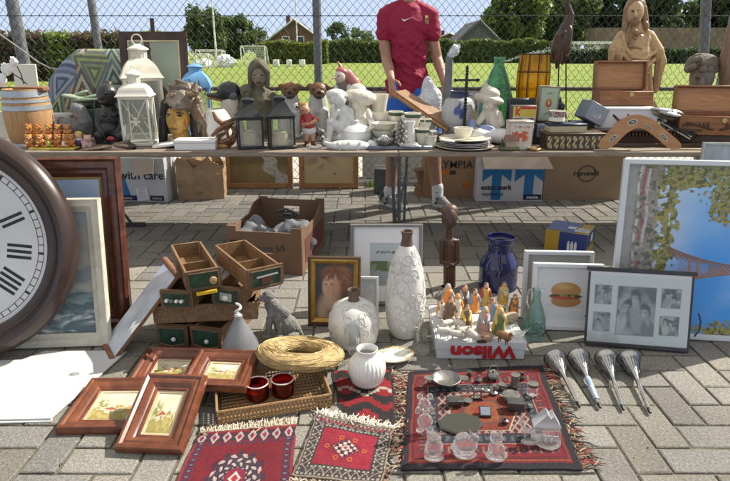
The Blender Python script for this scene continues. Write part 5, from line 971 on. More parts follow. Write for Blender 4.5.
for k in range(4): mb.tube([(-.05+.006*k, -.102, .06), (-.075+.03*k, -.102, .105-.008*k)], .006, 6)
mb.build('hand_drawing', M('drawn_skin', (.42, .22, .14), .6), wbx); mb = MB(); mb.tube([(-.10, -.102, .125), (-.055, -.102, .085)], .007, 5); mb.tube([(.0, -.102, .13), (.02, -.102, .1)], .005, 5); mb.build('pencil_drawing', inkm, wbx)
chest('small dark wooden chest with open lid on the white box', 620, 4.2, T+.249, .375, .16, .098, .20, 0, lidtilt=10)
cw = MC('tan_carved_wood', .42, .35, 120, var=.26, scale=55, coat=.15); TN = (.50, .32, .155); TD = (.27, .15, .065); TF = (.52, .34, .19)
jz = [e(635.5, 12.5, 4, 7, 10.5, 7.5, 0, TF), e(635.5, 5, -1, 8.6, 7.5, 9, 0, TD), c(628, 8, 0, 625, 26, 1, 3.6, 3, TD), c(643, 8, 0, 646, 26, 1, 3.6, 3, TD), c(626, 24, 3, 623.5, 34, 4, 3, 1.8, TD), c(645, 24, 3, 648, 34, 4, 3, 1.8, TD), e(635.5, 21, 8, 4.6, 4.6, 4, 0, TD), c(635.5, 11, 11.2, 635.5, 15.5, 12.6, 1, 1.5, TF), e(635.5, 18.3, 11.4, 2.4, .7, 1, 0, (.3, .13, .08)), e(632.4, 11.3, 10.4, 1.4, .6, 1, 0, (.1, .06, .04)), e(638.6, 11.3, 10.4, 1.4, .6, 1, 0, (.1, .06, .04)), c(632, 9.8, 11, 634, 10, 11.3, .6, .5, TD), c(639.2, 9.8, 11, 637, 10, 11.3, .6, .5, TD), c(635.5, 22, 0, 635.5, 32, 0, 4.6, 7, TF),
      e(635.5, 41, 0, 16, 10, 10, 0, TN), c(635.5, 44, 0, 637, 100, 0, 12.5, 15, TN), e(637, 120, 0, 20, 26, 15, 0, TN), c(622, 36, 1, 616, 50, 4, 5.4, 7, TN), c(616, 50, 4, 614, 86, 5, 7, 5, TN), c(611.5, 50, 8, 610.5, 92, 8, 1.6, 1.3, TN), c(617, 56, 10.5, 617.5, 88, 10.5, 2, 1.7, TD), c(621, 54, 10, 622, 92, 10, 1.3, 1.5, TN), c(649, 36, 0, 657, 52, 3, 5.4, 6.6, TN), c(657, 52, 3, 662, 62, 4, 6, 4.4, TN), c(661, 62, 4, 655, 90, 3, 4.6, 3, TN), c(657, 58, 10, 654, 88, 9, 1.6, 1.4, TD), c(664, 60, 6, 659, 86, 6, 1.4, 1.2, TN),
      e(635, 56, 2, 15, 15, 12.5, 0, TN), c(622, 34, 6, 625, 48, 9, 2.6, 2.4, TN), c(625, 48, 9, 633, 57, 12.4, 2.2, 2.4, TN), c(633, 57, 12.4, 644, 59, 12.4, 2.4, 2.2, TN), c(644, 59, 12.4, 655, 52, 8, 2.2, 2, TN), c(621, 42, 7, 624, 55, 10, 1.8, 1.9, TN), c(624, 55, 10, 634, 66, 12.6, 1.9, 2.2, TN), c(634, 66, 12.6, 647, 66.5, 12.4, 2.2, 2, TN), c(647, 66.5, 12.4, 656, 58, 8.5, 2, 1.8, TN), c(623, 64, 9, 634, 73, 12.6, 1.8, 2, TN), c(634, 73, 12.6, 648, 73, 12, 2, 1.8, TN), c(625, 52.5, 10, 634, 62, 13, .9, 1, TD), c(634, 62, 13, 648, 62, 12.5, 1, .9, TD), c(624, 61, 10.4, 634, 70, 13, .9, 1, TD), c(634, 70, 13, 648, 70, 12.6, 1, .9, TD), c(629, 46, 11, 641, 49, 12.5, 1.2, 1.2, TD), c(648, 32, 6, 645, 52, 11, 2.2, 2, TN)]
for x, k in ((625, 2), (630, 1.6), (635, 2.2), (640, 1.6), (645, 2.1), (650, 1.7)): jz.append(c(x, 70, 12.5, x+(x-637)*.16, 118, 14, k*.8, k*1.25, TN))
for x in (627.5, 632.5, 637.5, 642.5, 647.5): jz.append(c(x, 72, 11.6, x+(x-637)*.2, 116, 13, 1.2, 1.6, TD))
jz += [e(635.5, 32.5, 9.2, 2.6, 2.8, 1.3, 0, (.30, .14, .05)), c(635.5, 30, 9.9, 635.5, 27.5, 9.4, .7, .5, (.55, .36, .14)), c(629, 32, 8.6, 635.5, 39, 11, .8, .8, TD), c(642, 32, 8.6, 635.5, 39, 11, .8, .8, TD), c(630, 36, 10, 631, 46, 11, 1, 1, TD), c(641, 36, 10, 640, 46, 11, 1, 1, TD)]
SC('robed_statue', 'tall tan wooden statue of a robed long haired man with a heart on his chest', 'statue', 4.42, T, jz, col=TN, vox=.62, sm=1, mat=cw)
# dark carved rack, boomerang, knife, eagle
rk = wood('rack_wood', (.045, .028, .02), (.10, .062, .04), .5, (1, 9, 9), 8, .3)
t = thing('carved_rack', 'long dark wooden rack with a row of square teeth behind the boomerang', 'rack', (xat(650, 145, 3.86), 3.92, T)); mb = MB(); mb.box((0, .06, .045), (.80, .10, .09), bev=.004); mb.box((0, .0, .012), (.84, .16, .024), bev=.004); mb.box((.0, .03, .105), (.80, .12, .016), bev=.003); mb.build('rail', rk, t)
mb = MB()
for k in range(34): mb.box((-.39+k*.0236, -.012, .078), (.0125, .02, .03), bev=.002)
mb.build('teeth', rk, t)
Y = 3.735; bp = [(598, 147), (600, 150.5), (607, 150.5), (615, 146), (626, 136), (637, 130), (646, 131.5), (655, 138), (666, 147.5), (672, 151), (678, 151), (681, 148), (679, 143), (669, 134), (656, 122.5), (645, 117.5), (635, 116.5), (625, 120), (612, 131), (602, 140)]
cx_ = xat(638, 140, Y); z_ = T
poly = []
for i in range(len(bp)):
    p0, p1, p2, p3 = [bp[(i+k) % len(bp)] for k in (-1, 0, 1, 2)]
    for q in (0, .33, .66): poly.append(tuple(.5*((2*p1[k])+(-p0[k]+p2[k])*q+(2*p0[k]-5*p1[k]+4*p2[k]-p3[k])*q*q+(-p0[k]+3*p1[k]-3*p2[k]+p3[k])*q**3) for k in (0, 1)))
pl = [(xat(x, y, Y)-cx_, zat(y, Y)-T) for x, y in poly]; mz = min(p[1] for p in pl); pl = [(x, z-mz) for x, z in pl]
t = thing('boomerang', 'orange brown boomerang with grey painted ovals standing on its two tips', 'boomerang', (cx_, Y, T), (R(-8), 0, 0)); mb = MB(); mb.M = Matrix.Rotation(pi/2, 4, 'X'); mb.prism(pl, -.006, .006); mb.build('blade', wood('boomerang_wood', (.34, .15, .045), (.46, .24, .09), .4, (1, 6, 6), 8, .1, coat=.3), t)
dotm = M('painted_grey', (.40, .40, .34), .6, var=.3, scale=200); dkp = M('painted_dark', (.05, .04, .03), .6)
for px, py, rx, rz, ro_ in ((613, 140, .034, .015, -.75), (633.5, 124, .036, .02, -.3), (664, 139, .036, .016, .75), (650, 129, .03, .008, .7)):
    x, z = xat(px, py, Y)-cx_, zat(py, Y)-T-mz; mb = MB(); mb.ball((x, -.0065, z), (rx, .0014, rz), 24, 6, (0, ro_, 0)); mb.build('painted_oval', dotm, t); mb = MB(); mb.ball((x, -.0075, z), (rx*.66, .0014, rz*.6), 20, 6, (0, ro_, 0)); mb.build('painted_oval', dkp, t)
    mb = MB(); mb.ball((x, -.0085, z), (rx*.4, .0014, rz*.28), 20, 6, (0, ro_, 0)); mb.build('painted_oval', dotm, t)
q0 = [P(655, 119, 4.02), P(662, 116, 4.1), P(697, 136, 3.9), P(690, 139, 3.82)]; c0 = sum(q0, V())/4; c0.z = T+.02
t = thing('black_plank', 'slanting black plank with pale edge resting on the toothed rack', 'plank', c0); MB().slab([p-c0 for p in q0], .016).build('plank', M('black_lacquer', (.025, .026, .03), .3, coat=.3), t); MB().tube([q0[0]-c0, q0[3]-c0], .005, 6).build('edge', M('pale_edge', (.45, .44, .42), .4), t)
SC('eagle_figure', 'silver eagle figure with spread wing lying on the black plank', 'bird figure', 4.0, T+.1, [c(656, 112, 2, 672, 116, 3, 4, 5.5), c(672, 116, 3, 684, 120, 4, 4.5, 2.6), e(662, 110, 6, 11, 2.4, 5, 6), e(668, 114, 8, 12, 2.6, 4, 14), c(684, 120, 4, 688, 123, 5, 2, .8), e(677, 112, 0, 8, 2, 4, 20), c(664, 118, 2, 664, 132, 0, 3, 4)], col=(.3, .3, .29), mat=silv, vox=.6, sm=1)
chest('large open chest with winged carving on its front at the right end', 714, 3.98, T+.075, .47, .22, .125, .185, -12, True, 12)
o = MB().box((0, 0, .037), (.50, .24, .074), bev=.005).build('wooden_stand', rk, loc=(xat(716, 130, 3.98), 4.0, T)); o.rotation_euler = (0, 0, R(-14)); tag(o, 'low dark wooden stand carrying the carved chest', 'stand')
ST = (.19, .17, .145)
hd = [e(702, 77, 4, 11, 14, 11, 0, ST), e(702, 64, 0, 15, 10, 13, 0, (.16, .14, .12)), c(702, 90, 0, 702, 104, -1, 9, 10, ST), e(702, 122, -2, 22, 18, 13, 0, ST), c(702, 78, 14, 702, 84, 16.5, 1.7, 2.4, ST), e(697, 78, 13, 2.2, 1.1, 1.4, 0, (.07, .06, .05)), e(707, 78, 13, 2.2, 1.1, 1.4, 0, (.07, .06, .05)), e(702, 89, 13, 3.4, 1.1, 1.6, 0, (.11, .09, .08))]
rc = random.Random(4)
for k in range(40): a = rc.uniform(0, 2*pi); b = rc.uniform(.0, 1.0); hd.append(e(702+14.5*math.cos(a)*math.sqrt(1-b*b*.9), 71-15*b, 13*math.sin(a)*math.sqrt(1-b*b*.9)+1, 3.6, 3, 3.4, rc.uniform(-40, 40), (.17, .15, .125)))
SC('stone_bust', 'weathered grey stone bust with thick curly hair behind the carved chest', 'bust', 4.5, T, hd, col=ST, mat=MC('weathered_stone', .85, .6, 80, var=.35, scale=45), vox=.75, sm=1)
o = MB().tube([P(740, 150, 4.42), P(736, 110, 4.42), P(730, 80, 4.42), P(730, 60, 4.42), P(736, 30, 4.42), P(744, 10, 4.42), P(750, 0, 4.42)], [.08, .085, .075, .072, .065, .045, .02], 14).build('driftwood_column', wood('bleached_driftwood', (.15, .09, .06), (.30, .20, .14), .7, (6, 6, .6), 7, .6)); tag(o, 'tall brown driftwood carving cut off by the right edge', 'carving')
lp = random.Random(3)
for k, (px, py, lb) in enumerate(((690, 151, 'pale thin wooden stick on the table edge right of the boomerang tip'), (612, 151.5, 'pale thin wooden stick on the table edge left of the boomerang'))):
    g = G(px, py-1, T); o = MB().box((0, 0, .005), (.24, .018, .009), (0, 0, lp.uniform(-.05, .05)), .002).build('wooden_stick', wood('pale_stick', (.40, .31, .2), (.52, .43, .3), .7), loc=(g.x, g.y, T)); tag(o, lb, 'stick')
# leaning grey canvas at the front right
Y = 3.58; t = thing('framed_picture', 'grey framed misty print leaning on the table edge behind the big poster', 'picture', (xat(730, 160, Y), Y, 0), (pi/2-R(3), 0, R(-4))); w_, h_ = 54*mpp(Y, .7), zat(143, Y)
MB().mould(w_, h_, [(0, 0), (0, .02), (.012, .022), (.018, .012), (.018, 0)]).build('frame', M('brushed_grey', (.42, .43, .44), .45), t); panel('print', w_-.03, h_-.03, lambda u, v: full(u, (.33, .37, .42))*(.6+.8*fbm(u, v, 7, 21, 4)[..., None]), t, .008, .015, 60)
# ================================================================ the man behind the table
def man():
    Y0 = 4.78; t = thing('person', 'man in dark red football shirt and blue shorts standing behind the table', 'person', (xat(408, 215, Y0), Y0, 0)); L0 = tuple(t.location)
    m = mpp(Y0, .9); SKN = (.40, .215, .145)
    def Q(x, y, d=0): return P(x, y, Y0-d)
    def C(a, b, r0, r1, col=SKN): return ('c', tuple(Q(*a)), tuple(Q(*b)), r0, r1, col)
    def E_(a, r, rot=(0, 0, 0), col=SKN): return ('e', tuple(Q(*a)), r, rot, col)
    HR = (.06, .035, .02); b = []
    nk = Q(409, 2); hd = nk+V((0, -.035, .165))
    b += [('c', tuple(nk+V((0, 0, -.10))), tuple(nk+V((0, -.015, .07))), .062, .056, SKN), ('e', tuple(hd), (.075, .095, .115), (0, 0, 0), SKN), ('e', tuple(hd+V((0, -.05, -.06))), (.05, .05, .055), (0, 0, 0), SKN),
          ('c', tuple(hd+V((0, -.09, .01))), tuple(hd+V((0, -.108, -.02))), .011, .016, SKN), ('e', tuple(hd+V((0, -.088, -.055))), (.026, .012, .008), (0, 0, 0), (.42, .16, .13)), ('e', tuple(hd+V((-.03, -.086, .012))), (.013, .010, .007), (0, 0, 0), (.6, .58, .55)), ('e', tuple(hd+V((.03, -.086, .012))), (.013, .010, .007), (0, 0, 0), (.6, .58, .55)),
          ('e', tuple(hd+V((-.03, -.094, .012))), (.006, .005, .006), (0, 0, 0), (.05, .035, .03)), ('e', tuple(hd+V((.03, -.094, .012))), (.006, .005, .006), (0, 0, 0), (.05, .035, .03)), ('c', tuple(hd+V((-.045, -.086, .03))), tuple(hd+V((-.015, -.092, .033))), .005, .005, HR), ('c', tuple(hd+V((.045, -.086, .03))), tuple(hd+V((.015, -.092, .033))), .005, .005, HR),
          ('e', tuple(hd+V((-.077, 0, -.005))), (.012, .022, .034), (0, 0, 0), SKN), ('e', tuple(hd+V((.077, 0, -.005))), (.012, .022, .034), (0, 0, 0), SKN)]
    # torso under the shirt and legs
    b += [C((408, 22), (408, 66), .085, .085), C((408, 66), (409, 100), .085, .10), C((392, 16), (424, 16), .05, .05)]
    # image-left arm: shoulder, elbow, wrist
    b += [C((386, 17), (384, 40, .0), .055, .050), C((384, 40), (386.5, 58, .02), .047, .043), C((386.5, 58, .02), (391, 78, .28), .043, .030), C((387, 62, .07), (389.5, 70, .18), .044, .038)]
    b += [C((430, 17), (433, 40, -.02), .055, .048), C((433, 40, -.02), (437, 58, -.03), .046, .043), C((437, 58, -.03), (445, 84, .12), .042, .029), C((438.5, 63, 0), (441, 71, .05), .044, .036)]
    # hands: palm, five fingers, thumb from the side of the palm
    def hand(w, ax, side, curl, yv):
        ax = V(ax).normalized(); yv = (V(yv)-ax*V(yv).dot(ax)).normalized(); xv = ax.cross(yv)*side; w = V(w); o = []
        for k, q in enumerate((-.026, -.009, .009, .026)): o.append(('c', tuple(w+xv*q*.7), tuple(w+ax*.082+xv*q), .016, .0125, SKN))
        for k, (q, Lf) in enumerate(((-.029, .066), (-.0097, .078), (.0097, .073), (.029, .056))):
            p = w+ax*.085+xv*q; a = ax.copy()
            for s_, fr in enumerate((.45, .32, .25)):
                a = (a+yv*curl*(.55+.1*s_)).normalized(); n = p+a*Lf*fr; o.append(('c', tuple(p), tuple(n), .0095-.0008*s_, .0088-.0008*s_, SKN)); p = n
        p = w+ax*.02-xv*.03; q = p+(ax*.5-xv*.7+yv*.45).normalized()*.042; r_ = q+(ax*.85-xv*.1+yv*.5).normalized()*.034; o += [('c', tuple(p), tuple(q), .014, .011, SKN), ('c', tuple(q), tuple(r_), .0105, .0085, SKN)]
        return o
    b += hand(Q(391.3, 80, .30), (0.06, -.5, -.8), -1, .85, (.85, .45, -.2)); b += hand(Q(445.5, 86, .13), (.2, -.25, -.9), -1, .45, (-.2, -.9, .2))
    # legs
    b += [C((398, 96), (393, 140), .095, .068), C((393, 140), (392.5, 165, -.02), .062, .060), C((392.5, 165, -.02), (390, 197), .058, .040), C((420, 96), (432, 138), .095, .068), C((432, 138), (434, 162, -.02), .062, .062), C((434, 162, -.02), (438, 195), .060, .040)]
    b += [C((390, 197), (389, 212), .040, .040), C((438, 195), (438, 212), .040, .040)]
    o = remesh('body', b, .0052, 2, MC('skin', .48, .2, 200, var=.16, scale=28), 0.02, None, L0); o.location = (0, 0, 0); o.parent = t
    hr = [('e', tuple(hd+V((0, .015, .035))), (.083, .098, .095), (0, 0, 0), HR), ('e', tuple(hd+V((0, -.045, .09))), (.06, .05, .03), (0, 0, 0), HR)]
    o = remesh('hair', hr, .006, 1, MC('brown_hair', .6, .6, 300), None, None, L0); o.location = (0, 0, 0); o.parent = t
    # shirt
    RS = (.29, .006, .042); sh = [C((408, 18), (408, 42), .13, .135, RS), ('e', tuple(Q(408, 26)), (.19, .125, .16), (0, 0, 0), RS), ('e', tuple(Q(409, 55)), (.152, .118, .20), (0, 0, 0), RS), ('e', tuple(Q(409.5, 77)), (.150, .122, .15), (0, 0, 0), RS), C((394, 84), (425, 84), .075, .075, RS), C((394, 89), (425, 89), .07, .07, RS), ('e', tuple(Q(409.5, 86)), (.150, .128, .11), (0, 0, 0), RS), C((397, 10), (386, 16), .068, .072, RS), C((419, 10), (430, 16), .068, .070, RS), C((386, 16), (384.5, 34), .070, .066, RS), C((430, 16), (432.5, 34), .068, .064, RS), C((401, 8), (417, 8), .062, .062, RS)]
    for x0, y0, x1, y1 in ((399, 44, 420, 56), (396, 58, 416, 70), (402, 70, 424, 78), (396, 78, 412, 84), (422, 36, 414, 50), (398, 36, 404, 50)): sh.append(C((x0, y0, .118), (x1, y1, .122), .008, .006, RS))
    sm_ = MC('red_jersey', .75, .25, 500, var=.10, scale=25); shirt = remesh('shirt', sh, .009, 3, sm_, None, None, L0); shirt.location = (0, 0, 0); shirt.parent = t
    from mathutils import noise as mn
    for v in shirt.data.vertices:
        p = v.co; q = p.z*1.0+p.x*.55; k = 1-abs(mn.noise(V((p.x*5, p.y*5, q*15))))*2.2; k2 = 1-abs(mn.noise(V((p.x*11+3, p.y*9, p.z*20-p.x*12))))*2.2; v.co = p+v.normal*(.010*max(0, k)**2+.006*max(0, k2)**2-.004)*(1.1 if p.z < 1.45 else .55)
    shirt.data.update()
    mb = MB(); mb.tube([nk+V((.068*math.cos(a), .062*math.sin(a)-.012, -.045-.022*max(0, -math.sin(a)))) - V(L0) for a in [2*pi*k/24 for k in range(24)]], .010, 6, True); mb.build('collar', M('dark_red_rib', (.10, .006, .03), .8, bump=.3), shirt)
    # marks on the chest, seated on the shirt surface
    from mathutils.bvhtree import BVHTree
    bvh = BVHTree.FromPolygons([v.co.copy() for v in shirt.data.vertices], [tuple(p.vertices) for p in shirt.data.polygons])
    def onshirt(px, py):
        o_ = V((0, 0, HC)); p = Q(px, py); d_ = (p-o_).normalized(); loc, nrm, ix, ds = bvh.ray_cast(o_-V(L0), d_); return (loc, nrm if nrm.y < 0 else -nrm) if loc else (p-V(L0)-V((0, .135, 0)), V((0, -1, 0)))
    l, n = onshirt(407, 19); mb = MB(); pts = [(-.040, .006), (-.033, -.011), (-.022, -.016), (.042, .014), (-.016, -.004), (-.026, -.004), (-.034, .002)]
    mb.M = Matrix.Translation((0, 0, 0)) @ Matrix.Rotation(pi/2, 4, 'X'); mb.prism(pts, -.001, .003); mb.build('sports_mark', M('white_print', (.75, .75, .75), .5, var=.02), shirt, l-V((0, .004, 0)), (0, 0, math.atan2(n.x, -n.y)))
    l, n = onshirt(427.2, 19.5); rz = math.atan2(n.x, -n.y); 
    out = [(-.026, .028), (-.014, .032), (0, .026), (.014, .032), (.026, .028), (.024, .0), (.026, -.012), (.014, -.026), (0, -.034), (-.014, -.026), (-.026, -.012), (-.024, 0)]
    mb = MB(); mb.M = Matrix.Rotation(pi/2, 4, 'X'); mb.prism(out, -.002, .002); mb.mi = 1; mb.prism([(-.021, .024), (-.003, .022), (-.003, .010), (-.021, .010)], .002, .003); mb.mi = 2; mb.prism([(-.013, .024), (-.010, .024), (-.010, .010), (-.013, .010)], .003, .0035); mb.prism([(.003, .022), (.008, .024), (.008, .010), (.003, .010)], .002, .003); mb.prism([(.014, .024), (.019, .024), (.019, .01), (.014, .01)], .002, .003)
    mb.mi = 3
    for k in range(4): mb.prism([(-.019+.011*k, -.002), (-.014+.011*k, -.002), (-.014+.011*k, -.02), (-.019+.011*k, -.02)], .002, .003)
    mb.mi = 2; mb.prism([(-.022, .008), (.022, .008), (.022, -.0), (-.022, -.0)], .0028, .0034)
    cr = mb.build('crest', [M('crest_gold', (.55, .36, .05), .5), M('crest_white', (.7, .68, .6), .5), M('crest_red', (.35, .02, .03), .5), M('crest_blue', (.03, .05, .25), .5)], shirt, l-V((0, .004, 0)), (0, 0, rz))
    BL = (.02, .14, .62); so = [C((402, 92), (398, 112), .115, .11, BL), C((416, 92), (424, 112), .115, .11, BL), C((398, 112), (394.5, 132), .108, .105, BL), C((423, 112), (430, 132), .108, .105, BL), C((403, 90), (416, 90), .118, .118, BL)]
    o = remesh('shorts', so, .011, 2, MC('blue_shorts', .7, .2, 400, var=.08, scale=20), None, None, L0); o.location = (0, 0, 0); o.parent = t
    for x, y0, y1, nm in ((389.5, 190, 209, 0), (437.5, 187, 207, 1)):
        so = [C((x, y0), (x, y1-4), .051, .047, (.74, .74, .74)), C((x, y1-4), (x+2, y1+2, .02), .047, .05, (.74, .74, .74))]; o = remesh('sock', so, .006, 1, MC('ribbed_sock', .9, .3, 260), None, None, L0); o.location = (0, 0, 0); o.parent = t
        mk = MB(); p = Q(x, y0+5.5, .052)-V(L0); mk.M = Matrix.Translation(p) @ Matrix.Rotation(pi/2, 4, 'X') @ Matrix.Scale(.45, 4); mk.prism(pts, -.002, .003); mk.build('sports_mark', inkm, o)
    GS = (.30, .30, .31); W_ = (.62, .62, .61); D_ = (.07, .07, .075)
    for hx, tx, ty, lb in ((386, 402, .17, 0), (437, 448, .20, 0)):
        h0 = Q(hx, 216); h0.z = 0; d_ = V((mpp(Y0, 0)*(tx-hx), -ty, 0)).normalized(); s_ = d_.cross(V((0, 0, 1)))
        def sp(a, b_, z): return tuple(h0+d_*a+s_*b_+V((0, 0, z)))
        s2 = [('c', sp(-.03, 0, .02), sp(.20, 0, .018), .036, .040, W_), ('c', sp(-.035, 0, .05), sp(.06, 0, .065), .040, .040, GS), ('c', sp(.06, 0, .06), sp(.17, 0, .035), .040, .032, GS), ('e', sp(.20, 0, .032), (.05, .045, .03), (0, 0, 0), W_), ('c', sp(-.03, 0, .06), sp(-.025, 0, .095), .042, .040, D_), ('c', sp(.05, -.03, .075), sp(.05, .03, .075), .018, .018, D_), ('c', sp(.09, .02, .062), sp(.02, .04, .03), .009, .009, D_), ('c', sp(.09, -.02, .062), sp(.02, -.04, .03), .009, .009, D_)]
        o = remesh('shoe', s2, .006, 1, MC('trainer', .6, .3, 150, var=.15), .002, None, L0); o.location = (0, 0, 0); o.parent = t
        lc = MB()
        for k in range(4): lc.tube([V(sp(.075+.026*k, -.022, .092-.011*k))-V(L0), V(sp(.085+.026*k, 0, .100-.011*k))-V(L0), V(sp(.075+.026*k, .022, .092-.011*k))-V(L0)], .0035, 5)
        lc.build('laces', M('lace_white', (.7, .7, .7), .8), o)
man()
# ================================================================ under the table
kraft = M('kraft_card', (.29, .185, .10), .75, var=.12, scale=5, bump=.08); kraft2 = M('tan_card', (.30, .21, .125), .75, var=.1, scale=5, bump=.08); whc = M('white_carton', (.55, .55, .57), .6, var=.06, scale=6); cblue = M('print_blue', (.015, .17, .40), .6, var=.05); navy = M('navy_print', (.012, .015, .05), .5); ink2 = M('print_black', (.025, .025, .03), .6)
def carton(label, px0, px1, ytop, Y, mat, depth, yaw=0):
    w_ = (px1-px0)*mpp(Y, .2); h_ = zat(ytop, Y); t = thing('cardboard_box', label, 'box', (xat((px0+px1)/2, 185, Y), Y, 0), (0, 0, R(yaw)), 'cardboard boxes under the table')
    b = MB(); th = .006
    b.box((0, th/2, h_/2), (w_, th, h_), bev=.001); b.box((0, depth-th/2, h_/2), (w_, th, h_), bev=.001)
    for s_ in (-1, 1): b.box((s_*(w_/2-th/2), depth/2, h_/2), (th, depth-2*th-.001, h_-.001))
    b.box((0, depth/2, .005), (w_-2*th, depth-2*th, .006)); b.build('carton', mat, t)
    return t, w_, h_
t, w_, h_ = carton('brown printed cardboard box with black capital lettering beside the leg of the man', 424, 477, 154, 5.05, kraft, .3)
k = mpp(5.05, .2); txt('OLYMPIA', .098, ink2, t, (w_/2-.245, -.0015, zat(165, 5.05)), bold=.0012, sx=.98)
orange = M('print_orange', (.42, .15, .02), .6); MB().box((w_/2-.29, -.001, zat(172.5, 5.05)), (.065, .002, .05)).build('orange_mark', orange, t); MB().box((w_/2-.225, -.001, zat(172.5, 5.05)), (.055, .002, .035)).build('barcode', ink2, t)
mb = MB(); mb.M = Matrix.Rotation(pi/2, 4, 'X'); mb.lathe([(0, 0), (.042, 0), (.042, .002), (0, .002)], 24, c=(w_/2-.095, zat(185, 5.05), 0), cap=False); mb.build('orange_mark', orange, t); MB().box((w_/2-.095, -.003, zat(185, 5.05)), (.008, .002, .06)).build('orange_mark', kraft, t)
Y = 4.93; t, w_, h_ = carton('white cardboard box with two large blue letters and one flap hanging open', 476.5, 543, 156, Y, whc, .3)
for px in (496.5, 529):
    k = mpp(Y, .2); x = (px-510)*k; zt_ = zat(169.5, Y); tw, th = 29*k, 12.5*k; sw = 9.5*k; ow = -w_/2-.004
    mb = MB(); mb.M = Matrix.Rotation(pi/2, 4, 'X'); pl = [(x-tw/2, zt_), (x+tw/2, zt_), (x+tw/2, zt_-th), (x+sw/2, zt_-5*k), (x+sw/2, .014), (x-sw/2, .014), (x-sw/2, zt_-5*k), (x-tw/2, zt_-th)]; mb.prism(pl, 0, .0015); mb.build('blue_letter', cblue, t)
k = mpp(Y, .2); txt('extra sterk', .062, ink2, t, (-w_/2+.175, -.003, zat(187.5, Y)), bold=.0018, sx=.97); txt('renforcé', .058, ink2, t, (-w_/2+.145, -.003, zat(194, Y)), sx=.95)
MB().box((w_/2-.085, -.003, zat(197, Y)), (.155, .003, .048)).build('brand_strip', navy, t); txt('manna', .04, M('white_print', (.75,)*3), t, (w_/2-.085, -.0055, zat(197, Y)), bold=.001)
a, b_ = V((-w_/2+.03, -.004, h_-.004)), V((w_/2+.01, -.004, h_-.004)); MB().slab([a, a+V((.02, -.055, -.098)), b_+V((.05, -.055, -.098)), b_-V((.0, 0, 0))], -.004).build('flap', M('flap_cream', (.55, .47, .38), .7, var=.08), t)
t, w_, h_ = carton('plain tan cardboard box with a small black round logo', 543.5, 622, 150, 4.98, kraft2, .34)
k = mpp(4.98, .2); xl = (585.5-582.7)*k; zl = zat(173.5, 4.98); txt('renewi', .063, ink2, t, (xl-.008, -.0015, zl), bold=.0014, sx=1.3)
mb = MB()
for a0, a1 in ((20, 205), (215, 385)): mb.tube([(xl+.078*math.cos(R(a0+(a1-a0)*j/20)), -.001, zl+.069*math.sin(R(a0+(a1-a0)*j/20))) for j in range(21)], .0042, 5)
for aa, s_ in ((200, 1), (20, -1)): mb.box((xl+.076*math.cos(R(aa)), -.001, zl+.067*math.sin(R(aa))), (.018, .002, .018), (0, .8, 0))
mb.build('logo_arrows', ink2, t)
# hand-care carton at the left
Y = 4.92; t, w_, h_ = carton('white and blue printed carton half hidden by the tall red brown frame', 88, 167, 158, Y, whc, .25, -3); k = mpp(Y, .2)
txt('with care', .105, ink2, t, ((143-127.5)*k, -.0015, zat(175.5, Y)), bold=.0015)
mb = MB(); mb.M = Matrix.Rotation(pi/2, 4, 'X'); mb.prism([(-.14, .012), (.03, .012), (-.02, .22), (-.14, .30)], 0, .0012); mb.build('blue_print', cblue, t)
for x0, x1, tl in ((-.10, .07, .0), (.195, .315, .0)): MB().box(((x0+x1)/2, -.003, .035), (x1-x0, .003, .045)).build('navy_strip', navy, t); txt('manna', .034, M('white_print', (.75,)*3), t, ((x0+x1)/2, -.0055, .035))
MB().box((.128, -.006, .075), (.105, .004, .12), (0, R(-6), 0)).build('paper_label', M('white_label', (.75, .75, .76), .5, var=.02), t)
mb = MB()
for q in range(5): mb.box((.128, -.0095, .045+.02*q), (.065, .001, .004), (0, R(-6), 0))
mb.build('label_print', M('print_grey', (.3, .32, .4), .6), t)
MB().slab([(.09, -.01, h_), (.08, -.06, h_-.15), (.27, -.06, h_-.12), (.27, -.01, h_)], -.004).build('flap', M('flap_cream', (.5,) * 3), t)
# crumpled paper bag
t = thing('paper_bag', 'open brown paper bag full of crumpled paper under the table', 'bag', (xat(203, 190, 5.1), 5.12, 0), (0, 0, R(6))); mb = MB(); n = 26; rr = random.Random(8); W_, D_, H_ = .40, .24, zat(160, 5.1)
def rect(q, w, d):
    q = (q % 1)*4; s_ = int(q); f = q-s_; return [(-w/2+w*f, -d/2), (w/2, -d/2+d*f), (w/2-w*f, d/2), (-w/2, d/2-d*f)][s_]
vs = []; NR = 9
for j in range(NR+1):
    for k in range(n*2):
        x, y = rect(k/(n*2), W_*(1+.06*j/NR), D_*(1-.1*math.sin(j))); vs.append((x+rr.gauss(0, .004)*(j > 0), y+rr.gauss(0, .005)*(j > 0), H_*j/NR*(1+(.12*math.sin(k*.9)+.06*math.sin(k*2.3) if j == NR else 0))))
fs = [[j*n*2+k, j*n*2+(k+1) % (n*2), (j+1)*n*2+(k+1) % (n*2), (j+1)*n*2+k] for j in range(NR) for k in range(n*2)]; mb.add(vs, fs+[list(range(n*2))]); mb.build('bag', M('kraft_paper', (.40, .27, .16), .7, var=.1, bump=.15, bscale=30), t, ang=14)
mb = MB()
for q in range(9): mb.ball((rr.uniform(-.13, .13), rr.uniform(-.07, .05), H_*.86+rr.uniform(-.04, .05)), (rr.uniform(.05, .08), .05, rr.uniform(.04, .06)), 9, 7, (rr.random(), rr.random(), rr.random()), noise=.14)
mb.build('crumpled_paper', M('kraft_paper', (.4,)*3), t, ang=12)
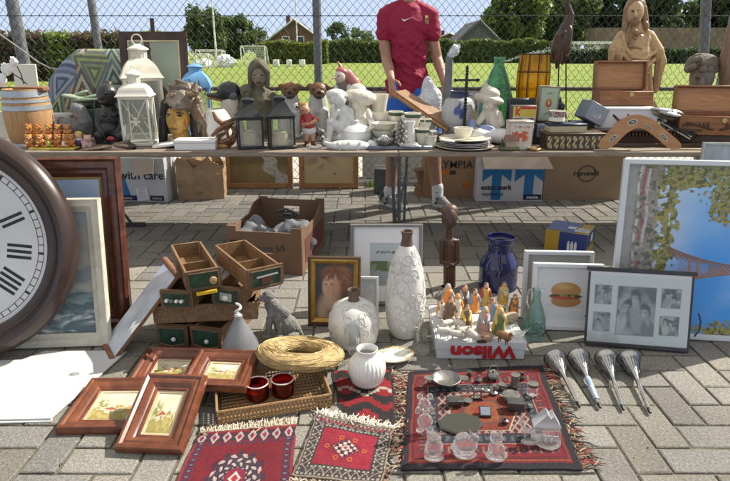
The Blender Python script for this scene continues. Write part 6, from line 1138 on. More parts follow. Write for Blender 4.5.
# wooden framed pictures leaning on the fence
oakf = wood('oak_frame', (.22, .10, .034), (.38, .19, .07), .5, (3, 3, 3), 5, .2, coat=.1)
def framed(name, label, px, pyb, w, h, lean, yaw, prof, fmat, pic, slip=None, group=None, res=130, Yb=None, z0=0, glassy=False, mat_w=None, mat_m=None, picmat=None, cat='picture', roll=0, back=True):
    g = G(px, pyb, z0) if Yb is None else V((xat(px, pyb, Yb), Yb, z0)); t = thing(name, label, cat, g, (pi/2-R(lean), R(roll), R(yaw)), group); d_ = prof[-1][0]
    MB().mould(w, h, prof).build('frame', fmat, t); zi = prof[-1][1]; iw, ih = w-2*d_+.004, h-2*d_+.004; y0 = d_-.002; z = .004
    if mat_w:
        MB().mould(iw, ih, [(0, z), (0, z+.003), (mat_w, z+.003), (mat_w, z)], y0).build('mount', mat_m, t); iw -= 2*mat_w-.002; ih -= 2*mat_w-.002; y0 += mat_w-.001
    if slip: MB().mould(iw, ih, [(0, z), (0, z+.006), (.010, z+.004), (.011, z)], y0).build('slip', slip, t); iw -= .018; ih -= .018; y0 += .009
    panel('picture', iw, ih, pic, t, z+.001, y0, res, picmat)
    if back: MB().box((0, h/2, .001), (w-.012, h-.012, .004)).build('backing', M('kraft_backing', (.2,)*3), t)
    if glassy: MB().box((0, h/2, zi*.6+.006), (w-2*d_+.002, h-2*d_+.002, .002)).build('pane', pane('frame_glass', gl=.05, dirt=.03), t)
    return t
FLAT = [(0, 0), (0, .018), (.004, .024), (.045, .02), (.05, .012), (.05, .004)]
def river(u, v):
    img = full(u, (.26, .18, .07))*(.6+.6*fbm(u, v, 5, 3)[..., None]); img = lay(img, ss(.72, .85, v), (.36, .28, .14)); img = lay(img, (fbm(u, v, 6, 8) > .55)*(v > .4)*1., (.14, .10, .045)); img = lay(img, blob(u, v, .15, .55, .2, .2, .4)*.8, (.12, .08, .035)); img = lay(img, blob(u, v, .85, .6, .22, .25, .4)*.8, (.11, .075, .03))
    x = .42+.5*(1-v)**1.2+.06*np.sin(v*16); r_ = (np.abs(u-x) < .05+.22*(1-v)*.5)*(v < .6); return lay(img, r_*(.5+.5*(fbm(u, v, 22, 4) > .45)), (.42, .41, .36))
framed('framed_picture', 'wooden framed sepia landscape with a river under the table', 260, 188, 68*mpp(5.42, .2), .56, 6, 0, FLAT, oakf, river, None, 'wooden framed pictures under the table')
def horses(u, v):
    img = full(u, (.47, .35, .19))*(.92+.16*fbm(u, v, 5, 9)[..., None]); n = fbm(u, v, 9, 5)
    img = lay(img, blob(u, v, .3, .45, .26, .14, .5)*(n > .42)*.7, (.22, .17, .13)); img = lay(img, blob(u, v, .36, .68, .13, .1, .2), (.15, .08, .045)); img = lay(img, blob(u, v, .42, .58, .12, .06, .3), (.10, .05, .03)); img = lay(img, blob(u, v, .7, .74, .13, .09, .3), (.18, .09, .05)); return lay(img, blob(u, v, .62, .2, .03, .02, .3), (.2, .1, .05))
framed('framed_picture', 'wooden framed sketch of brown horse heads on tan paper under the table', 329, 188, 60*mpp(5.42, .2), .56, 6, 0, FLAT, oakf, horses, None, 'wooden framed pictures under the table')
o, _ = vessel('wooden_stool', 'small brown wooden hourglass shaped stand behind the legs of the man', 'stand', 422, 5.2, 0, [(9, 196), (8, 190), (5, 182), (6.5, 174), (9, 169)], wood('stool_wood', (.16, .08, .04), (.28, .15, .08), .5), hollow=False)
o = MB().box((0, 0, .12), (.15, .2, .24), bev=.006).build('plastic_crate', M('dark_grey_plastic', (.09, .095, .10), .5), loc=(xat(382, 190, 5.25), 5.3, 0)); tag(o, 'dark grey plastic box on the ground behind the left shoe of the man', 'crate')
# dry weeds along the fence foot
r = random.Random(15)
for px, lb in ((374, 'small green weed growing at the fence foot left of the man'), (212, 'small green weed growing at the fence foot behind the paper bag')):
    mb = MB()
    g = V((xat(px, 187, 5.5), 5.52, 0))
    for k in range(70): a = r.uniform(0, 6.28); h = r.uniform(.03, .10); q = r.uniform(0, .05); p = V((q*math.cos(a)*1.6, q*math.sin(a), 0)); d_ = V((math.cos(a+1.5), math.sin(a+1.5), 0))*.006; mb.col = (.12+.06*r.random(), .19+.06*r.random(), .04); mb.add([p-d_, p+d_, p*1.7+V((0, 0, h))], [[0, 1, 2]])
    o = mb.build('weed', leafmat('grass_blade', 0, 0), loc=g, cols=True, flat=True); tag(o, lb, 'plant')
# ================================================================ big clock
brz = M('dark_walnut_rim', (.045, .028, .024), .32, .15, var=.3, scale=6, coat=.25)
face = MC('clock_dial', .35, 0, var=.02)
cl_t = thing('wall_clock', 'huge round wall clock with thick dark brown rim and roman numerals at the left edge', 'clock', (-1.735, 2.19, .002), (pi/2-R(11), 0, R(6)))
RC = .525; cl_t.scale = (.96,)*3; mb = MB(); pr = [(.398, .012), (.400, .026), (.412, .036), (.432, .038), (.44, .034), (.448, .040), (.468, .072), (.487, .078), (.503, .068), (.512, .056), (.520, .046), (RC, .034), (RC, .0), (.398, .0)]
mb.lathe(pr+[pr[0]], 120, cap=False); rim = mb.build('rim', brz, cl_t, (0, RC, 0))
mb = MB(); mb.lathe([(0, .0), (.401, .0), (.401, .012), (0, .012)], 96, cap=False); dial = mb.build('dial', M('clock_face', (.60, .61, .62), .4, var=.10, scale=3), cl_t, (0, RC, 0))
nk = M('clock_black', (.018, .018, .022), .45); ROT = R(8)
def rad_(a, r, z=.0125): return V((r*math.sin(a), r*math.cos(a), z))
mb = MB()
for k in range(60):
    a = ROT+2*pi*k/60; th = .0052 if k % 5 == 0 else .0016; n_ = V((math.cos(a), -math.sin(a), 0))*th; p, q = rad_(a, .357), rad_(a, .380); z = V((0, 0, .0012))
    mb.add([p-n_, p+n_, q+n_, q-n_, p-n_+z, p+n_+z, q+n_+z, q-n_+z], [[4, 5, 6, 7], [0, 1, 5, 4], [1, 2, 6, 5], [2, 3, 7, 6], [3, 0, 4, 7]])
for rr in (.357, .380): mb.tube([rad_(2*pi*j/90, rr, .013) for j in range(90)], .0011, 4, True)
mb.build('minute_track', nk, dial)
def stroke(mb, a, r0, r1, off, w0, w1=None, sl=0):
    t_ = V((math.cos(a), -math.sin(a), 0)); d_ = V((math.sin(a), math.cos(a), 0)); w1 = w1 or w0; z = V((0, 0, .0013)); b = V((0, 0, .0125)); p, q = d_*r0+t_*(off-sl/2), d_*r1+t_*(off+sl/2)
    mb.add([p-t_*w0+b, p+t_*w0+b, q+t_*w1+b, q-t_*w1+b, p-t_*w0+b+z, p+t_*w0+b+z, q+t_*w1+b+z, q-t_*w1+b+z], [[4, 5, 6, 7], [0, 1, 5, 4], [1, 2, 6, 5], [2, 3, 7, 6], [3, 0, 4, 7]])
for k, s_ in enumerate(('XII', 'I', 'II', 'III', 'IIII', 'V', 'VI', 'VII', 'VIII', 'IX', 'X', 'XI')):
    a = ROT+2*pi*k/12; mb = MB(); wd = sum(.026 if c_ == 'I' else .055 for c_ in s_); x = -wd/2; r0, r1 = .225, .328
    for c_ in s_:
        if c_ == 'I': stroke(mb, a, r0, r1, x+.013, .0066); x += .026
        elif c_ == 'V': stroke(mb, a, r0, r1, x+.0275-.011, .0065, None, -.026); stroke(mb, a, r0, r1, x+.0275+.012, .003, None, .026); x += .055
        else: stroke(mb, a, r0, r1, x+.0275, .0065, None, -.045); stroke(mb, a, r0, r1, x+.0275, .003, None, .045); x += .055
    mb.build('numeral', nk, dial)
mb = MB(); stroke(mb, R(-95), 0, .36, 0, .011, .002); mb.build('minute_hand', nk, dial, (0, 0, .006)); mb = MB(); stroke(mb, R(-140), 0, .21, 0, .012, .004); mb.build('hour_hand', nk, dial, (0, 0, .003)); MB().lathe([(0, .0125), (.02, .0125), (.018, .024), (0, .026)], 20, cap=False).build('hub', nk, dial)
# ================================================================ leaning and lying pictures
crf = wood('cream_frame', (.46, .43, .35), (.60, .57, .48), .5, (2, 2, 2), 6, .15)
def sea(u, v):
    img = full(u, (.25, .30, .33)); img = lay(img, ss(.32, 1, v), (.40, .44, .46)); img = lay(img, (v > .3)*ss(.42, .62, fbm(u, v*1.6, 4, 6))*.8, (.52, .50, .45)); s_ = v < .34; img = lay(img, s_*1., (.10, .16, .19)); n = fbm(u*1.2+.1*np.sin(v*30), v*3.2, 7, 3, 4); img = lay(img, s_*ss(.48, .62, n), (.20, .28, .30)); return .78*lay(img, s_*ss(.60, .68, n)*ss(.32, .1, v), (.55, .60, .60))
framed('framed_picture', 'cream framed seascape with stormy waves leaning behind the big clock', 44, 353, .62, .675, 10, 4, [(0, 0), (0, .022), (.006, .03), (.02, .026), (.034, .03), (.048, .018), (.062, .014), (.064, .008)], crf, sea, Yb=2.30, res=170)
redf = wood('mahogany_frame', (.055, .018, .012), (.15, .05, .03), .28, (3, 3, 3), 4, .1, coat=.35)
def meadow(u, v):
    img = full(u, (.30, .42, .62)); img = lay(img, ss(.45, .2, v), (.5, .52, .5)); img = lay(img, ss(.35, .55, fbm(u, v, 3, 2))*(v > .4)*.7, (.50, .52, .58)); img = lay(img, (v < .36+.05*np.sin(u*7))*1., (.11, .14, .045)); return lay(img, (v < .4)*ss(.5, .6, fbm(u, v, 8, 5)), (.06, .08, .03))
framed('framed_picture', 'tall red brown framed landscape with a blue sky behind the seascape', 60, 344, .72, .83, 9, 3, [(0, 0), (0, .03), (.012, .042), (.024, .03), (.032, .034), (.05, .036), (.062, .022), (.075, .024), (.092, .012), (.095, .006)], redf, meadow, M('dull_gold', (.36, .26, .1), .4, .6), Yb=2.45)
maho = wood('cherry_moulding', (.095, .027, .012), (.20, .062, .027), .28, (4, 4, 4), 3, .08, coat=.4)
def cottage(seed):
    def f(u, v):
        img = full(u, (.62, .56, .40)); n = fbm(u, v, 4, seed); img = lay(img, ss(.4, .65, n)*(v > .5)*.6, (.66, .64, .56)); hz = .36+.05*np.sin(u*5+seed); img = lay(img, (v < hz)*1., (.42, .34, .13)); img = lay(img, (v < hz)*ss(.45, .6, fbm(u, v, 9, seed+2)), (.30, .26, .08)); img = lay(img, ss(.12, .0, v)*.6, (.24, .15, .06))
        for k, (x, y, rx, ry) in enumerate(((.18, .52, .17, .26), (.66, .48, .1, .13), (.86, .44, .12, .1))): img = lay(img, blob(u, v, x, y, rx, ry, .5)*ss(.36, .55, fbm(u, v, 14, seed+k)), (.24+.08*k, .24, .06))
        hx = .44+.04*math.sin(seed); img = lay(img, ((np.abs(u-hx) < .13) & (v > hz-.07) & (v < hz+.06))*1., (.55, .48, .36)); img = lay(img, ((v > hz+.05) & (v < hz+.16-np.abs(u-hx)*.55))*1., (.34, .10, .05)); return lay(img, ((np.abs(u-hx-.03) < .02) & (v > hz-.06) & (v < hz+.02))*1., (.18, .1, .06))
    return f
STEP = [(0, 0), (0, .022), (.004, .03), (.014, .033), (.022, .026), (.03, .03), (.04, .026), (.052, .014), (.06, .016), (.064, .01)]
PG = 'small cherry framed cottage landscapes'
W1, H1 = .30, .345
def flatpic(label, cx, cy, z0, tilt, yaw, seed, w=.25, h=.30, roll=0):
    g = G(cx, cy, z0); g.z = z0
    return framed('framed_picture', label, cx, cy, w, h, 90-tilt, yaw, STEP, maho, cottage(seed), M('gilt_slip', (.5, .42, .28), .5), PG, 110, z0=z0, roll=roll)
flatpic('cherry framed cottage landscape lying lowest at the left, broad step towards the viewer', 97, 434.5, .002, 3, 1, 2, .285, .30)
flatpic('cherry framed cottage landscape in front, leaning on the left one', 149.5, 454, .003, 22, -4, 5, .232, .305)
flatpic('cherry framed landscape at the back left, half covered by its neighbour', 161, 388, .003, 7, -2, 9, .27, .235)
flatpic('cherry framed landscape at the back right touching the wicker tray', 213, 392, .060, 5, -4, 12, .255, .24)
# white sheets
wsh = M('white_foam_board', (.56, .56, .565), .6, var=.07, scale=5, bump=.25, bscale=9, bd=.012)
def sheet(label, pts, z):
    q = [G(*p, z) for p in pts]; c0 = sum(q, V())/len(q); c0.z = 0; mb = MB(); mb.prism([(p.x-c0.x, p.y-c0.y) for p in q], z, z+.005); o = mb.build('foam_board', wsh, loc=c0); tag(o, label, 'board', 'white boards lying on the paving')
sheet('large white board lying on the paving, upper one of two', [(45, 352), (110, 351.5), (127, 352.5), (51, 419.5), (-70, 422), (-30, 380)], .0075); sheet('white board lying under the other, its edge showing at the left', [(-80, 364), (39, 360), (60, 372), (52, 422.5), (-90, 426)], .001)
o = MB().ball((0, 0, 0), (.020, .012, .0012), 14, 6, noise=.25).build('scuff', M('grey_scuff', (.25, .25, .25), .8, var=.5, scale=120)); g = G(74, 374, .0130); o.location = g; tag(o, 'small grey scuff of dirt on the upper white board', 'dirt')
# mirror plank
q = [G(104, 342), G(113, 360), P(178, 275, 2.33), P(166, 261, 2.475)]; c0 = V((q[0].x, q[1].y, 0)); t = thing('mirror', 'narrow mirror with wooden end strips leaning on the stacked drawers', 'mirror', c0); q = [p-c0 for p in q]; nr = (q[1]-q[0]).cross(q[3]-q[0]).normalized()
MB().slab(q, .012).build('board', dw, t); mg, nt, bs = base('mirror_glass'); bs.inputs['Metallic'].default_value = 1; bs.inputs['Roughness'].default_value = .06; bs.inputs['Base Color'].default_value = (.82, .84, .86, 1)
df = nt.nodes.new('ShaderNodeBsdfDiffuse'); df.inputs[0].default_value = (.66, .71, .78, 1); mx = nt.nodes.new('ShaderNodeMixShader'); nt.links.new(ramp(nt, noise(nt, 7, 4), -.35, .8), mx.inputs[0]); nt.links.new(bs.outputs[0], mx.inputs[1]); nt.links.new(df.outputs[0], mx.inputs[2]); nt.links.new(mx.outputs[0], nt.nodes['Material Output'].inputs[0])  # pale blue diffuse mixed in to paint the bright sky's reflection
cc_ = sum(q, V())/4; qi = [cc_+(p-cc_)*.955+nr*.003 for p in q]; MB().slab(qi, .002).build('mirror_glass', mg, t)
for a, b in ((0, 1), (3, 2)): MB().tube([q[a]*1.0+nr*.004+(q[a]-q[b])*.06, q[b]+nr*.004+(q[b]-q[a])*.06], .016, 10).build('end_strip', dw, t)
# ================================================================ drawers
dr1 = wood('drawer_wood', (.15, .085, .04), (.27, .165, .085), .65, (8, 1, 8), 5, .3); grn = M('worn_green_paint', (.018, .05, .03), .55, var=.5, scale=25, bump=.15); drk = wood('drawer_front', (.10, .055, .03), (.19, .115, .06), .55, (1, 8, 8), 6, .3); wht = M('porcelain_knob', (.7, .69, .64), .2, var=.03, coat=.3)
def drawer(label, loc, yaw, w, h, d, knob, div=True, tilt=0, roll=0):
    t = thing('drawer', label, 'drawer', loc, (R(tilt), R(roll), R(yaw)), 'old green fronted drawers'); th = .010; b = MB()
    for s_ in (-1, 1): b.box((s_*(w/2-th/2-.004), d/2, h*.46), (th, d-.02, h*.88), bev=.001)
    b.box((0, d-th/2, h*.45), (w-.01-2*th, th, h*.86), bev=.001); b.box((0, d/2, .006), (w-.012-2*th, d-.02, .008)); 
    if div: b.box((0, d*.45, h*.36), (w-.01-2*th, .007, h*.62))
    b.build('drawer_box', dr1, t)
    f = MB(); f.M = Matrix.Rotation(pi/2, 4, 'X'); c_ = .018; o = [(-w/2, h), (w/2, h), (w/2, c_)]+[(w/2-c_+c_*math.cos(a), c_-c_*math.sin(a)) for a in (.4, .8, 1.2, pi/2)]+[(-w/2+c_-c_*math.sin(a), c_-c_*math.cos(a)) for a in (0, .4, .8, 1.2, pi/2)]
    f.prism(o, -.014, .0); fr_ = f.build('front', drk, t)
    k = .80; f = MB(); f.M = Matrix.Rotation(pi/2, 4, 'X'); f.prism([(x*k, h/2+(z-h/2)*k*.92) for x, z in o], .0005, .003); f.build('green_panel', grn, t)
    rim_ = MB(); rim_.tube([(x*k*1.03, -.003, h/2+(z-h/2)*k*.96) for x, z in o], .003, 5, True); rim_.build('bead', drk, t)
    if knob == 'wood': MB().lathe([(0, 0), (.008, 0), (.008, .008), (.017, .016), (.015, .026), (0, .03)], 18, cap=False).build('knob', wood('knob_wood', (.35, .22, .11), (.45, .3, .16), .4), t, (w*.24, -.003, h*.5), (pi/2, 0, 0))
    elif knob == 'four':
        for q in range(4): kk = MB(); kk.lathe([(0, 0), (.006, 0), (.0045, .012), (.009, .02), (.007, .027), (0, .029)], 14, cap=False); kk.build('knob', wht if q != 1 else M('green_knob', (.15, .22, .13), .3), t, (w*(-.24+.15*q), -.003, h*.48), (pi/2-.3, 0, 0))
    elif knob == 'bar': MB().tube([(-w*.3, -.012, h*.62), (w*.3, -.012, h*.66)], .005, 8).build('handle', silv, t); MB().box((0, -.006, h*.42), (.05, .008, .035)).build('lock_plate', M('rust_plate', (.12, .06, .035), .7, bump=.4), t)
    elif knob == 'plate': MB().box((0, -.005, h*.5), (w*.4, .006, h*.42), (0, .1, 0), .002).build('plate', M('chipped_plate', (.34, .34, .30), .6, var=.3), t); MB().ball((0, -.012, h*.48), (.016, .01, .014), 14, 8).build('knob', wht, t)
    else: MB().ball((w*.05, -.009, h*.42), (.011, .009, .011), 14, 8).build('knob', wht, t); MB().tube([(-w*.4, -.004, h*.22), (0, -.006, h*.10), (w*.4, -.004, h*.22)], .0035, 6).build('trim', drk, t)
    return t
X = lambda px, py, Y: xat(px, py, Y)
drawer('green fronted drawer at the bottom left of the stack', (X(174, 350, 2.29), 2.29, 0), -4, .142, .112, .36, 'x'); drawer('green fronted drawer at the bottom right, turned towards the left', (X(205, 353, 2.24), 2.27, 0), -14, .150, .112, .36, 'x')
t = thing('wooden_crate', 'long low wooden crate lying crosswise in the middle of the drawer stack', 'crate', (X(206, 318, 2.36), 2.43, .114), (0, 0, R(6)), None); b = MB(); b.box((0, -.10, .043), (.46, .012, .086), bev=.002); b.box((0, .10, .043), (.46, .012, .086), bev=.002); b.box((0, 0, .005), (.44, .19, .008))
for s_ in (-1, 1): b.box((s_*.224, 0, .043), (.012, .187, .084), bev=.002)
b.build('crate_box', dr1, t); MB().tube([(.236, -.05, .055), (.25, 0, .04), (.236, .05, .055)], .006, 6).build('rope_handle', M('jute', (.32, .22, .11), .9), t)
drawer('drawer with four small knobs on its green front', (X(178, 313, 2.27), 2.27, .202), -6, .148, .088, .36, 'four'); drawer('drawer with a chipped pale plate and knob on its green front', (X(224.5, 314, 2.25), 2.30, .202), -14, .142, .092, .40, 'plate', False)
drawer('open drawer with a round wooden knob on top of the stack at left', (X(203, 284, 2.25), 2.265, .297), 26, .152, .092, .44, 'wood'); drawer('open drawer with a metal bar handle on top of the stack at right', (X(266, 284, 2.27), 2.285, .297), 33, .165, .098, .44, 'bar')
o = MB().box((0, 0, .006), (.085, .014, .012), (0, R(-8), R(8))).build('folding_ruler', M('ruler_yellow', (.62, .42, .02), .5), loc=(X(205, 292, 2.21), 2.235, .292)); tag(o, 'yellow folding ruler wedged between the stacked drawers', 'ruler')
# banana box
bxm = M('brown_banana_carton', (.17, .10, .065), .75, var=.15, scale=5, bump=.1); bx2 = M('dark_red_print', (.13, .04, .03), .75, var=.2, scale=6)
t = thing('cardboard_box', 'open brown fruit box with handle holes holding grey plastic bags', 'box', (-.60, 3.20, 0), (0, 0, R(-9))); BW, BD, BH = .46, .60, .305; th = .010
def hole_wall(mb, c0, ux, w, h, hz, lip=0, mid=0):
    ux = V(ux); n = V((-ux.y, ux.x, 0)); hw, hh = .055, .02
    for x0, x1, z0, z1 in ((-w/2, -hw, 0, h), (hw, w/2, 0, h), (-hw, hw, 0, hz-hh), (-hw, hw, hz+hh, h)): mb.box(V(c0)+ux*((x0+x1)/2)+V((0, 0, (z0+z1)/2)), (x1-x0, th, z1-z0), (0, 0, math.atan2(ux.y, ux.x)))
    for s_ in (-1, 1): mb.box(V(c0)+ux*(s_*(w/2-.03))+V((0, 0, h+lip/2)), (.06, th, lip+.0004), (0, 0, math.atan2(ux.y, ux.x)))
mb = MB(); hole_wall(mb, (0, 0, 0), (1, 0, 0), BW, BH*.86, .15, .03); mb.build('end_wall', bxm, t); mb = MB(); hole_wall(mb, (0, BD, 0), (1, 0, 0), BW, BH*1.02, BH*.80, .012); mb.build('end_wall', bxm, t)
for s_ in (-1, 1):
    mb = MB(); mb.M = Matrix.Translation((s_*(BW/2-th/2), 0, 0)) @ Matrix.Rotation(pi/2, 4, 'Z') @ Matrix.Rotation(pi/2, 4, 'X'); mb.prism([(th, 0), (BD-th, 0), (BD-th, BH*1.02), (BD-.12, BH*1.02), (BD*.62, BH*.86), (BD*.3, BH*.86), (.12, BH*.86), (.06, BH*.97), (th, BH*.97)], -th/2, th/2); mb.build('side_wall', bxm, t)
MB().box((0, BD/2, .004), (BW-2*th, BD-2*th, .006)).build('bottom', bxm, t); mb = MB(); mb.box((BW/2+.001, BD*.52, BH*.42), (.002, BD*.8, BH*.5)); mb.build('red_print', bx2, t); txt('5/5', .05, ink2, t, (.10, -.0065, .165), (pi/2, R(-8), 0)); MB().box((-.185, -.006, .18), (.05, .002, .05)).build('dark_square', M('dark_print', (.05, .025, .02), .8), t)
gpl = M('grey_plastic_bag', (.16, .17, .185), .22, var=.5, scale=9, bump=.5, bscale=18)
for k, (x, y, rr, lb) in enumerate(((-.10, 3.42, .13, 'grey plastic bag in the left half of the fruit box'), (.06, 3.46, .12, 'grey plastic bag in the right half of the fruit box'))): crumple('plastic_bag', lb, 'plastic bag', 0, 0, 1, (rr*1.15, rr*1.1, .115), .012, gpl, .42, 20+k, 'grey bags in the fruit box').location = (-.53+x, y, .012)
SC('black_cable', 'coil of black cable on the grey bags in the fruit box', 'cable', 3.40, .21, [c(276, 212, 4, 286, 209, 2, 1.4, 1.4), c(286, 209, 2, 298, 214, 4, 1.4, 1.4), c(298, 214, 4, 290, 218, 6, 1.4, 1.4), c(290, 218, 6, 278, 215, 5, 1.4, 1.4), e(287, 214, 3, 7, 2.5, 4, 0)], col=(.02, .02, .022), mat=M('black_rubber', (.02, .02, .022), .4), vox=.6, sm=1)
# boy portrait and grey frames
def boy(u, v):
    img = full(u, (.045, .048, .06))*(.7+.6*fbm(u, v, 3, 4)[..., None]); img = lay(img, blob(u, v, .5, .16, .36, .36, .25)*(u < .62), (.42, .30, .21)); img = lay(img, blob(u, v, .62, .1, .26, .34, .4), (.11, .06, .045)); img = lay(img, blob(u, v, .42, .36, .12, .16, .3), (.46, .31, .22)); 
    img = lay(img, blob(u, v, .56, .68, .30, .25, .22), (.13, .055, .03)); img = lay(img, blob(u, v, .56, .74, .28, .2, .3)*ss(.4, .6, fbm(u, v*2, 10, 6)), (.24, .105, .05)); img = lay(img, blob(u, v, .42, .57, .175, .185, .2), (.50, .32, .22)); img = lay(img, blob(u, v, .33, .53, .06, .09, .5), (.52, .34, .23)); img = lay(img, blob(u, v, .53, .52, .10, .16, .6)*.8, (.38, .21, .14)); img = lay(img, blob(u, v, .44, .76, .24, .10, .35)*ss(.3, .55, fbm(u*1.5, v, 14, 8)), (.18, .08, .04))
    img = lay(img, blob(u, v, .325, .595, .026, .013, .5)*.8, (.06, .04, .04)); img = lay(img, blob(u, v, .445, .60, .034, .013, .5)*.8, (.06, .04, .04)); img = lay(img, blob(u, v, .37, .535, .022, .03, .5), (.42, .23, .16)); return lay(img, blob(u, v, .365, .475, .032, .011, .6)*.7, (.36, .12, .10))
goldf = M('antique_gold', (.40, .25, .065), .35, .55, var=.25, scale=25, bump=.15)
t = framed('framed_picture', 'gold framed portrait of a sad brown haired child beside the round white vase', 334.5, 326, .256, .342, 11, -3, [(0, 0), (0, .02), (.004, .024), (.010, .024), (.012, .02), (.013, .02)], wood('dark_edge', (.06, .03, .02), (.11, .06, .03), .4), boy, Yb=2.52, res=150); MB().mould(.232, .318, [(0, .004), (0, .021), (.008, .026), (.022, .016), (.026, .008), (.026, .004)], .012).build('gilt_slip', goldf, t)
grf = M('pewter_frame', (.20, .20, .205), .45, .2, var=.12); whm = M('white_mount', (.70, .71, .73), .7, var=.02)
def lake(u, v):
    img = full(u, (.42, .47, .50)); img = lay(img, (v < .55)*1., (.22, .26, .17)); img = lay(img, (v < .38)*1., (.28, .33, .36)); img = lay(img, ss(.45, .6, fbm(u, v, 7, 4))*(v < .58)*(v > .34), (.10, .14, .07)); return lay(img, ((np.abs(v-.78) < .03) & (np.abs(u-.5) < .3) & (fbm(u*4, v, 20, 3) > .45))*1., (.08, .08, .1))
framed('framed_picture', 'large pewter framed print with wide white mount behind the tall vase', 386, 305, .375, .432, 9, 0, [(0, 0), (0, .02), (.004, .024), (.016, .02), (.018, .006)], grf, lake, Yb=2.76, mat_w=.085, mat_m=whm, picmat=PRINT)
whf = M('white_frame', (.62, .64, .67), .45, var=.04)
FL2 = [(0, 0), (0, .026), (.003, .03), (.018, .03), (.02, .006)]
framed('framed_picture', 'small plain white frame standing between the child portrait and the tall vase', 365, 318, .135, .205, 10, 0, [(0, 0), (0, .016), (.003, .018), (.012, .018), (.014, .006)], whf, lambda u, v: lay(full(u, (.45, .48, .52)), (fbm(u, v, 4, 3) > .5)*1., (.52, .55, .58)), Yb=2.62, picmat=PRINT)
# seal
SC('seal_statue', 'rough grey stone statue of a seated sea lion looking left', 'statue', 2.40, 0, [e(286, 325, 0, 13, 12, 10, 0), c(284, 322, 0, 272, 305, 2, 11, 8), e(268, 297, 3, 7.5, 6.5, 6.5, -12), c(266, 297, 5, 260, 299, 7, 4.6, 3.2), e(258.5, 299, 9, 1.6, 1.3, 1.3, 0, (.05, .05, .05)), c(272, 308, 6, 268, 333, 9, 4.4, 3), e(266, 336, 11, 5, 1.8, 3.4, 0), c(278, 315, 8, 280, 333, 10, 4.2, 3), e(279, 336, 12, 5, 1.8, 3.4, 0), e(291, 335, 6, 9, 3.4, 6, 0), c(296, 328, 0, 303, 337, -2, 5, 2), e(273, 291.5, 0, 2, 1.6, 1.6, 0), e(265, 294, 8.2, 1, 1, .8, 0, (.03, .03, .03)), c(272, 303, 5, 284, 313, 4, 6, 6)], col=(.20, .195, .185), mat=MC('rough_grey_stone', .9, .9, 90, var=.4, scale=70, bd=.006), vox=.7, sm=2)
# decanter
fro = M('frosted_glass', (.70, .73, .77), .32, var=.06, trans=.85)
t, _ = vessel('decanter', 'frosted glass decanter with a twisted clear stopper', 'decanter', 241.5, 2.19, 0, [(17, 360), (20.5, 357), (20.5, 352), (17, 342), (11, 330), (6, 321.5), (4.3, 318), (4.6, 315)], fro, th=.004, deep=.9, part='glass_body'); z = zat(317, 2.19); mb = MB(); m_ = mpp(2.19, .2)
mb.tube([((.9+2.4*math.sin(k*.19)*min(1, k/9))*m_*math.cos(k*.62), (.9+2.4*math.sin(k*.19)*min(1, k/9))*m_*math.sin(k*.62), z+.004+k*.0040) for k in range(17)], [.006]*14+[.0045, .003, .0015], 8); mb.lathe([(0, -.01), (.014, -.008), (.017, .0), (.012, .008), (0, .01)], 18, c=(0, 0, z+.006), cap=False); mb.build('stopper', M('pale_stopper', (.72, .74, .76), .12, trans=.4, coat=.5), t)
# straw wreath
WC = G(300.5, 353, .095); t = thing('straw_wreath', 'round straw wreath resting on the edge of the wicker tray', 'wreath', WC, (R(-13), R(4), 0)); RW, rw = .130, .050
strawm = M('straw', (.40, .29, .13), .75, var=.35, scale=40, bump=.7, bscale=180); mb = MB(); mb.tube([(RW*math.cos(2*pi*k/64), RW*math.sin(2*pi*k/64), 0) for k in range(64)], rw, 20, True, flat=.66); mb.build('straw_core', strawm, t)
r = random.Random(6)
for nm, col, n in (('straw_strands', (.50, .37, .17), 260), ('dry_strands', (.30, .20, .09), 120)):
    mb = MB()
    for _ in range(n):
        a0 = r.uniform(0, 2*pi); b0 = r.uniform(0, 2*pi); La = r.uniform(.35, 1.1); tw_ = r.gauss(0, .5); rr = rw*r.uniform(.99, 1.05); pts = []
        for k in range(7): a = a0+La*k/6; b = b0+tw_*k/6; q = RW+rr*math.cos(b); pts.append((q*math.cos(a), q*math.sin(a), rr*.66*math.sin(b)))
        mb.tube(pts, .0013, 4)
    mb.build(nm, M(nm, col, .7, var=.25), t)
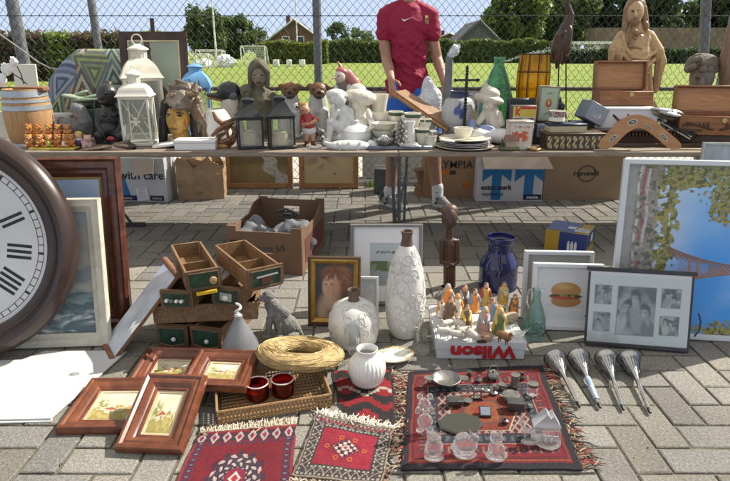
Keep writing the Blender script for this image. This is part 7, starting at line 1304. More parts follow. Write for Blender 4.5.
# wicker tray
wk = wood('wicker', (.20, .115, .05), (.36, .23, .11), .6, (3, 3, 3), 30, .3)
TA, TB_ = G(217, 414, .05), G(331, 396, .05); ang = math.atan2(TB_.y-TA.y, TB_.x-TA.x); TWd = (TB_-TA).length; TD_ = .26
t = thing('wicker_tray', 'rectangular open weave wicker tray under the straw wreath holding two red cups', 'tray', (TA.x, TA.y, .004), (0, 0, ang)); mb = MB()
for k in range(24): y = TD_*(k+.5)/24; mb.tube([(.015, y, .004+.0018*(-1)**k), (TWd/2, y, .004), (TWd-.015, y, .004+.0018*(-1)**k)], .0031, 5)
for k in range(30): x = TWd*(k+.5)/30; mb.tube([(x, .01, .007), (x, TD_/2, .003), (x, TD_-.01, .007)], .0033, 5)
mb.build('woven_base', wk, t)
for nm, a, b in (('front_wall', (0, 0), (TWd, 0)), ('back_wall', (0, TD_), (TWd, TD_)), ('side_wall', (0, 0), (0, TD_)), ('side_wall', (TWd, 0), (TWd, TD_))):
    a, b = V((*a, 0)), V((*b, 0)); L_ = (b-a).length; n = int(L_/.0135); u_ = (b-a).normalized(); o_ = V((u_.y, -u_.x, 0)) if nm in ('front_wall',) or (nm == 'side_wall' and a.x > 0) else V((-u_.y, u_.x, 0)); o_ = o_*.0
    mb = MB()
    for k in range(n+1):
        p = a+u_*(L_*k/n); mb.tube([p+V((0, 0, .002)), p+V((0, 0, .034))], .0026, 5)
        if k < n: mb.tube([p+V((0, 0, .034)), p+u_*(L_/n)+V((0, 0, .05))], .0026, 5); mb.tube([p+u_*(L_/n)+V((0, 0, .034)), p+V((0, 0, .05))], .0026, 5)
    for z in (.004, .018, .034, .052): mb.tube([a+V((0, 0, z)), b+V((0, 0, z))], .0038 if z != .052 else .0052, 6)
    mb.build(nm, wk, t)
redg = glass('ruby_glass', (.55, .012, .02), .25, .03); rimg = M('clear_rim', (.7, .6, .58), .1, coat=.6)
for px, py, lb in ((256.5, 403, 'ruby red glass cup in the wicker tray, left of the pair'), (282, 399, 'ruby red glass cup in the wicker tray, right of the pair')):
    g = G(px, py, .011); g.y += .035; tc_ = thing('glass_cup', lb, 'cup', g, group='ruby red cups'); MB().lathe([(0, 0)]+inner([(.036, 0), (.042, .006), (.0435, .03), (.0435, .066)], .004, .9), 36, cap=False).build('glass_body', redg, tc_); MB().tube([(.0425*math.cos(2*pi*k/36), .0425*math.sin(2*pi*k/36), .067) for k in range(36)], .0028, 6, True).build('rim', rimg, tc_); MB().lathe([(0, .006), (.037, .006), (.0385, .036), (0, .036)], 30, cap=False).build('red_wax', M('red_wax', (.22, .006, .01), .4, var=.1), tc_)
# ================================================================ vases and glass in the middle
brown = M('brown_textured_clay', (.13, .085, .065), .8, var=.3, bump=.7, bscale=120); vw = M('chalky_white_glaze', (.66, .645, .62), .5, var=.08, scale=12, bump=.12, bscale=40, coat=.1); grv = M('grey_groove', (.52, .50, .47), .6, var=.2)
def scrolls(parent, pr, z0, z1, n, seed, size):
    r = random.Random(seed); mb = MB()
    def rad2(z):
        for (a, b), (c_, d_) in zip(pr, pr[1:]):
            if b <= z <= d_: return a+(c_-a)*(z-b)/max(1e-6, d_-b)
        return pr[-1][0]
    for k in range(n):
        th0 = r.uniform(0, 2*pi); zc = z0+(z1-z0)*(k+.5)/n; sg = r.choice((-1, 1)); s_ = size*r.uniform(.7, 1.2); pts = []; ph = r.uniform(0, 6.28)
        for j in range(26):
            q = j/25; a = ph+sg*q*7.5; rr = s_*(1-q)**.75*(1 if q > .12 else 1+ (0.12-q)*6); z = zc+rr*math.sin(a)
            if not z0 < z < z1: continue
            R0 = rad2(z); th = th0+rr*math.cos(a)/max(.02, R0); pts.append(((R0+.0004)*math.cos(th), (R0+.0004)*math.sin(th), z))
        if len(pts) > 4: mb.tube(pts, [.0017]*(len(pts)-2)+[.0012, .0008], 5)
    mb.build('scroll_relief', grv, parent)
def twovase(label, cx, Y, prof_b, prof_n, base_prof=None, n=60, size=.03):
    t, pr = vessel('vase', label, 'vase', cx, Y, 0, prof_b, vw, hollow=False, part='vase_body', seg=56); zz = pr[-1][1]; pn = LP(cx, Y, 0, prof_n); mb = MB(); mb.lathe([(pn[0][0], zz-.004)]+inner(pn, .006, .5)[1 if False else 0:], 32, cap=False); mb.build('neck', brown, t)
    if base_prof: pb = LP(cx, Y, 0, base_prof); pb[0] = (pb[0][0], 0); MB().lathe([(0, 0)]+pb+[(0, pb[-1][1])], 40, cap=False).build('foot', brown, t)
    scrolls(t, pr, .03, pr[-1][1]*.97, n, int(cx), size); return t
twovase('round white vase with scroll relief and short brown neck', 354, 2.33, [(9, 356), (17, 350), (23, 339), (25.4, 325), (24.6, 315), (20, 306), (12, 301.5), (6.5, 300)], [(6.3, 301), (5, 297), (5.2, 292), (6.2, 289.5)], None, 70, .032)
twovase('tall white vase with scroll relief, brown neck and brown foot', 404.5, 2.42, [(12.5, 339), (14.5, 332), (18, 322), (20, 305), (19.3, 288), (16.5, 270), (12.5, 256), (8, 247), (6.6, 245)], [(6.6, 246), (5, 240), (4.8, 236), (6, 231)], [(12.2, 344), (13.2, 340), (13.4, 333), (13, 330)], 110, .034)
vessel('ribbed_vase', 'ribbed white vase with wide mouth standing on the red rug', 'vase', 367, 1.99, .008, [(9, 393.5), (11, 390), (15.5, 379), (18.2, 369), (17.5, 362), (13.5, 356.5), (9.4, 354), (9, 351.5), (10.4, 348.5)], wglz, th=.004, seg=120, flute=.05, nf=26)
vessel('glass_goblet', 'small pale frosted glass goblet in front of the round vase', 'goblet', 352.5, 2.17, 0, [(7.5, 368), (6, 366.5), (2, 363), (2, 356), (5, 351), (8, 343), (8.6, 334), (7.2, 329), (6.2, 327)], glass('grey_glass', (.92, .94, .95), .6, .1), th=.003, deep=.5, seg=32)
g = G(394, 358.5, 0); o = thing('plate', 'white china plate with gilt flower border between the vases', 'plate', (g.x, g.y, .004), (R(-6), R(-3), 0)); 
def platepaint(a, q): return lay(lay(full(a, (.70, .69, .64)), (q > .9)*1., (.42, .33, .16)), ((q > .62) & (q < .88))*(fbm(a*2, q*3, 3, 5) > .53)*1., (.36, .40, .24))
rr = np.linspace(.0, 1, 24); A = np.linspace(0, 2*pi, 97); pr_ = np.interp(rr, [0, .5, .58, 1], [.006, .006, .010, .018]); pts = np.stack([.088*rr[:, None]*np.cos(A)[None], .088*rr[:, None]*np.sin(A)[None], np.repeat(pr_[:, None], 97, 1)], -1); grid_mesh('plate_top', pts, platepaint(np.repeat(A[None], 24, 0), np.repeat(rr[:, None], 97, 1)), MC('painted_china', .2, 0, coat=.4, var=.03), o); MB().lathe([(0, 0), (.045, 0), (.048, .004), (.089, .016), (.089, .0175)], 48, cap=False).build('plate_underside', wglz, o)
gl_ = glass('clear_glass', clear=.25)
t, pr = vessel('glass_pitcher', 'small clear glass pitcher right of the tall white vase', 'pitcher', 420, 2.26, 0, [(8, 359), (9.6, 355), (9.2, 348), (6.8, 341), (5.6, 336), (6.6, 331)], gl_, th=.004, deep=.9, part='glass_body', seg=36); m_ = mpp(2.26, .1); MB().tube([(6*m_, 0, pr[-2][1]), (12*m_, 0, pr[-2][1]), (13.5*m_, 0, pr[2][1]*1.2), (9*m_, 0, pr[1][1]*1.4)], .0045, 7).build('handle', gl_, t)
t, pr = vessel('glass_jug', 'tall pale green glass jug with textured belly beside the burger print', 'jug', 532, 2.40, 0, [(7, 342), (10.5, 338), (11.6, 328), (11, 318), (7.6, 308), (4, 300), (3.6, 295), (5.2, 289.5)], glass('pale_green_glass', (.72, .86, .82), .3, .04, .7, 45), th=.004, deep=.95, part='glass_body', seg=40); m_ = mpp(2.4, .2); MB().tube([(-4*m_, 0, pr[-1][1]*.99), (-8.5*m_, 0, pr[-1][1]*1.0), (-9.5*m_, 0, pr[-2][1]*.86), (-7.5*m_, 0, pr[4][1])], .0048, 7).build('handle', gl_, t); MB().tube([(3.5*m_, 0, pr[-1][1]*.98), (8*m_, 0, pr[-1][1]*1.03)], [.007, .002], 8).build('spout', gl_, t)
# carved figure, milk can
AW = (.07, .032, .02)
SC('carved_figure', 'slim dark wooden carved figure of a woman with folded arms', 'carving', 3.0, 0, [e(449.5, 218, 3, 8, 11.5, 8, 0, AW), e(449.5, 210.5, 0, 8.7, 7, 7.6, 0, (.10, .055, .035)), c(449.5, 228, 0, 449.5, 239, 0, 3.4, 3.6), e(449.5, 240.5, 0, 8.8, 3.4, 5, 0), c(449.5, 243, 0, 449.5, 300, 0, 6.4, 6.4), c(442, 241, 0, 441.5, 262, 1, 2.8, 2.4), c(441.5, 262, 1, 452, 265, 8, 2.4, 2), c(457, 241, 0, 457.5, 262, 1, 2.8, 2.4), c(457.5, 262, 1, 447, 267, 8, 2.4, 2), e(449.5, 222, 10, 1.6, 4, 2.4, 0), e(449.5, 226.5, 9.4, 2.4, .9, 1.3, 0, (.03, .015, .01)), e(446, 218.5, 9, 2, .8, 1.2, 0, (.03, .015, .01)), e(453, 218.5, 9, 2, .8, 1.2, 0, (.03, .015, .01)), e(449.5, 303, 0, 9.5, 6, 7, 0)], col=AW, mat=hw, vox=.62, sm=2)
cob = M('cobalt_glaze', (.008, .014, .085), .12, var=.3, coat=.8, bump=.05, bscale=20)
t, pr = vessel('milk_can', 'shiny cobalt blue ceramic milk can with a loop handle', 'can', 496, 3.0, 0, [(18.6, 300), (19.2, 298), (19.2, 296), (19.2, 267), (19.0, 264), (18, 261), (13.2, 253), (11.8, 251), (11.5, 249.5), (11.5, 244), (11.7, 242.5), (13.6, 241.3), (13.9, 240.5), (13.9, 236.5)], cob, th=.006, part='can_body', seg=48); m_ = mpp(3.0, .25); MB().tube([(-4*m_, -12*m_, pr[8][1]), (-5*m_, -22*m_, pr[8][1]*1.0), (-5.5*m_, -24*m_, pr[5][1]*.97), (-5*m_, -19*m_, pr[3][1]*.9)], .010, 8).build('handle', cob, t)
# ================================================================ sports box with crib figures
wil = M('white_shoe_carton', (.52, .54, .56), .5, var=.04, scale=5); t = thing('display_box', 'white box with upside down red lettering carrying the crib figures', 'box', (xat(480, 361, 2.19), 2.19, 0), (0, 0, R(-1))); bw, bd_, bh = .382, .37, .086
MB().box((0, bd_/2, bh/2), (bw, bd_, bh), bev=.003).build('carton', wil, t); mb = MB(); mb.box((0, .0-.003, bh-.018), (bw+.010, .004, .034), bev=.001); mb.box((0, bd_+.003, bh-.01), (bw+.010, .004, .034), bev=.001)
for s_ in (-1, 1): mb.box((s_*(bw/2+.003), bd_/2, bh-.018), (.004, bd_, .034))
mb.build('lid_rim', wil, t); txt('Wilson', .082, M('red_lettering', (.38, .015, .02), .5), t, (.008, -.0065, .040), (pi/2, pi, 0), ext=.0008, bold=.0036, sx=1.18)
FIGM = MC('crib_paint', .5, .15, 200, var=.2)
def figure(label, px, pyb, hpx, robe, cloak, hood=None, pose='stand', skin=(.42, .25, .16), d=0):
    z0 = bh+.003; g = G(px, pyb, z0); Y = g.y; s_ = (zat(pyb-hpx, Y)-z0); 
    def A(x, y, z): return (g.x+x*s_, Y-y*s_, z0+z*s_)
    K = 1.; sh = []
    def cc(a, b, r0, r1, col): sh.append(('c', A(*a), A(*b), r0*s_, r1*s_, col))
    def ee(a, r, col): sh.append(('e', A(*a), tuple(q*s_ for q in r), (0, 0, 0), col))
    if pose == 'kneel': cc((0, 0, .12), (0, .0, .62), .20, .13, robe); ee((0, -.12, .1), (.2, .3, .1), robe); cc((-.13, 0, .58), (-.1, .22, .42), .065, .05, cloak); cc((.13, 0, .58), (.06, .24, .46), .065, .05, cloak)
    elif pose == 'lean': cc((0, 0, .06), (.05, .02, .7), .20, .14, robe); cc((-.14, .02, .68), (-.34, .12, .60), .06, .045, cloak); cc((.2, .02, .66), (.3, .16, .5), .06, .045, cloak); cc((-.36, .12, .1), (-.3, .12, 1.02), .018, .018, (.15, .09, .05))
    elif pose == 'pipe': cc((0, 0, .06), (0, 0, .7), .18, .14, robe); cc((-.15, 0, .66), (-.06, .2, .5), .06, .045, cloak); cc((.15, 0, .66), (.12, .2, .5), .06, .045, cloak); ee((.05, .2, .5), (.14, .1, .11), (.4, .32, .2)); cc((-.05, .22, .55), (-.32, .24, .62), .022, .018, (.3, .2, .12))
    else: cc((0, 0, .05), (0, 0, .68), .20, .13, robe); cc((-.15, 0, .66), (-.17, .14, .44), .065, .045, cloak); cc((.15, 0, .66), (.2, .16, .5), .065, .045, cloak)
    zt_ = .80 if pose != 'kneel' else .76; xo = .05 if pose == 'lean' else 0
    cc((xo-.1, -.07, zt_-.12), (xo-.14, -.12, .1), .10, .13, cloak); cc((xo+.1, -.07, zt_-.12), (xo+.14, -.12, .1), .09, .12, cloak)
    ee((xo, .02, zt_+.06), (.095, .10, .125), skin); ee((xo, -.025, zt_+.10), (.11, .115, .115), hood or (.10, .06, .035))
    if hood: cc((xo-.07, -.05, zt_+.06), (xo-.1, -.05, zt_-.12), .06, .07, hood); cc((xo+.07, -.05, zt_+.06), (xo+.1, -.05, zt_-.12), .06, .07, hood)
    else: ee((xo, .075, zt_-.0), (.06, .05, .06), (.12, .07, .04))
    ee((xo, .12, zt_+.06), (.02, .03, .03), skin); ee((xo-.035, .11, zt_+.085), (.014, .012, .012), (.03, .02, .02)); ee((xo+.035, .11, zt_+.085), (.014, .012, .012), (.03, .02, .02)); ee((0, 0, .02), (.24, .24, .04), robe)
    sh = [(*s[:-1], tuple(min(.8, x*1.35+.01) for x in s[-1])) for s in sh]; o = remesh('crib_figure', sh, .0017, 1, FIGM, z0, None, (g.x, Y, z0)); tag(o, label, 'figurine', 'crib figures on the white box'); return o
OC, BN, RE, YE, GY, GR, PK_ = (.50, .20, .04), (.13, .075, .045), (.32, .04, .03), (.46, .31, .06), (.26, .27, .28), (.10, .13, .045), (.38, .20, .17)
figure('crib shepherd in orange with a staff at the back left corner', 446, 307, 23, OC, GY, GY, 'lean'); figure('crib figure in grey brown bending forward at the back', 464, 306, 22, BN, GY, BN, 'kneel'); figure('crib king in red and yellow at the back middle', 485, 305, 22, YE, RE, None); figure('crib piper with a bagpipe at the back right', 503, 303, 21, YE, GY, BN, 'pipe')
WH = (.58, .55, .5); SB = (.12, .2, .34)
figure('small crib boy in white and orange at the far left edge', 441, 316, 17, WH, OC, None); figure('crib man in orange with a pale blue cloak between the two back figures', 474, 311, 22, OC, SB, None); figure('crib woman in white with an orange veil behind the kneeling man', 457, 316, 22, WH, OC, OC); figure('crib shepherd boy in blue right of the woman in pink', 492, 319, 20, SB, OC, BN); figure('kneeling crib shepherd in orange at the right back edge', 514, 312, 18, OC, BN, None, 'kneel')
figure('crib man in dark brown robe standing at the left end', 450, 322, 25, BN, BN, None); figure('kneeling crib man in brown and yellow behind the sheep', 466, 329, 25, BN, YE, None, 'kneel'); figure('kneeling crib woman in pink with grey veil', 484, 331, 25, PK_, GY, GY, 'kneel'); figure('crib king in green and gold standing right of the crib', 499, 333, 25, GR, YE, YE)
WOOL = (.60, .56, .48)
def animal(name, label, px, pyb, s_, body, head, yaw, horn=None, lie=False, group=None):
    z0 = bh+.003; g = G(px, pyb, z0); sh = []
    def cc(a, b, r0, r1, col): sh.append(('c', tuple(x*s_ for x in a), tuple(x*s_ for x in b), r0*s_, r1*s_, col))
    lz = 0 if lie else .42
    cc((-.34, 0, lz+.26), (.32, 0, lz+.27), .29, .28, body); cc((-.40, 0, lz+.28), (-.56, 0, lz+.55), .13, .10, body); cc((-.58, 0, lz+.60), (-.69, 0, lz+.53), .12, .08, head); cc((-.52, .07, lz+.68), (-.46, .16, lz+.66), .035, .03, head); cc((-.52, -.07, lz+.68), (-.46, -.16, lz+.66), .035, .03, head); cc((.48, 0, lz+.34), (.56, 0, lz+.15), .05, .04, body)
    for x in (-.3, .3):
        for y in (-.12, .12):
            if lie: cc((x, y, .12), (x-.22, y*1.8, .05), .07, .05, body)
            else: cc((x, y, .36), (x+.02, y, .20), .075, .05, body); cc((x+.02, y, .20), (x, y, 0), .045, .04, head)
    if horn:
        for y in (-1, 1): cc((-.56, .06*y, lz+.7), (-.6, .2*y, lz+.86), .035, .015, horn)
    o = remesh(name, sh, .0019 if s_ < .055 else .0025, 1, FIGM, 0); o.location = (g.x, g.y, z0); o.rotation_euler = (0, 0, R(yaw)); tag(o, label, 'animal figurine', group); return o
for px, py, yw, lb in ((444, 338, -10, 'small white crib sheep in the front row at the left corner'), (447, 330, 25, 'small white crib sheep behind the corner sheep'), (456, 341, 160, 'small white crib sheep second from left in the front row, facing right'), (464, 337, 15, 'small white crib sheep third from left in the front row'), (472, 341, -70, 'small white crib sheep nearest the manger, facing the viewer'), (459, 330, -30, 'small white crib sheep below the kneeling man')): animal('sheep_figurine', lb, px, py, .052, WOOL, (.5, .43, .34), yw, None, False, 'crib sheep')
animal('ox_figurine', 'beige crib ox lying at the back right of the white box', 508, 322, .085, (.32, .25, .17), (.26, .2, .14), 20, (.4, .36, .28), True); animal('camel_figurine', 'beige crib camel lying behind the king in green', 497, 312, .07, (.27, .20, .13), (.25, .18, .12), -20, None, True); animal('dog_figurine', 'brown crib dog stepping down at the front right of the white box', 503, 344, .062, (.24, .12, .05), (.2, .1, .045), 130)
g = G(486.5, 340, bh+.003); t = thing('manger', 'small oval woven manger with a baby figure on the white box', 'manger', g); MB().lathe([(0, 0), (.018, 0), (.03, .02), (.027, .021), (.016, .006), (0, .005)], 20, cap=False, flute=.06, nf=12).build('basket', M('pinkish_straw', (.45, .28, .18), .7, bump=.5), t); MB().ball((0, 0, .016), (.02, .010, .008), 12, 8).build('baby_body', M('baby_cream', (.6, .48, .38), .5), t); MB().ball((-.016, 0, .022), .008, 10, 8).build('baby_head', M('baby_skin', (.5, .3, .2), .5), t)
g = G(519, 336, bh+.003); SC('glass_swan', 'tiny clear glass swan at the right edge of the white box', 'glass figurine', g.y, bh+.003, [e(518, 334, 0, 7, 4, 4.5, 0), c(513, 333, 0, 511, 327, 0, 2, 1.2), c(511, 327, 0, 513.5, 325.5, 0, 1.3, 1), c(522, 333, 0, 529, 329, 0, 2.6, .8), e(518, 337, 0, 5, 2, 4, 0)], mat=glass('clear_crystal', clear=.2), vox=.5, sm=1)
o = MB().box((0, 0, .004), (.038, .014, .008)).build('name_plate', M('dark_print', (.05,)*3), loc=G(481.5, 342.5, bh+.003)); tag(o, 'tiny dark plate at the front edge of the white box', 'plate')
# ================================================================ frames at the right
def burger(u, v):
    img = full(u, (.66, .66, .67)); x, y = u, v; img = lay(img, blob(x, y, .5, .30, .38, .05, .5)*.5, (.5, .5, .52)); img = lay(img, blob(x, y, .51, .40, .30, .13, .08), (.40, .20, .065)); img = lay(img, blob(x, y, .5, .50, .33, .06, .1), (.10, .06, .03)); img = lay(img, blob(x, y, .56, .53, .3, .05, .2)*ss(.4, .55, fbm(x, y, 14, 4)), (.22, .32, .06)); img = lay(img, blob(x, y, .45, .47, .26, .025, .3), (.42, .07, .03)); img = lay(img, blob(x, y, .50, .62, .30, .17, .07)*(y > .54), (.46, .24, .075)); img = lay(img, blob(x, y, .44, .70, .16, .06, .6)*.7, (.60, .40, .18)); return lay(img, ((np.abs(np.hypot((u-.72)/.28, (v-.33)/.33)-.98) < .04) & (u > .9) & (v < .3))*1., (.04, .04, .045))
framed('framed_picture', 'white box frame with nothing but a pale grey mount behind the burger print', 553, 325, .335, .345, 9, -3, FL2, M('grey_white_frame', (.50, .53, .57), .45, var=.04), lambda u, v: full(u, (.36, .38, .40))*(.9+.2*fbm(u, v, 3, 2)[..., None]), Yb=2.60, picmat=PRINT)
framed('framed_picture', 'white framed square print of a burger on pale ground', 563.5, 328, .325, .325, 11, -4, FL2, whf, burger, Yb=2.475, mat_w=.028, mat_m=whm, res=150, picmat=PRINT)
dkf = M('charcoal_bar', (.035, .037, .042), .4, var=.2)
def snap(seed):
    def f(u, v):
        n = fbm(u, v, 3.2, seed, 4); img = np.repeat((.10+.5*np.clip((n-.35)*1.8, 0, 1))[..., None], 3, -1)
        for k in range(3 if seed > 10 else 2):
            x, y = .28+.23*k+.06*math.sin(seed+k), .58+.17*math.sin(seed*1.7+k*2); tl = .5*math.sin(seed+2*k); U = u-x+tl*(v-y); g_ = np.clip(.5+2.4*(U+.02)+.8*(fbm(u, v, 9, seed+k)-.5), 0, 1)
            img = lay(img, blob(U, v, 0, y-.42, .22, .30, .25), (.50-.16*k,)*3); img = lay(img, blob(U, v, 0, y-.14, .055, .12, .4), (.36,)*3); img = lay(img, blob(U, v, .01, y+.05, .13, .16, .3), (.05,)*3); sh = .60-.34*g_; m = np.clip(blob(U, v, -.01, y-.02, .095, .14, .3), 0, 1)[..., None]; img = img*(1-m)+sh[..., None]*m
            img = lay(img, blob(U, v, -.015, y+.02, .075, .02, .9)*.55, (.12,)*3); img = lay(img, blob(U, v, -.02, y-.09, .035, .014, .9)*.5, (.16,)*3); img = lay(img, blob(U, v, .02, y+.12, .12, .05, .6)*.9, (.05,)*3)
        return img*(.85+.3*fbm(u, v, 40, 2, 2)[..., None])
    return f
t = thing('collage_frame', 'hanging collage of five black and white family photos between two dark bars', 'picture', (1.222, 2.285, .004), (pi/2-R(15), 0, R(-9.5))); cw_, ch_ = .428, .345
MB().box((0, ch_/2, .006), (cw_, ch_, .008), bev=.001).build('white_board', M('white_mount', (.7,)*3), t); MB().box((0, ch_+.004, .010), (cw_+.035, .018, .022), bev=.003).build('top_bar', dkf, t); MB().box((0, .008, .010), (cw_+.012, .018, .02), bev=.003).build('bottom_bar', dkf, t)
for s_ in (-1, 1): MB().box((s_*(cw_/2+.004), ch_/2, .007), (.008, ch_-.02, .012)).build('side_edge', dkf, t)
for k, (x0, x1, y0, y1) in enumerate(((.06, .22, .56, .80), (.06, .22, .20, .44), (.29, .66, .17, .80), (.72, .90, .56, .80), (.72, .90, .20, .44))):
    w_, h_ = (x1-x0)*cw_, (y1-y0)*ch_; MB().box(((x0+x1)/2*cw_-cw_/2, (y0+y1)/2*ch_, .0107), (w_+.005, h_+.005, .0012)).build('photo_edge', M('photo_grey', (.3, .3, .3), .5), t); panel('photo', w_, h_, snap(3+k*4), t, .0118, 0, 90, PRINT, ((x0+x1)/2*cw_-cw_/2, y0*ch_, 0))
MB().box((0, ch_/2, .0155), (cw_-.004, ch_-.035, .0015)).build('pane', pane('frame_glass', gl=.03, dirt=.012), t)
MB().tube([(cw_/2+.03, .07, .0), (cw_/2+.047, .10, .004), (cw_/2+.05, .14, .006), (cw_/2+.04, .175, .0)], .004, 6).build('hook', dkf, t)
def tower(u, v):
    n = fbm(u, v, 4, 3, 4); img = full(u, (.05, .29, .76)); img = lay(img, ss(.35, .95, v)*.8, (.28, .50, .84)); img = lay(img, ss(.46, .80, n)*.4, (.42, .60, .86)); img = lay(img, ss(.36, .12, u)*.8, (.52, .60, .70))
    # street and wall along the left side
    w_ = ss(.155, .135, u+.05*(fbm(u, v, 24, 2)-.5)); st = fbm(u*2, v*1.2, 30, 6); img = lay(img, w_, (.24, .22, .19)); img = lay(img, w_*ss(.45, .62, st), (.11, .11, .09)); img = lay(img, w_*ss(.55, .7, fbm(u, v, 60, 8))*.7, (.38, .36, .32)); img = lay(img, w_*ss(.05, .035, u)*.8, (.33, .33, .33))
    for x, c_ in ((.055, (.5, .5, .52)), (.075, (.30, .10, .09)), (.092, (.45, .45, .47))): img = lay(img, ss(.008, .003, np.abs(u-x-.004*np.sin(v*20)))*ss(.35, .6, fbm(u, v, 26, 4)), c_)
    def foliage(img, dens, sc, seed):
        a = fbm(u, v*.75, sc, seed, 3)+.62*(dens-.62); m = ss(.50, .545, a); img = lay(img, m*.95, (.20, .21, .06)); t2 = fbm(u, v*.75, sc*1.7, seed+3, 2); img = lay(img, m*ss(.42, .6, t2), (.33, .28, .07)); return lay(img, m*ss(.56, .66, fbm(u, v*.75, sc*1.3, seed+7, 2)), (.10, .11, .03))
    img = foliage(img, 1.0*ss(.085, .0, np.abs(u-.185)), 52, 3)
    # the iron tower lies on its side: feet at the left, tip to the right
    c0 = .40; q = np.clip((u-.20)/.80, 0, 1); hw_ = .118*(1-q)**4+.010*(1-q)+.003; d_ = np.abs(v-c0); m = ss(hw_, hw_-.004, d_)*ss(.195, .2, u); arch = ss(.062, .055, np.hypot((u-.195)*1.0, (v-c0)*.75)); lat = np.clip(.62+.38*np.maximum(np.cos((u+v*.75)*330), np.cos((u-v*.75)*330))+.5*(d_ > hw_*.72), 0, 1); core = ss(.35, .75, d_/hw_)*(q < .22)+1.*(q >= .22)
    img = lay(img, m*(1-arch)*lat*np.clip(core+.35, 0, 1)*.95, (.19, .10, .06)); img = lay(img, m*(1-arch)*ss(.9, .2, np.abs(v-c0+hw_*.5)/np.maximum(hw_, .004))*.35, (.36, .20, .11))
    for x, hh in ((.30, .062), (.335, .058), (.44, .028)): img = lay(img, ss(.007, .004, np.abs(u-x))*ss(hh, hh-.006, d_), (.30, .16, .08))
    lf = np.maximum.reduce([blob(u, v, .62, .98, .5, .16, .6), blob(u, v, .80, .80, .24, .13, .6), blob(u, v, .40, .80, .06, .14, .6), blob(u, v, .72, .02, .38, .08, .6), blob(u, v, .27, .95, .12, .10, .7)])
    return foliage(img, lf*1.1, 80, 14)
POST = [(0, 0), (0, .020), (.004, .024), (.022, .024), (.026, .018), (.026, .006)]
g0 = V((xat(604, 345, 2.43), 2.43, 0)); wP, hP = .73, .828; yw = R(-7.5); cP = g0+V((math.cos(yw)*wP/2, math.sin(yw)*wP/2, 0)); t = framed('poster', 'big white framed poster of an iron tower lying on its side under autumn leaves', 365, 345, wP, hP, 8, -7.5, POST, M('satin_white_frame', (.60, .63, .67), .35, .1, var=.03), lambda u, v: tower(u*.66, v), res=400, Yb=2.43, picmat=MC('glossy_print', .3, 0, var=.02, coat=.15)); t.location = cP
# yellow and blue box
t = thing('cardboard_box', 'yellow and blue printed product box behind the burger print', 'box', (1.315, 3.53, 0), (0, 0, R(-31))); bw_, bd2, bh2 = .268, .245, .158; yb = M('print_yellow', (.42, .27, .03), .5, var=.08); bb = M('print_royal_blue', (.012, .035, .19), .4, var=.15, coat=.2)
MB().box((0, bd2/2, bh2/2), (bw_, bd2, bh2), bev=.002).build('carton', yb, t); MB().box((.045, -.0012, bh2/2), (.175, .002, bh2-.004)).build('blue_panel', bb, t); MB().box((-.035, bd2*.5, bh2+.0012), (.19, bd2-.006, .002)).build('blue_panel', bb, t); MB().box((bw_/2+.0012, bd2*.5, bh2*.68), (.002, bd2-.004, bh2*.6)).build('blue_panel', bb, t)
pwl = M('print_white', (.62, .64, .68), .5, var=.08); mb = MB()
for k in range(3): mb.box((.02+.022*k, -.0032, .055), (.017, .002, .06)); mb.box((.02+.022*k, -.0032, .092), (.009, .002, .014))
mb.build('printed_bulbs', pwl, t); MB().box((.02, bd2*.42, bh2+.003), (.06, .05, .002)).build('white_print', pwl, t); MB().box((.085, bd2*.3, bh2+.003), (.085, .10, .002)).build('white_print', M('print_grey_white', (.48, .48, .46), .5), t); MB().box((-.06, -.0008, bh2*.88), (.05, .002, .012)).build('white_print', yb, t); MB().box((bw_/2+.003, bd2*.55, bh2*.68), (.002, .07, .05)).build('white_print', pwl, t)
# metal horns
chm = M('worn_chrome', (.52, .52, .52), .2, .95, var=.2, scale=25, bump=.1, bscale=70); chd = M('dark_chrome', (.20, .20, .21), .28, .9, var=.3)
tape = M('blue_white_tape', (.55, .60, .66), .5, col2=(.14, .28, .48), scale=26)
for i, (bx_, by_, tx_, ty_, lb) in enumerate(((555, 358, 578, 404, 'chrome horn nearest the fringed rug, leftmost of four'), (578.5, 357, 599, 405, 'chrome horn with blue and white tape round its stem'), (606, 358, 622.5, 407, 'chrome horn with black tip left of the last one'), (629, 359, 649, 410, 'chrome horn at the right end of the row'))):
    A_, B_ = G(tx_, ty_, .012), G(bx_, by_, .036); d_ = (B_-A_); L_ = d_.length; t = thing('horn', lb, 'horn', (A_.x, A_.y, A_.z), (0, 0, 0), 'chrome horns on the paving'); t.rotation_mode = 'QUATERNION'; t.rotation_quaternion = d_.to_track_quat('Z', 'Y')
    q = L_-.015; mb = MB(); mb.lathe([(0, 0), (.006, .0), (.0075, .02), (.0085, q*.55), (.010, q*.62), (.016, q*.72), (.030, q*.86), (.036, q*.95), (.0385, q), (.0445, q+.012), (.0455, q+.02), (.043, q+.022), (.034, q), (.018, q*.84), (.005, q*.66), (0, q*.66)], 36, cap=False); mb.build('horn_body', chm, t); mb = MB()
    for k in range(18): a = 2*pi*k/18; mb.tube([((r_+.0008)*math.cos(a), (r_+.0008)*math.sin(a), z) for r_, z in ((.0165, q*.725), (.0302, q*.86), (.036, q*.95))], .0014, 4)
    mb.build('ribs', chd, t); mb = MB(); mb.tube([(.045*math.cos(2*pi*k/36), .045*math.sin(2*pi*k/36), q+.016) for k in range(36)], .0032, 6, True); mb.build('rim', chd, t); MB().lathe([(0, -.016), (.005, -.016), (.0068, -.004), (.0068, .012), (0, .012)], 14, cap=False).build('tip', M('black_rubber', (.02,)*3), t)
    if i == 1: MB().lathe([(.0095, .03), (.0105, .035), (.0118, q*.55), (.0105, q*.56)], 18, cap=False).build('tape', tape, t)
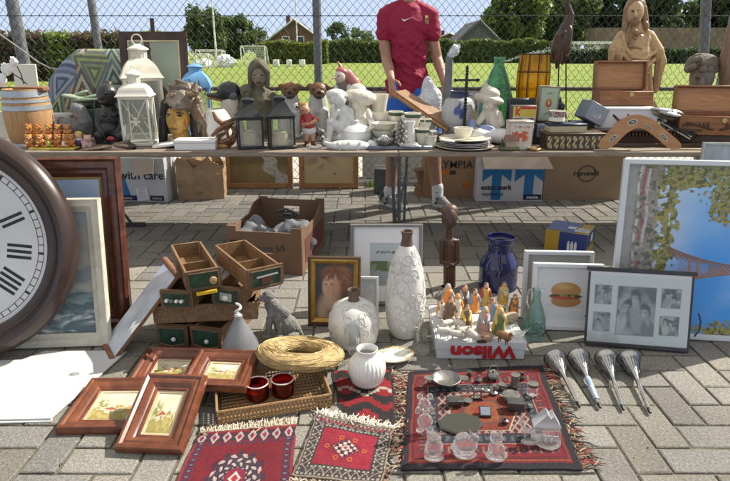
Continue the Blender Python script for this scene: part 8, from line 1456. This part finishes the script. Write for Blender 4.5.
# ================================================================ rugs
RUG = MC('wool_pile', .95, .9, 420, var=.34, scale=150, bd=.007)
def rug(label, c4, fn, z, nx=150, ny=120, th=.006, seed=1):
    """corners UL, UR, LR, LL given as ground points"""
    q = [G(*p, z) for p in c4]; u, v = np.meshgrid(np.linspace(0, 1, nx), np.linspace(0, 1, ny)); a = [np.array([p.x, p.y]) for p in q]
    XY = (1-v)[..., None]*((1-u)[..., None]*a[3]+u[..., None]*a[2])+v[..., None]*((1-u)[..., None]*a[0]+u[..., None]*a[1]); w_ = fbm(u, v, 3, seed)-.5; XY = XY+np.stack([(fbm(u*0+v, v, 5, seed+1)-.5)*.016*(np.abs(u-.5)*2)**2, (fbm(u, u*0, 5, seed+2)-.5)*.016*(np.abs(v-.5)*2)**2], -1)
    Z = z+.014*np.clip(w_+.15, 0, 1); c0 = XY.mean((0, 1)); pts = np.concatenate([XY-c0, Z[..., None]], -1); t = thing('rug', label, 'rug', (c0[0], c0[1], 0)); grid_mesh('woven_field', pts, fn(u, v), RUG, t, thick=th*.9); return t, [V((p.x-c0[0], p.y-c0[1], 0)) for p in q]
def fringe(t, a, b, n, length, cols, z, seed, out, curl=.5, name='fringe', sp=.4):
    r = random.Random(seed); fr_ = {}
    a, b, out = V(a), V(b), V(out).normalized()
    for k in range(n):
        p = a+(b-a)*((k+r.uniform(-.3, .3))/n); ci = r.randrange(len(cols)); d_ = (out+V((r.gauss(0, sp), r.gauss(0, sp), 0))).normalized(); L_ = length*r.uniform(.6, 1.15); pts = [p+V((0, 0, z))]
        for j in range(4): d_ = (d_+V((r.gauss(0, curl), r.gauss(0, curl), 0))*.5).normalized(); pts.append(pts[-1]+d_*L_/4); pts[-1].z = max(.0025, z+r.uniform(-.003, .008))
        fr_.setdefault(ci, MB()).tube(pts, [.0024, .0026, .0024, .002, .0009], 4)
    for ci, mb in fr_.items(): mb.build(name, M('yarn_%02d_%02d_%02d' % tuple(int(x*99) for x in cols[ci]), cols[ci], .9, var=.2), t)
RD_, DRD, BKc, CRM, ORG, NV, TL = (.19, .011, .02), (.12, .011, .018), (.018, .016, .024), (.46, .40, .32), (.27, .085, .03), (.05, .035, .075), (.05, .075, .075)
def q_(x, n): return (np.floor(x*n)+.5)/n
def bigrug(u, v):
    U, W_ = q_(u, 300), q_(v, 200); du, dv = np.minimum(U, 1-U), np.minimum(W_, 1-W_); e_ = np.minimum(du*1.35, dv); img = full(u, BKc); img = lay(img, (e_ > .052)*1., RD_); img = lay(img, (e_ > .066)*1., ORG); img = lay(img, (e_ > .073)*1., DRD)
    b1 = (e_ > .10) & (e_ < .20); s_ = np.where(du*1.35 < dv, W_, U)*15; k = np.abs((s_ % 1)-.5); m = (e_ > .125) & (e_ < .178); img = lay(img, b1*1., RD_); img = lay(img, b1*(np.abs(e_-.15)+k*.09 < .036), (.04, .03, .045)); img = lay(img, b1*(np.abs(e_-.15)+k*.09 < .016), (.22, .05, .03)); img = lay(img, b1*((k > .42) & m), (.24, .13, .09))
    img = lay(img, ((e_ > .20) & (e_ < .206))*1., (.30, .25, .2)); img = lay(img, ((e_ > .208) & (e_ < .285))*1., (.028, .03, .045)); k2 = np.abs((s_*1.4 % 1)-.5); img = lay(img, ((e_ > .225) & (e_ < .268))*(k2 < .3)*(fbm(u, v, 60, 3, 1) > .4), (.11, .12, .13)); img = lay(img, ((e_ > .285))*1., DRD)
    x, y = (U-.5)*1.5, (W_-.5); g_ = ((np.abs((x*26+y*26) % 2-1) < .28) | (np.abs((x*26-y*26) % 2-1) < .28)) & (e_ > .29); img = lay(img, g_*1., (.33, .26, .22)); g2 = (np.abs((x*26+y*26) % 2-1) > .75) & (np.abs((x*26-y*26) % 2-1) > .75) & (e_ > .29); img = lay(img, g2*1., (.03, .03, .05))
    hx = np.maximum(np.abs(y)*1.75, np.abs(x)*1.0+np.abs(y)*.62); img = lay(img, (hx < .335)*1., CRM); img = lay(img, (hx < .32)*1., (.19, .04, .02)); n = ((np.abs((x*30) % 2-1)+np.abs((y*30) % 2-1)) < .7); img = lay(img, (hx < .30)*n*1., (.20, .03, .03)); img = lay(img, ((hx > .19) & (hx < .21))*1., (.07, .05, .06)); img = lay(img, (hx < .19)*1., (.25, .075, .03)); img = lay(img, (hx < .19)*n, (.26, .05, .03)); img = lay(img, (np.abs(x)+np.abs(y) < .09)*1., (.34, .03, .03)); return img*(.86+.26*fbm(u, v, 70, 4, 2)[..., None])
t, q = rug('large red and black rug with an orange hexagon covered in small pewter and crystal', [(408, 371), (541, 366), (584, 470), (402, 470)], bigrug, .006, 300, 200, seed=4)
FC = [(.40, .29, .19), (.30, .06, .05), (.04, .035, .04), (.46, .37, .27)]
fringe(t, q[1], q[2], 100, .075, FC, .005, 3, (1, -.25, 0), .5); fringe(t, q[0], q[3], 70, .05, FC, .004, 4, (-1, -.2, 0), .5)
def medall(u, v):
    U, W_ = q_(u, 210), q_(v, 190); e_ = np.minimum(np.minimum(U, 1-U), np.minimum(W_, 1-W_)*1.1); img = full(u, (.17, .009, .02))*(.8+.4*fbm(u, v, 4, 3)[..., None]); img = lay(img, (e_ < .022)*1., (.26, .03, .045)); bt = W_ > .80; img = lay(img, ((np.abs(W_-.905) < .055))*1., (.055, .02, .04)); k = np.abs((U*8 % 1)-.5); img = lay(img, (np.abs(W_-.905)*3.2+k*.7 < .26)*1., (.42, .36, .34)); img = lay(img, (np.abs(W_-.905)*3.2+k*.7 < .13)*1., (.25, .02, .05)); k3 = np.abs((U*16 % 1)-.5); img = lay(img, ((np.abs(W_-.82) < .018) & (k3 < .25))*1., NV)
    sb = (np.minimum(U, 1-U) > .03) & (np.minimum(U, 1-U) < .105) & (W_ < .86); k4 = np.abs((W_*15 % 1)-.5); img = lay(img, sb*1., (.12, .018, .04)); img = lay(img, sb*(np.abs(np.minimum(U, 1-U)-.068)*8+k4 < .42), (.05, .025, .06)); img = lay(img, sb*(np.abs(np.minimum(U, 1-U)-.068)*8+k4 < .17), (.26, .16, .18))
    x, y = (U-.5)*1.25, W_-.40; r_ = np.sqrt(x*x+(y*1.05)**2); a = np.arctan2(y, x); mr = .31+.03*np.tanh(4*np.cos(a*12)); img = lay(img, (r_ < mr)*1., (.06, .02, .04)); pet = np.cos(a*12+np.sin(r_*60)*.8)*np.cos(r_*58)+.25*(fbm(u, v, 40, 5)-.5); img = lay(img, ((r_ < .29) & (r_ > .12) & (pet > .25))*1., (.44, .38, .36)); img = lay(img, ((r_ < .29) & (r_ > .12) & (pet < -.35))*1., (.05, .035, .06)); img = lay(img, ((r_ < .115))*1., (.24, .02, .05)); img = lay(img, (np.abs(x)+np.abs(y) < .075)*1., (.6, .55, .5)); img = lay(img, (np.abs(x)+np.abs(y) < .045)*1., (.4, .03, .05)); return img*(.84+.3*fbm(u, v, 60, 7, 2)[..., None])
t, q = rug('small wine red rug with a round medallion and a row of white diamonds', [(199, 433), (296, 424.5), (288, 520), (158, 520)], medall, .006, 220, 200, seed=9)
WFr = [(.58, .50, .40), (.48, .40, .30)]
fringe(t, q[0], q[1], 150, .045, WFr, .006, 5, (0, 1, 0), .45, sp=.5); fringe(t, q[3], q[2], 90, .045, WFr, .006, 6, (0, -1, 0), .4)
def redmid(u, v):
    U, W_ = q_(u, 46), q_(v, 46); img = full(u, (.27, .012, .02)); x = np.abs(((U*1.5+.25) % 1)-.5)*2; st = np.floor(x*5)/5
    for k, (yc, w_, col) in enumerate(((.82, .075, (.02, .016, .018)), (.52, .06, (.02, .016, .018)), (.55, .022, (.46, .40, .33)), (.28, .07, (.02, .016, .018)), (.05, .05, (.03, .02, .02)))): img = lay(img, (np.abs(W_-yc-.16*(st-.5)*(1 if k % 2 else -1)) < w_)*1., col)
    img = lay(img, ((np.abs(x-.5) < .10) & (np.abs(W_-.68) < .05))*1., (.38, .08, .03)); return lay(img, (np.minimum(U, 1-U) < .035)*1., (.04, .03, .03))*(.8+.36*fbm(u, v, 50, 3, 2)[..., None])
t, q = rug('small bright red rug with black stepped bands under the ribbed white vase', [(331, 371), (391, 369), (398, 432), (341, 420)], redmid, .0015, 90, 90, th=.004, seed=12)
fringe(t, q[1], q[2], 44, .04, FC, .004, 8, (1, -.3, 0), .5)
def kilim(u, v):
    U, W_ = q_(u, 190), q_(v, 150); du, dv = np.minimum(U, 1-U), np.minimum(W_, 1-W_); e_ = np.minimum(du, dv*.82); img = full(u, (.30, .24, .18)); b1 = (e_ > .018) & (e_ < .155); s_ = np.where(du < dv*.82, W_*17, U*20); k = np.abs((s_ % 1)-.5); img = lay(img, b1*1., (.055, .045, .05)); zz = np.abs(e_-.085-.034*(np.abs((s_*1 % 2)-1)-.5)*2); img = lay(img, b1*(zz < .010), (.32, .26, .21)); img = lay(img, b1*((np.abs(e_-.13) < .011) & (k < .28)), (.40, .36, .30)); img = lay(img, b1*((np.abs(e_-.04) < .011) & (k > .22)), (.36, .32, .27)); tp = (W_ > .86) & (dv > .03) & (du > .05); img = lay(img, tp*(np.abs((U*12 % 1)-.5)*.09+np.abs(W_-.92) < .035), (.30, .03, .05)); img = lay(img, (e_ > .155)*1., (.05, .03, .03)); img = lay(img, (e_ > .165)*1., (.33, .018, .042)); img = lay(img, (e_ > .175)*ss(.4, .7, fbm(u, v, 4, 2))*.6, (.22, .012, .03))
    x, y = (U-.5)*1.2, W_-.5; d_ = np.abs(x)*.9+np.abs(y)*1.05; img = lay(img, ((d_ < .20+.03*np.sign(np.sin(x*70)*np.sin(y*70)+.2)))*1., (.16, .02, .04)); img = lay(img, ((d_ < .17) & (np.sin(x*60)*np.sin(y*60) > .1))*1., (.55, .48, .42)); img = lay(img, ((d_ < .17) & (np.sin(x*60)*np.sin(y*60) < -.35))*1., (.03, .03, .05)); img = lay(img, (d_ < .06)*1., (.5, .42, .38)); img = lay(img, (d_ < .03)*1., (.3, .02, .04))
    for sx, sy in ((.27, 0), (-.27, 0), (.1, .17), (-.1, .17), (.1, -.17), (-.1, -.17)): q2 = np.hypot(x-sx, (y-sy)); img = lay(img, ((q2 < .038) & (q2 > .018))*1., (.46, .12, .03))
    return img*(.84+.3*fbm(u, v, 60, 9, 2)[..., None])
t, q = rug('small rug with a crimson field and black and cream border', [(317, 414), (393, 430), (381, 484), (291, 477)], kilim, .0125, 210, 160, seed=15)
fringe(t, q[0], q[1], 120, .045, [(.72, .68, .60), (.62, .56, .46)], .012, 9, (.25, 1, 0), .4, sp=.45); fringe(t, q[3], q[2], 80, .035, WFr, .008, 10, (-.2, -1, 0), .4)
fringe(t, q[1], q[2], 40, .03, FC, .006, 11, (1, -.1, 0), .5)
# ================================================================ small things on the large rug
pew = M('pewter', (.30, .295, .28), .32, .85, var=.35, scale=35, bump=.2, bscale=80); pewd = M('dark_pewter', (.10, .10, .10), .4, .7, var=.3, bump=.2); cry = glass('clear_crystal', clear=.1); ZR = .0135
def on(px, py): g = G(px, py, ZR); return g
g = on(446, 385); t = thing('pewter_bowl', 'shallow pewter bowl with two flat pierced handles on the red rug', 'bowl', g); MB().lathe([(0, 0), (.022, 0), (.03, .008), (.052, .022), (.058, .034), (.055, .035), (.045, .022), (0, .009)], 36, cap=False).build('bowl', pew, t)
for s_ in (-1, 1): MB().prism([(s_*.052, -.016), (s_*.075, -.02), (s_*.088, -.006), (s_*.088, .008), (s_*.074, .018), (s_*.052, .016)], .029, .034).build('handle', pew, t)
def lat(name, label, cat, px, py, pr, mat, seg=24, extra=None):
    g = on(px, py); t = thing(name, label, cat, g); MB().lathe([(0, 0)]+pr+[(0, pr[-1][1])], seg, cap=False).build('body', mat, t)
    if extra: extra(t)
    return t
def potx(t): MB().tube([(-.02, 0, .03), (-.012, 0, .058), (.012, 0, .058), (.02, 0, .03)], .002, 6).build('handle', pew, t); MB().tube([(.022, 0, .016), (.036, 0, .03)], [.006, .003], 8).build('spout', pew, t); MB().ball((0, 0, .034), .005, 10, 8).build('lid_knob', pew, t)
lat('tea_kettle', 'tiny pewter kettle at the top edge of the red rug', 'kettle', 493, 378, [(.016, 0), (.026, .008), (.025, .02), (.016, .03)], pew, extra=potx)
lat('pewter_beaker', 'small dark pewter beaker near the top right of the red rug', 'beaker', 514.5, 386, [(.017, 0), (.018, .008), (.015, .02), (.016, .05), (.018, .052)], pew)
def lidx(t): MB().lathe([(0, .036), (.02, .036), (.021, .048), (0, .05)], 20, cap=False).build('lid', pew, t)
lat('glass_jar', 'small glass jar with grey metal lid at the right of the red rug', 'jar', 532, 394, [(.02, 0), (.022, .006), (.022, .03), (.018, .036)], cry, extra=lidx)
lat('pewter_cup', 'tiny pewter cup between the donkey and the beaker', 'cup', 502, 389, [(.012, 0), (.014, .006), (.014, .02), (.016, .022)], pew); lat('pewter_dish', 'small round pewter dish below the beaker', 'dish', 511, 398, [(.02, 0), (.026, .008), (.033, .014), (.034, .016)], pew); lat('pewter_candlestick', 'tiny pewter candlestick left of the pewter dish', 'candlestick', 494, 393, [(.015, 0), (.014, .004), (.005, .008), (.004, .028), (.008, .034)], pew)
SC('donkey_figure', 'tiny grey metal donkey with cart at the top of the orange hexagon', 'figurine', G(476, 397, ZR).y, ZR, [c(474, 390, 0, 482, 390, 0, 2.6, 2.4), c(474, 389, 0, 470.5, 385, 0, 1.8, 1.3), c(470.5, 385, 0, 468, 387, 0, 1.5, 1), c(471, 384, 0, 471.5, 381.5, 0, .7, .5), c(474, 391, 1, 474, 397, 1, .9, .8), c(481, 391, 1, 481, 397, 1, .9, .8), e(487, 391, 0, 4, 2.4, 3, 0), e(476, 397.5, 0, 7, 1, 4, 0)], col=(.24, .24, .23), mat=pew, vox=.5, sm=1)
def smallbox(name, label, px, py, w_, d_, h_, mat, yaw): g = on(px, py); t = thing(name, label, 'box', g, (0, 0, R(yaw))); MB().box((0, d_/2, h_/2), (w_, d_, h_), bev=.003).build('box_base', mat, t); MB().box((0, d_/2, h_+.0045), (w_+.004, d_+.004, .007), bev=.002).build('lid', mat, t);
smallbox('trinket_box', 'small dark metal box on the right of the orange hexagon', 516, 411.5, .062, .04, .026, pewd, -4); smallbox('trinket_box', 'small dark flat box on the left of the orange hexagon', 456, 407, .058, .036, .016, pewd, 5)
g = on(485.5, 417); t = thing('square_clock', 'small square metal travel clock with a blue grey dial on the orange hexagon', 'clock', g, (R(-58), 0, R(-3))); MB().box((0, 0, .020), (.044, .012, .040), bev=.002).build('case', pewd, t); MB().box((0, -.0065, .020), (.034, .002, .030)).build('dial', M('grey_dial', (.22, .25, .32), .3), t)
g = on(460, 424); t = thing('octagon_mirror', 'dark octagonal mirror tile lying flat on the rug', 'mirror', g, (0, 0, R(8))); mb = MB(); oc = [(.083*math.cos(pi/8+k*pi/4)*(1), .062*math.sin(pi/8+k*pi/4)) for k in range(8)]; mb.prism(oc, 0, .004); mb.build('bevel', pewd, t); m2, nt2, b2 = base('dark_mirror'); b2.inputs['Metallic'].default_value = .7; b2.inputs['Roughness'].default_value = .08; b2.inputs['Base Color'].default_value = (.10, .10, .085, 1); mb = MB(); mb.prism([(x*.93, y*.92) for x, y in oc], .004, .0055); mb.build('mirror_glass', m2, t)
def CR(label, py, pr, cat='crystal'): Y = G(440, py, ZR).y; return SC('crystal_figure', label, cat, Y, ZR, pr, mat=cry, vox=.55, sm=1, group='crystal figures on the rug')
CR('tall clear crystal bear standing at the left of the red rug', 432, [e(425, 421, 0, 8.5, 9.5, 7, 0), e(424.5, 405, 0, 7, 8, 6, 0), e(420, 396.5, 0, 3.4, 3.4, 3, 0), e(430, 396.5, 0, 3.4, 3.4, 3, 0), e(418, 410, 3, 3, 5, 3, 20), e(431.5, 410, 3, 3, 5, 3, -20), e(420, 430, 4, 4.4, 2.6, 4, 0), e(430, 430, 4, 4.4, 2.6, 4, 0), e(424.5, 407, 6, 3, 2.6, 2.4, 0)])
CR('clear crystal owl at the lower left corner of the rug', 458, [e(434, 447, 0, 10, 11, 8, 0), e(434, 438, 1, 8, 6, 7, 0), c(429, 436, 0, 427, 431.5, 0, 2.4, 1), c(439, 436, 0, 441, 431.5, 0, 2.4, 1), e(431, 440, 7, 2.2, 2.2, 1.6, 0), e(437.5, 440, 7, 2.2, 2.2, 1.6, 0), e(434, 457, 2, 11, 2.4, 8, 0)])
CR('clear crystal cat curled up in the middle of the crystal row', 455, [e(465, 445, 0, 14, 9, 10, 0), e(474, 438, 3, 6, 5.4, 5, 0), c(471, 434, 3, 470, 430, 3, 1.8, .8), c(477, 434, 3, 479, 430, 3, 1.8, .8), c(453, 447, 4, 458, 454, 9, 3, 2.6), c(458, 454, 9, 470, 454, 11, 2.6, 2), e(462, 437, 0, 8, 4.6, 6, -20), e(465, 454, 0, 13, 2.6, 9, 0)])
CR('clear crystal frog sitting at the right of the crystal row', 458, [e(496.5, 449, 0, 9.5, 8.4, 8, 0), e(496.5, 438.5, 1, 7.2, 5.8, 6.4, 0), e(492.5, 433.5, 2, 2.6, 2.6, 2.4, 0), e(500.5, 433.5, 2, 2.6, 2.6, 2.4, 0), e(489, 455, 4, 4, 4, 5, 0), e(504, 455, 4, 4, 4, 5, 0), e(496.5, 457, 2, 10, 2, 8, 0), c(491, 448, 6, 490, 456, 8, 2, 2), c(502, 448, 6, 503, 456, 8, 2, 2)])
Y = G(548, 444, ZR).y; t = thing('crystal_house', 'frosted crystal model house with steep roof at the right edge of the rug', 'crystal', (xat(548, 440, Y), Y, ZR), (0, 0, R(-5)), 'crystal figures on the rug'); m_ = mpp(Y, .05); fcr = M('frosted_crystal', (.62, .63, .66), .3, var=.1, trans=.5); hw2 = 12.5*m_
MB().box((0, .03, .024), (2*hw2, .05, .048), bev=.002).build('wall', cry, t); mb = MB(); mb.M = Matrix.Translation((0, .065, .049)) @ Matrix.Rotation(pi/2, 4, 'X'); mb.prism([(-hw2*1.1, 0), (hw2*1.1, 0), (hw2*.45, .045), (hw2*.2, .036), (-hw2*.1, .052), (-hw2*.5, .032)], .0, .045); mb.build('roof', fcr, t); mb = MB()
for x in (-.5, 0, .5): mb.box((x*hw2, -.0065, .026), (.014, .003, .022))
mb.build('windows', fcr, t); MB().ball((0, .02, .003), (hw2*1.15, .055, .006), 20, 8).build('crystal_base', cry, t)
CR('small clear crystal deer group left of the crystal house', 443, [c(525, 430, 0, 532, 431, 0, 3, 2.8), c(525, 429, 0, 523, 424, 0, 2, 1.5), e(522, 422.5, 1, 2.6, 1.8, 2, 0), c(523.5, 421, 0, 525, 416, 0, .9, .5), c(522, 421, 0, 520, 416, 0, .9, .5), c(525, 432, 1, 525, 441, 1, 1.2, 1), c(531.5, 432, 1, 532, 441, 1, 1.2, 1), e(529, 441.5, 2, 9, 2, 6, 0), c(533, 436, 4, 537, 436, 4, 2, 2), c(533, 434, 4, 531.5, 431, 5, 1.3, 1)])

for px, py, pr, m_, lb in ((469, 377, [(.008, 0), (.010, .004), (.008, .02), (.011, .024)], pewd, 'tiny dark metal thimble cup right of the pewter bowl'), (479, 381, [(.010, 0), (.013, .008), (.007, .016), (.004, .026)], pew, 'tiny silver bell between the bowl and the kettle'), (522, 379, [(.009, 0), (.012, .01), (.006, .018), (.008, .03)], pewd, 'tiny dark metal vase right of the beaker'), (468, 402, [(.012, 0), (.016, .006), (.018, .009)], pew, 'tiny round silver dish left of the donkey'), (505, 423, [(.011, 0), (.012, .012), (.004, .016), (.005, .022)], pewd, 'tiny dark metal inkwell on the lower right of the orange hexagon'), (530, 408, [(.010, 0), (.012, .008), (.009, .014)], pew, 'tiny silver pill box right of the dark metal box')): lat('metal_trinket', lb, 'trinket', px, py, pr, m_)
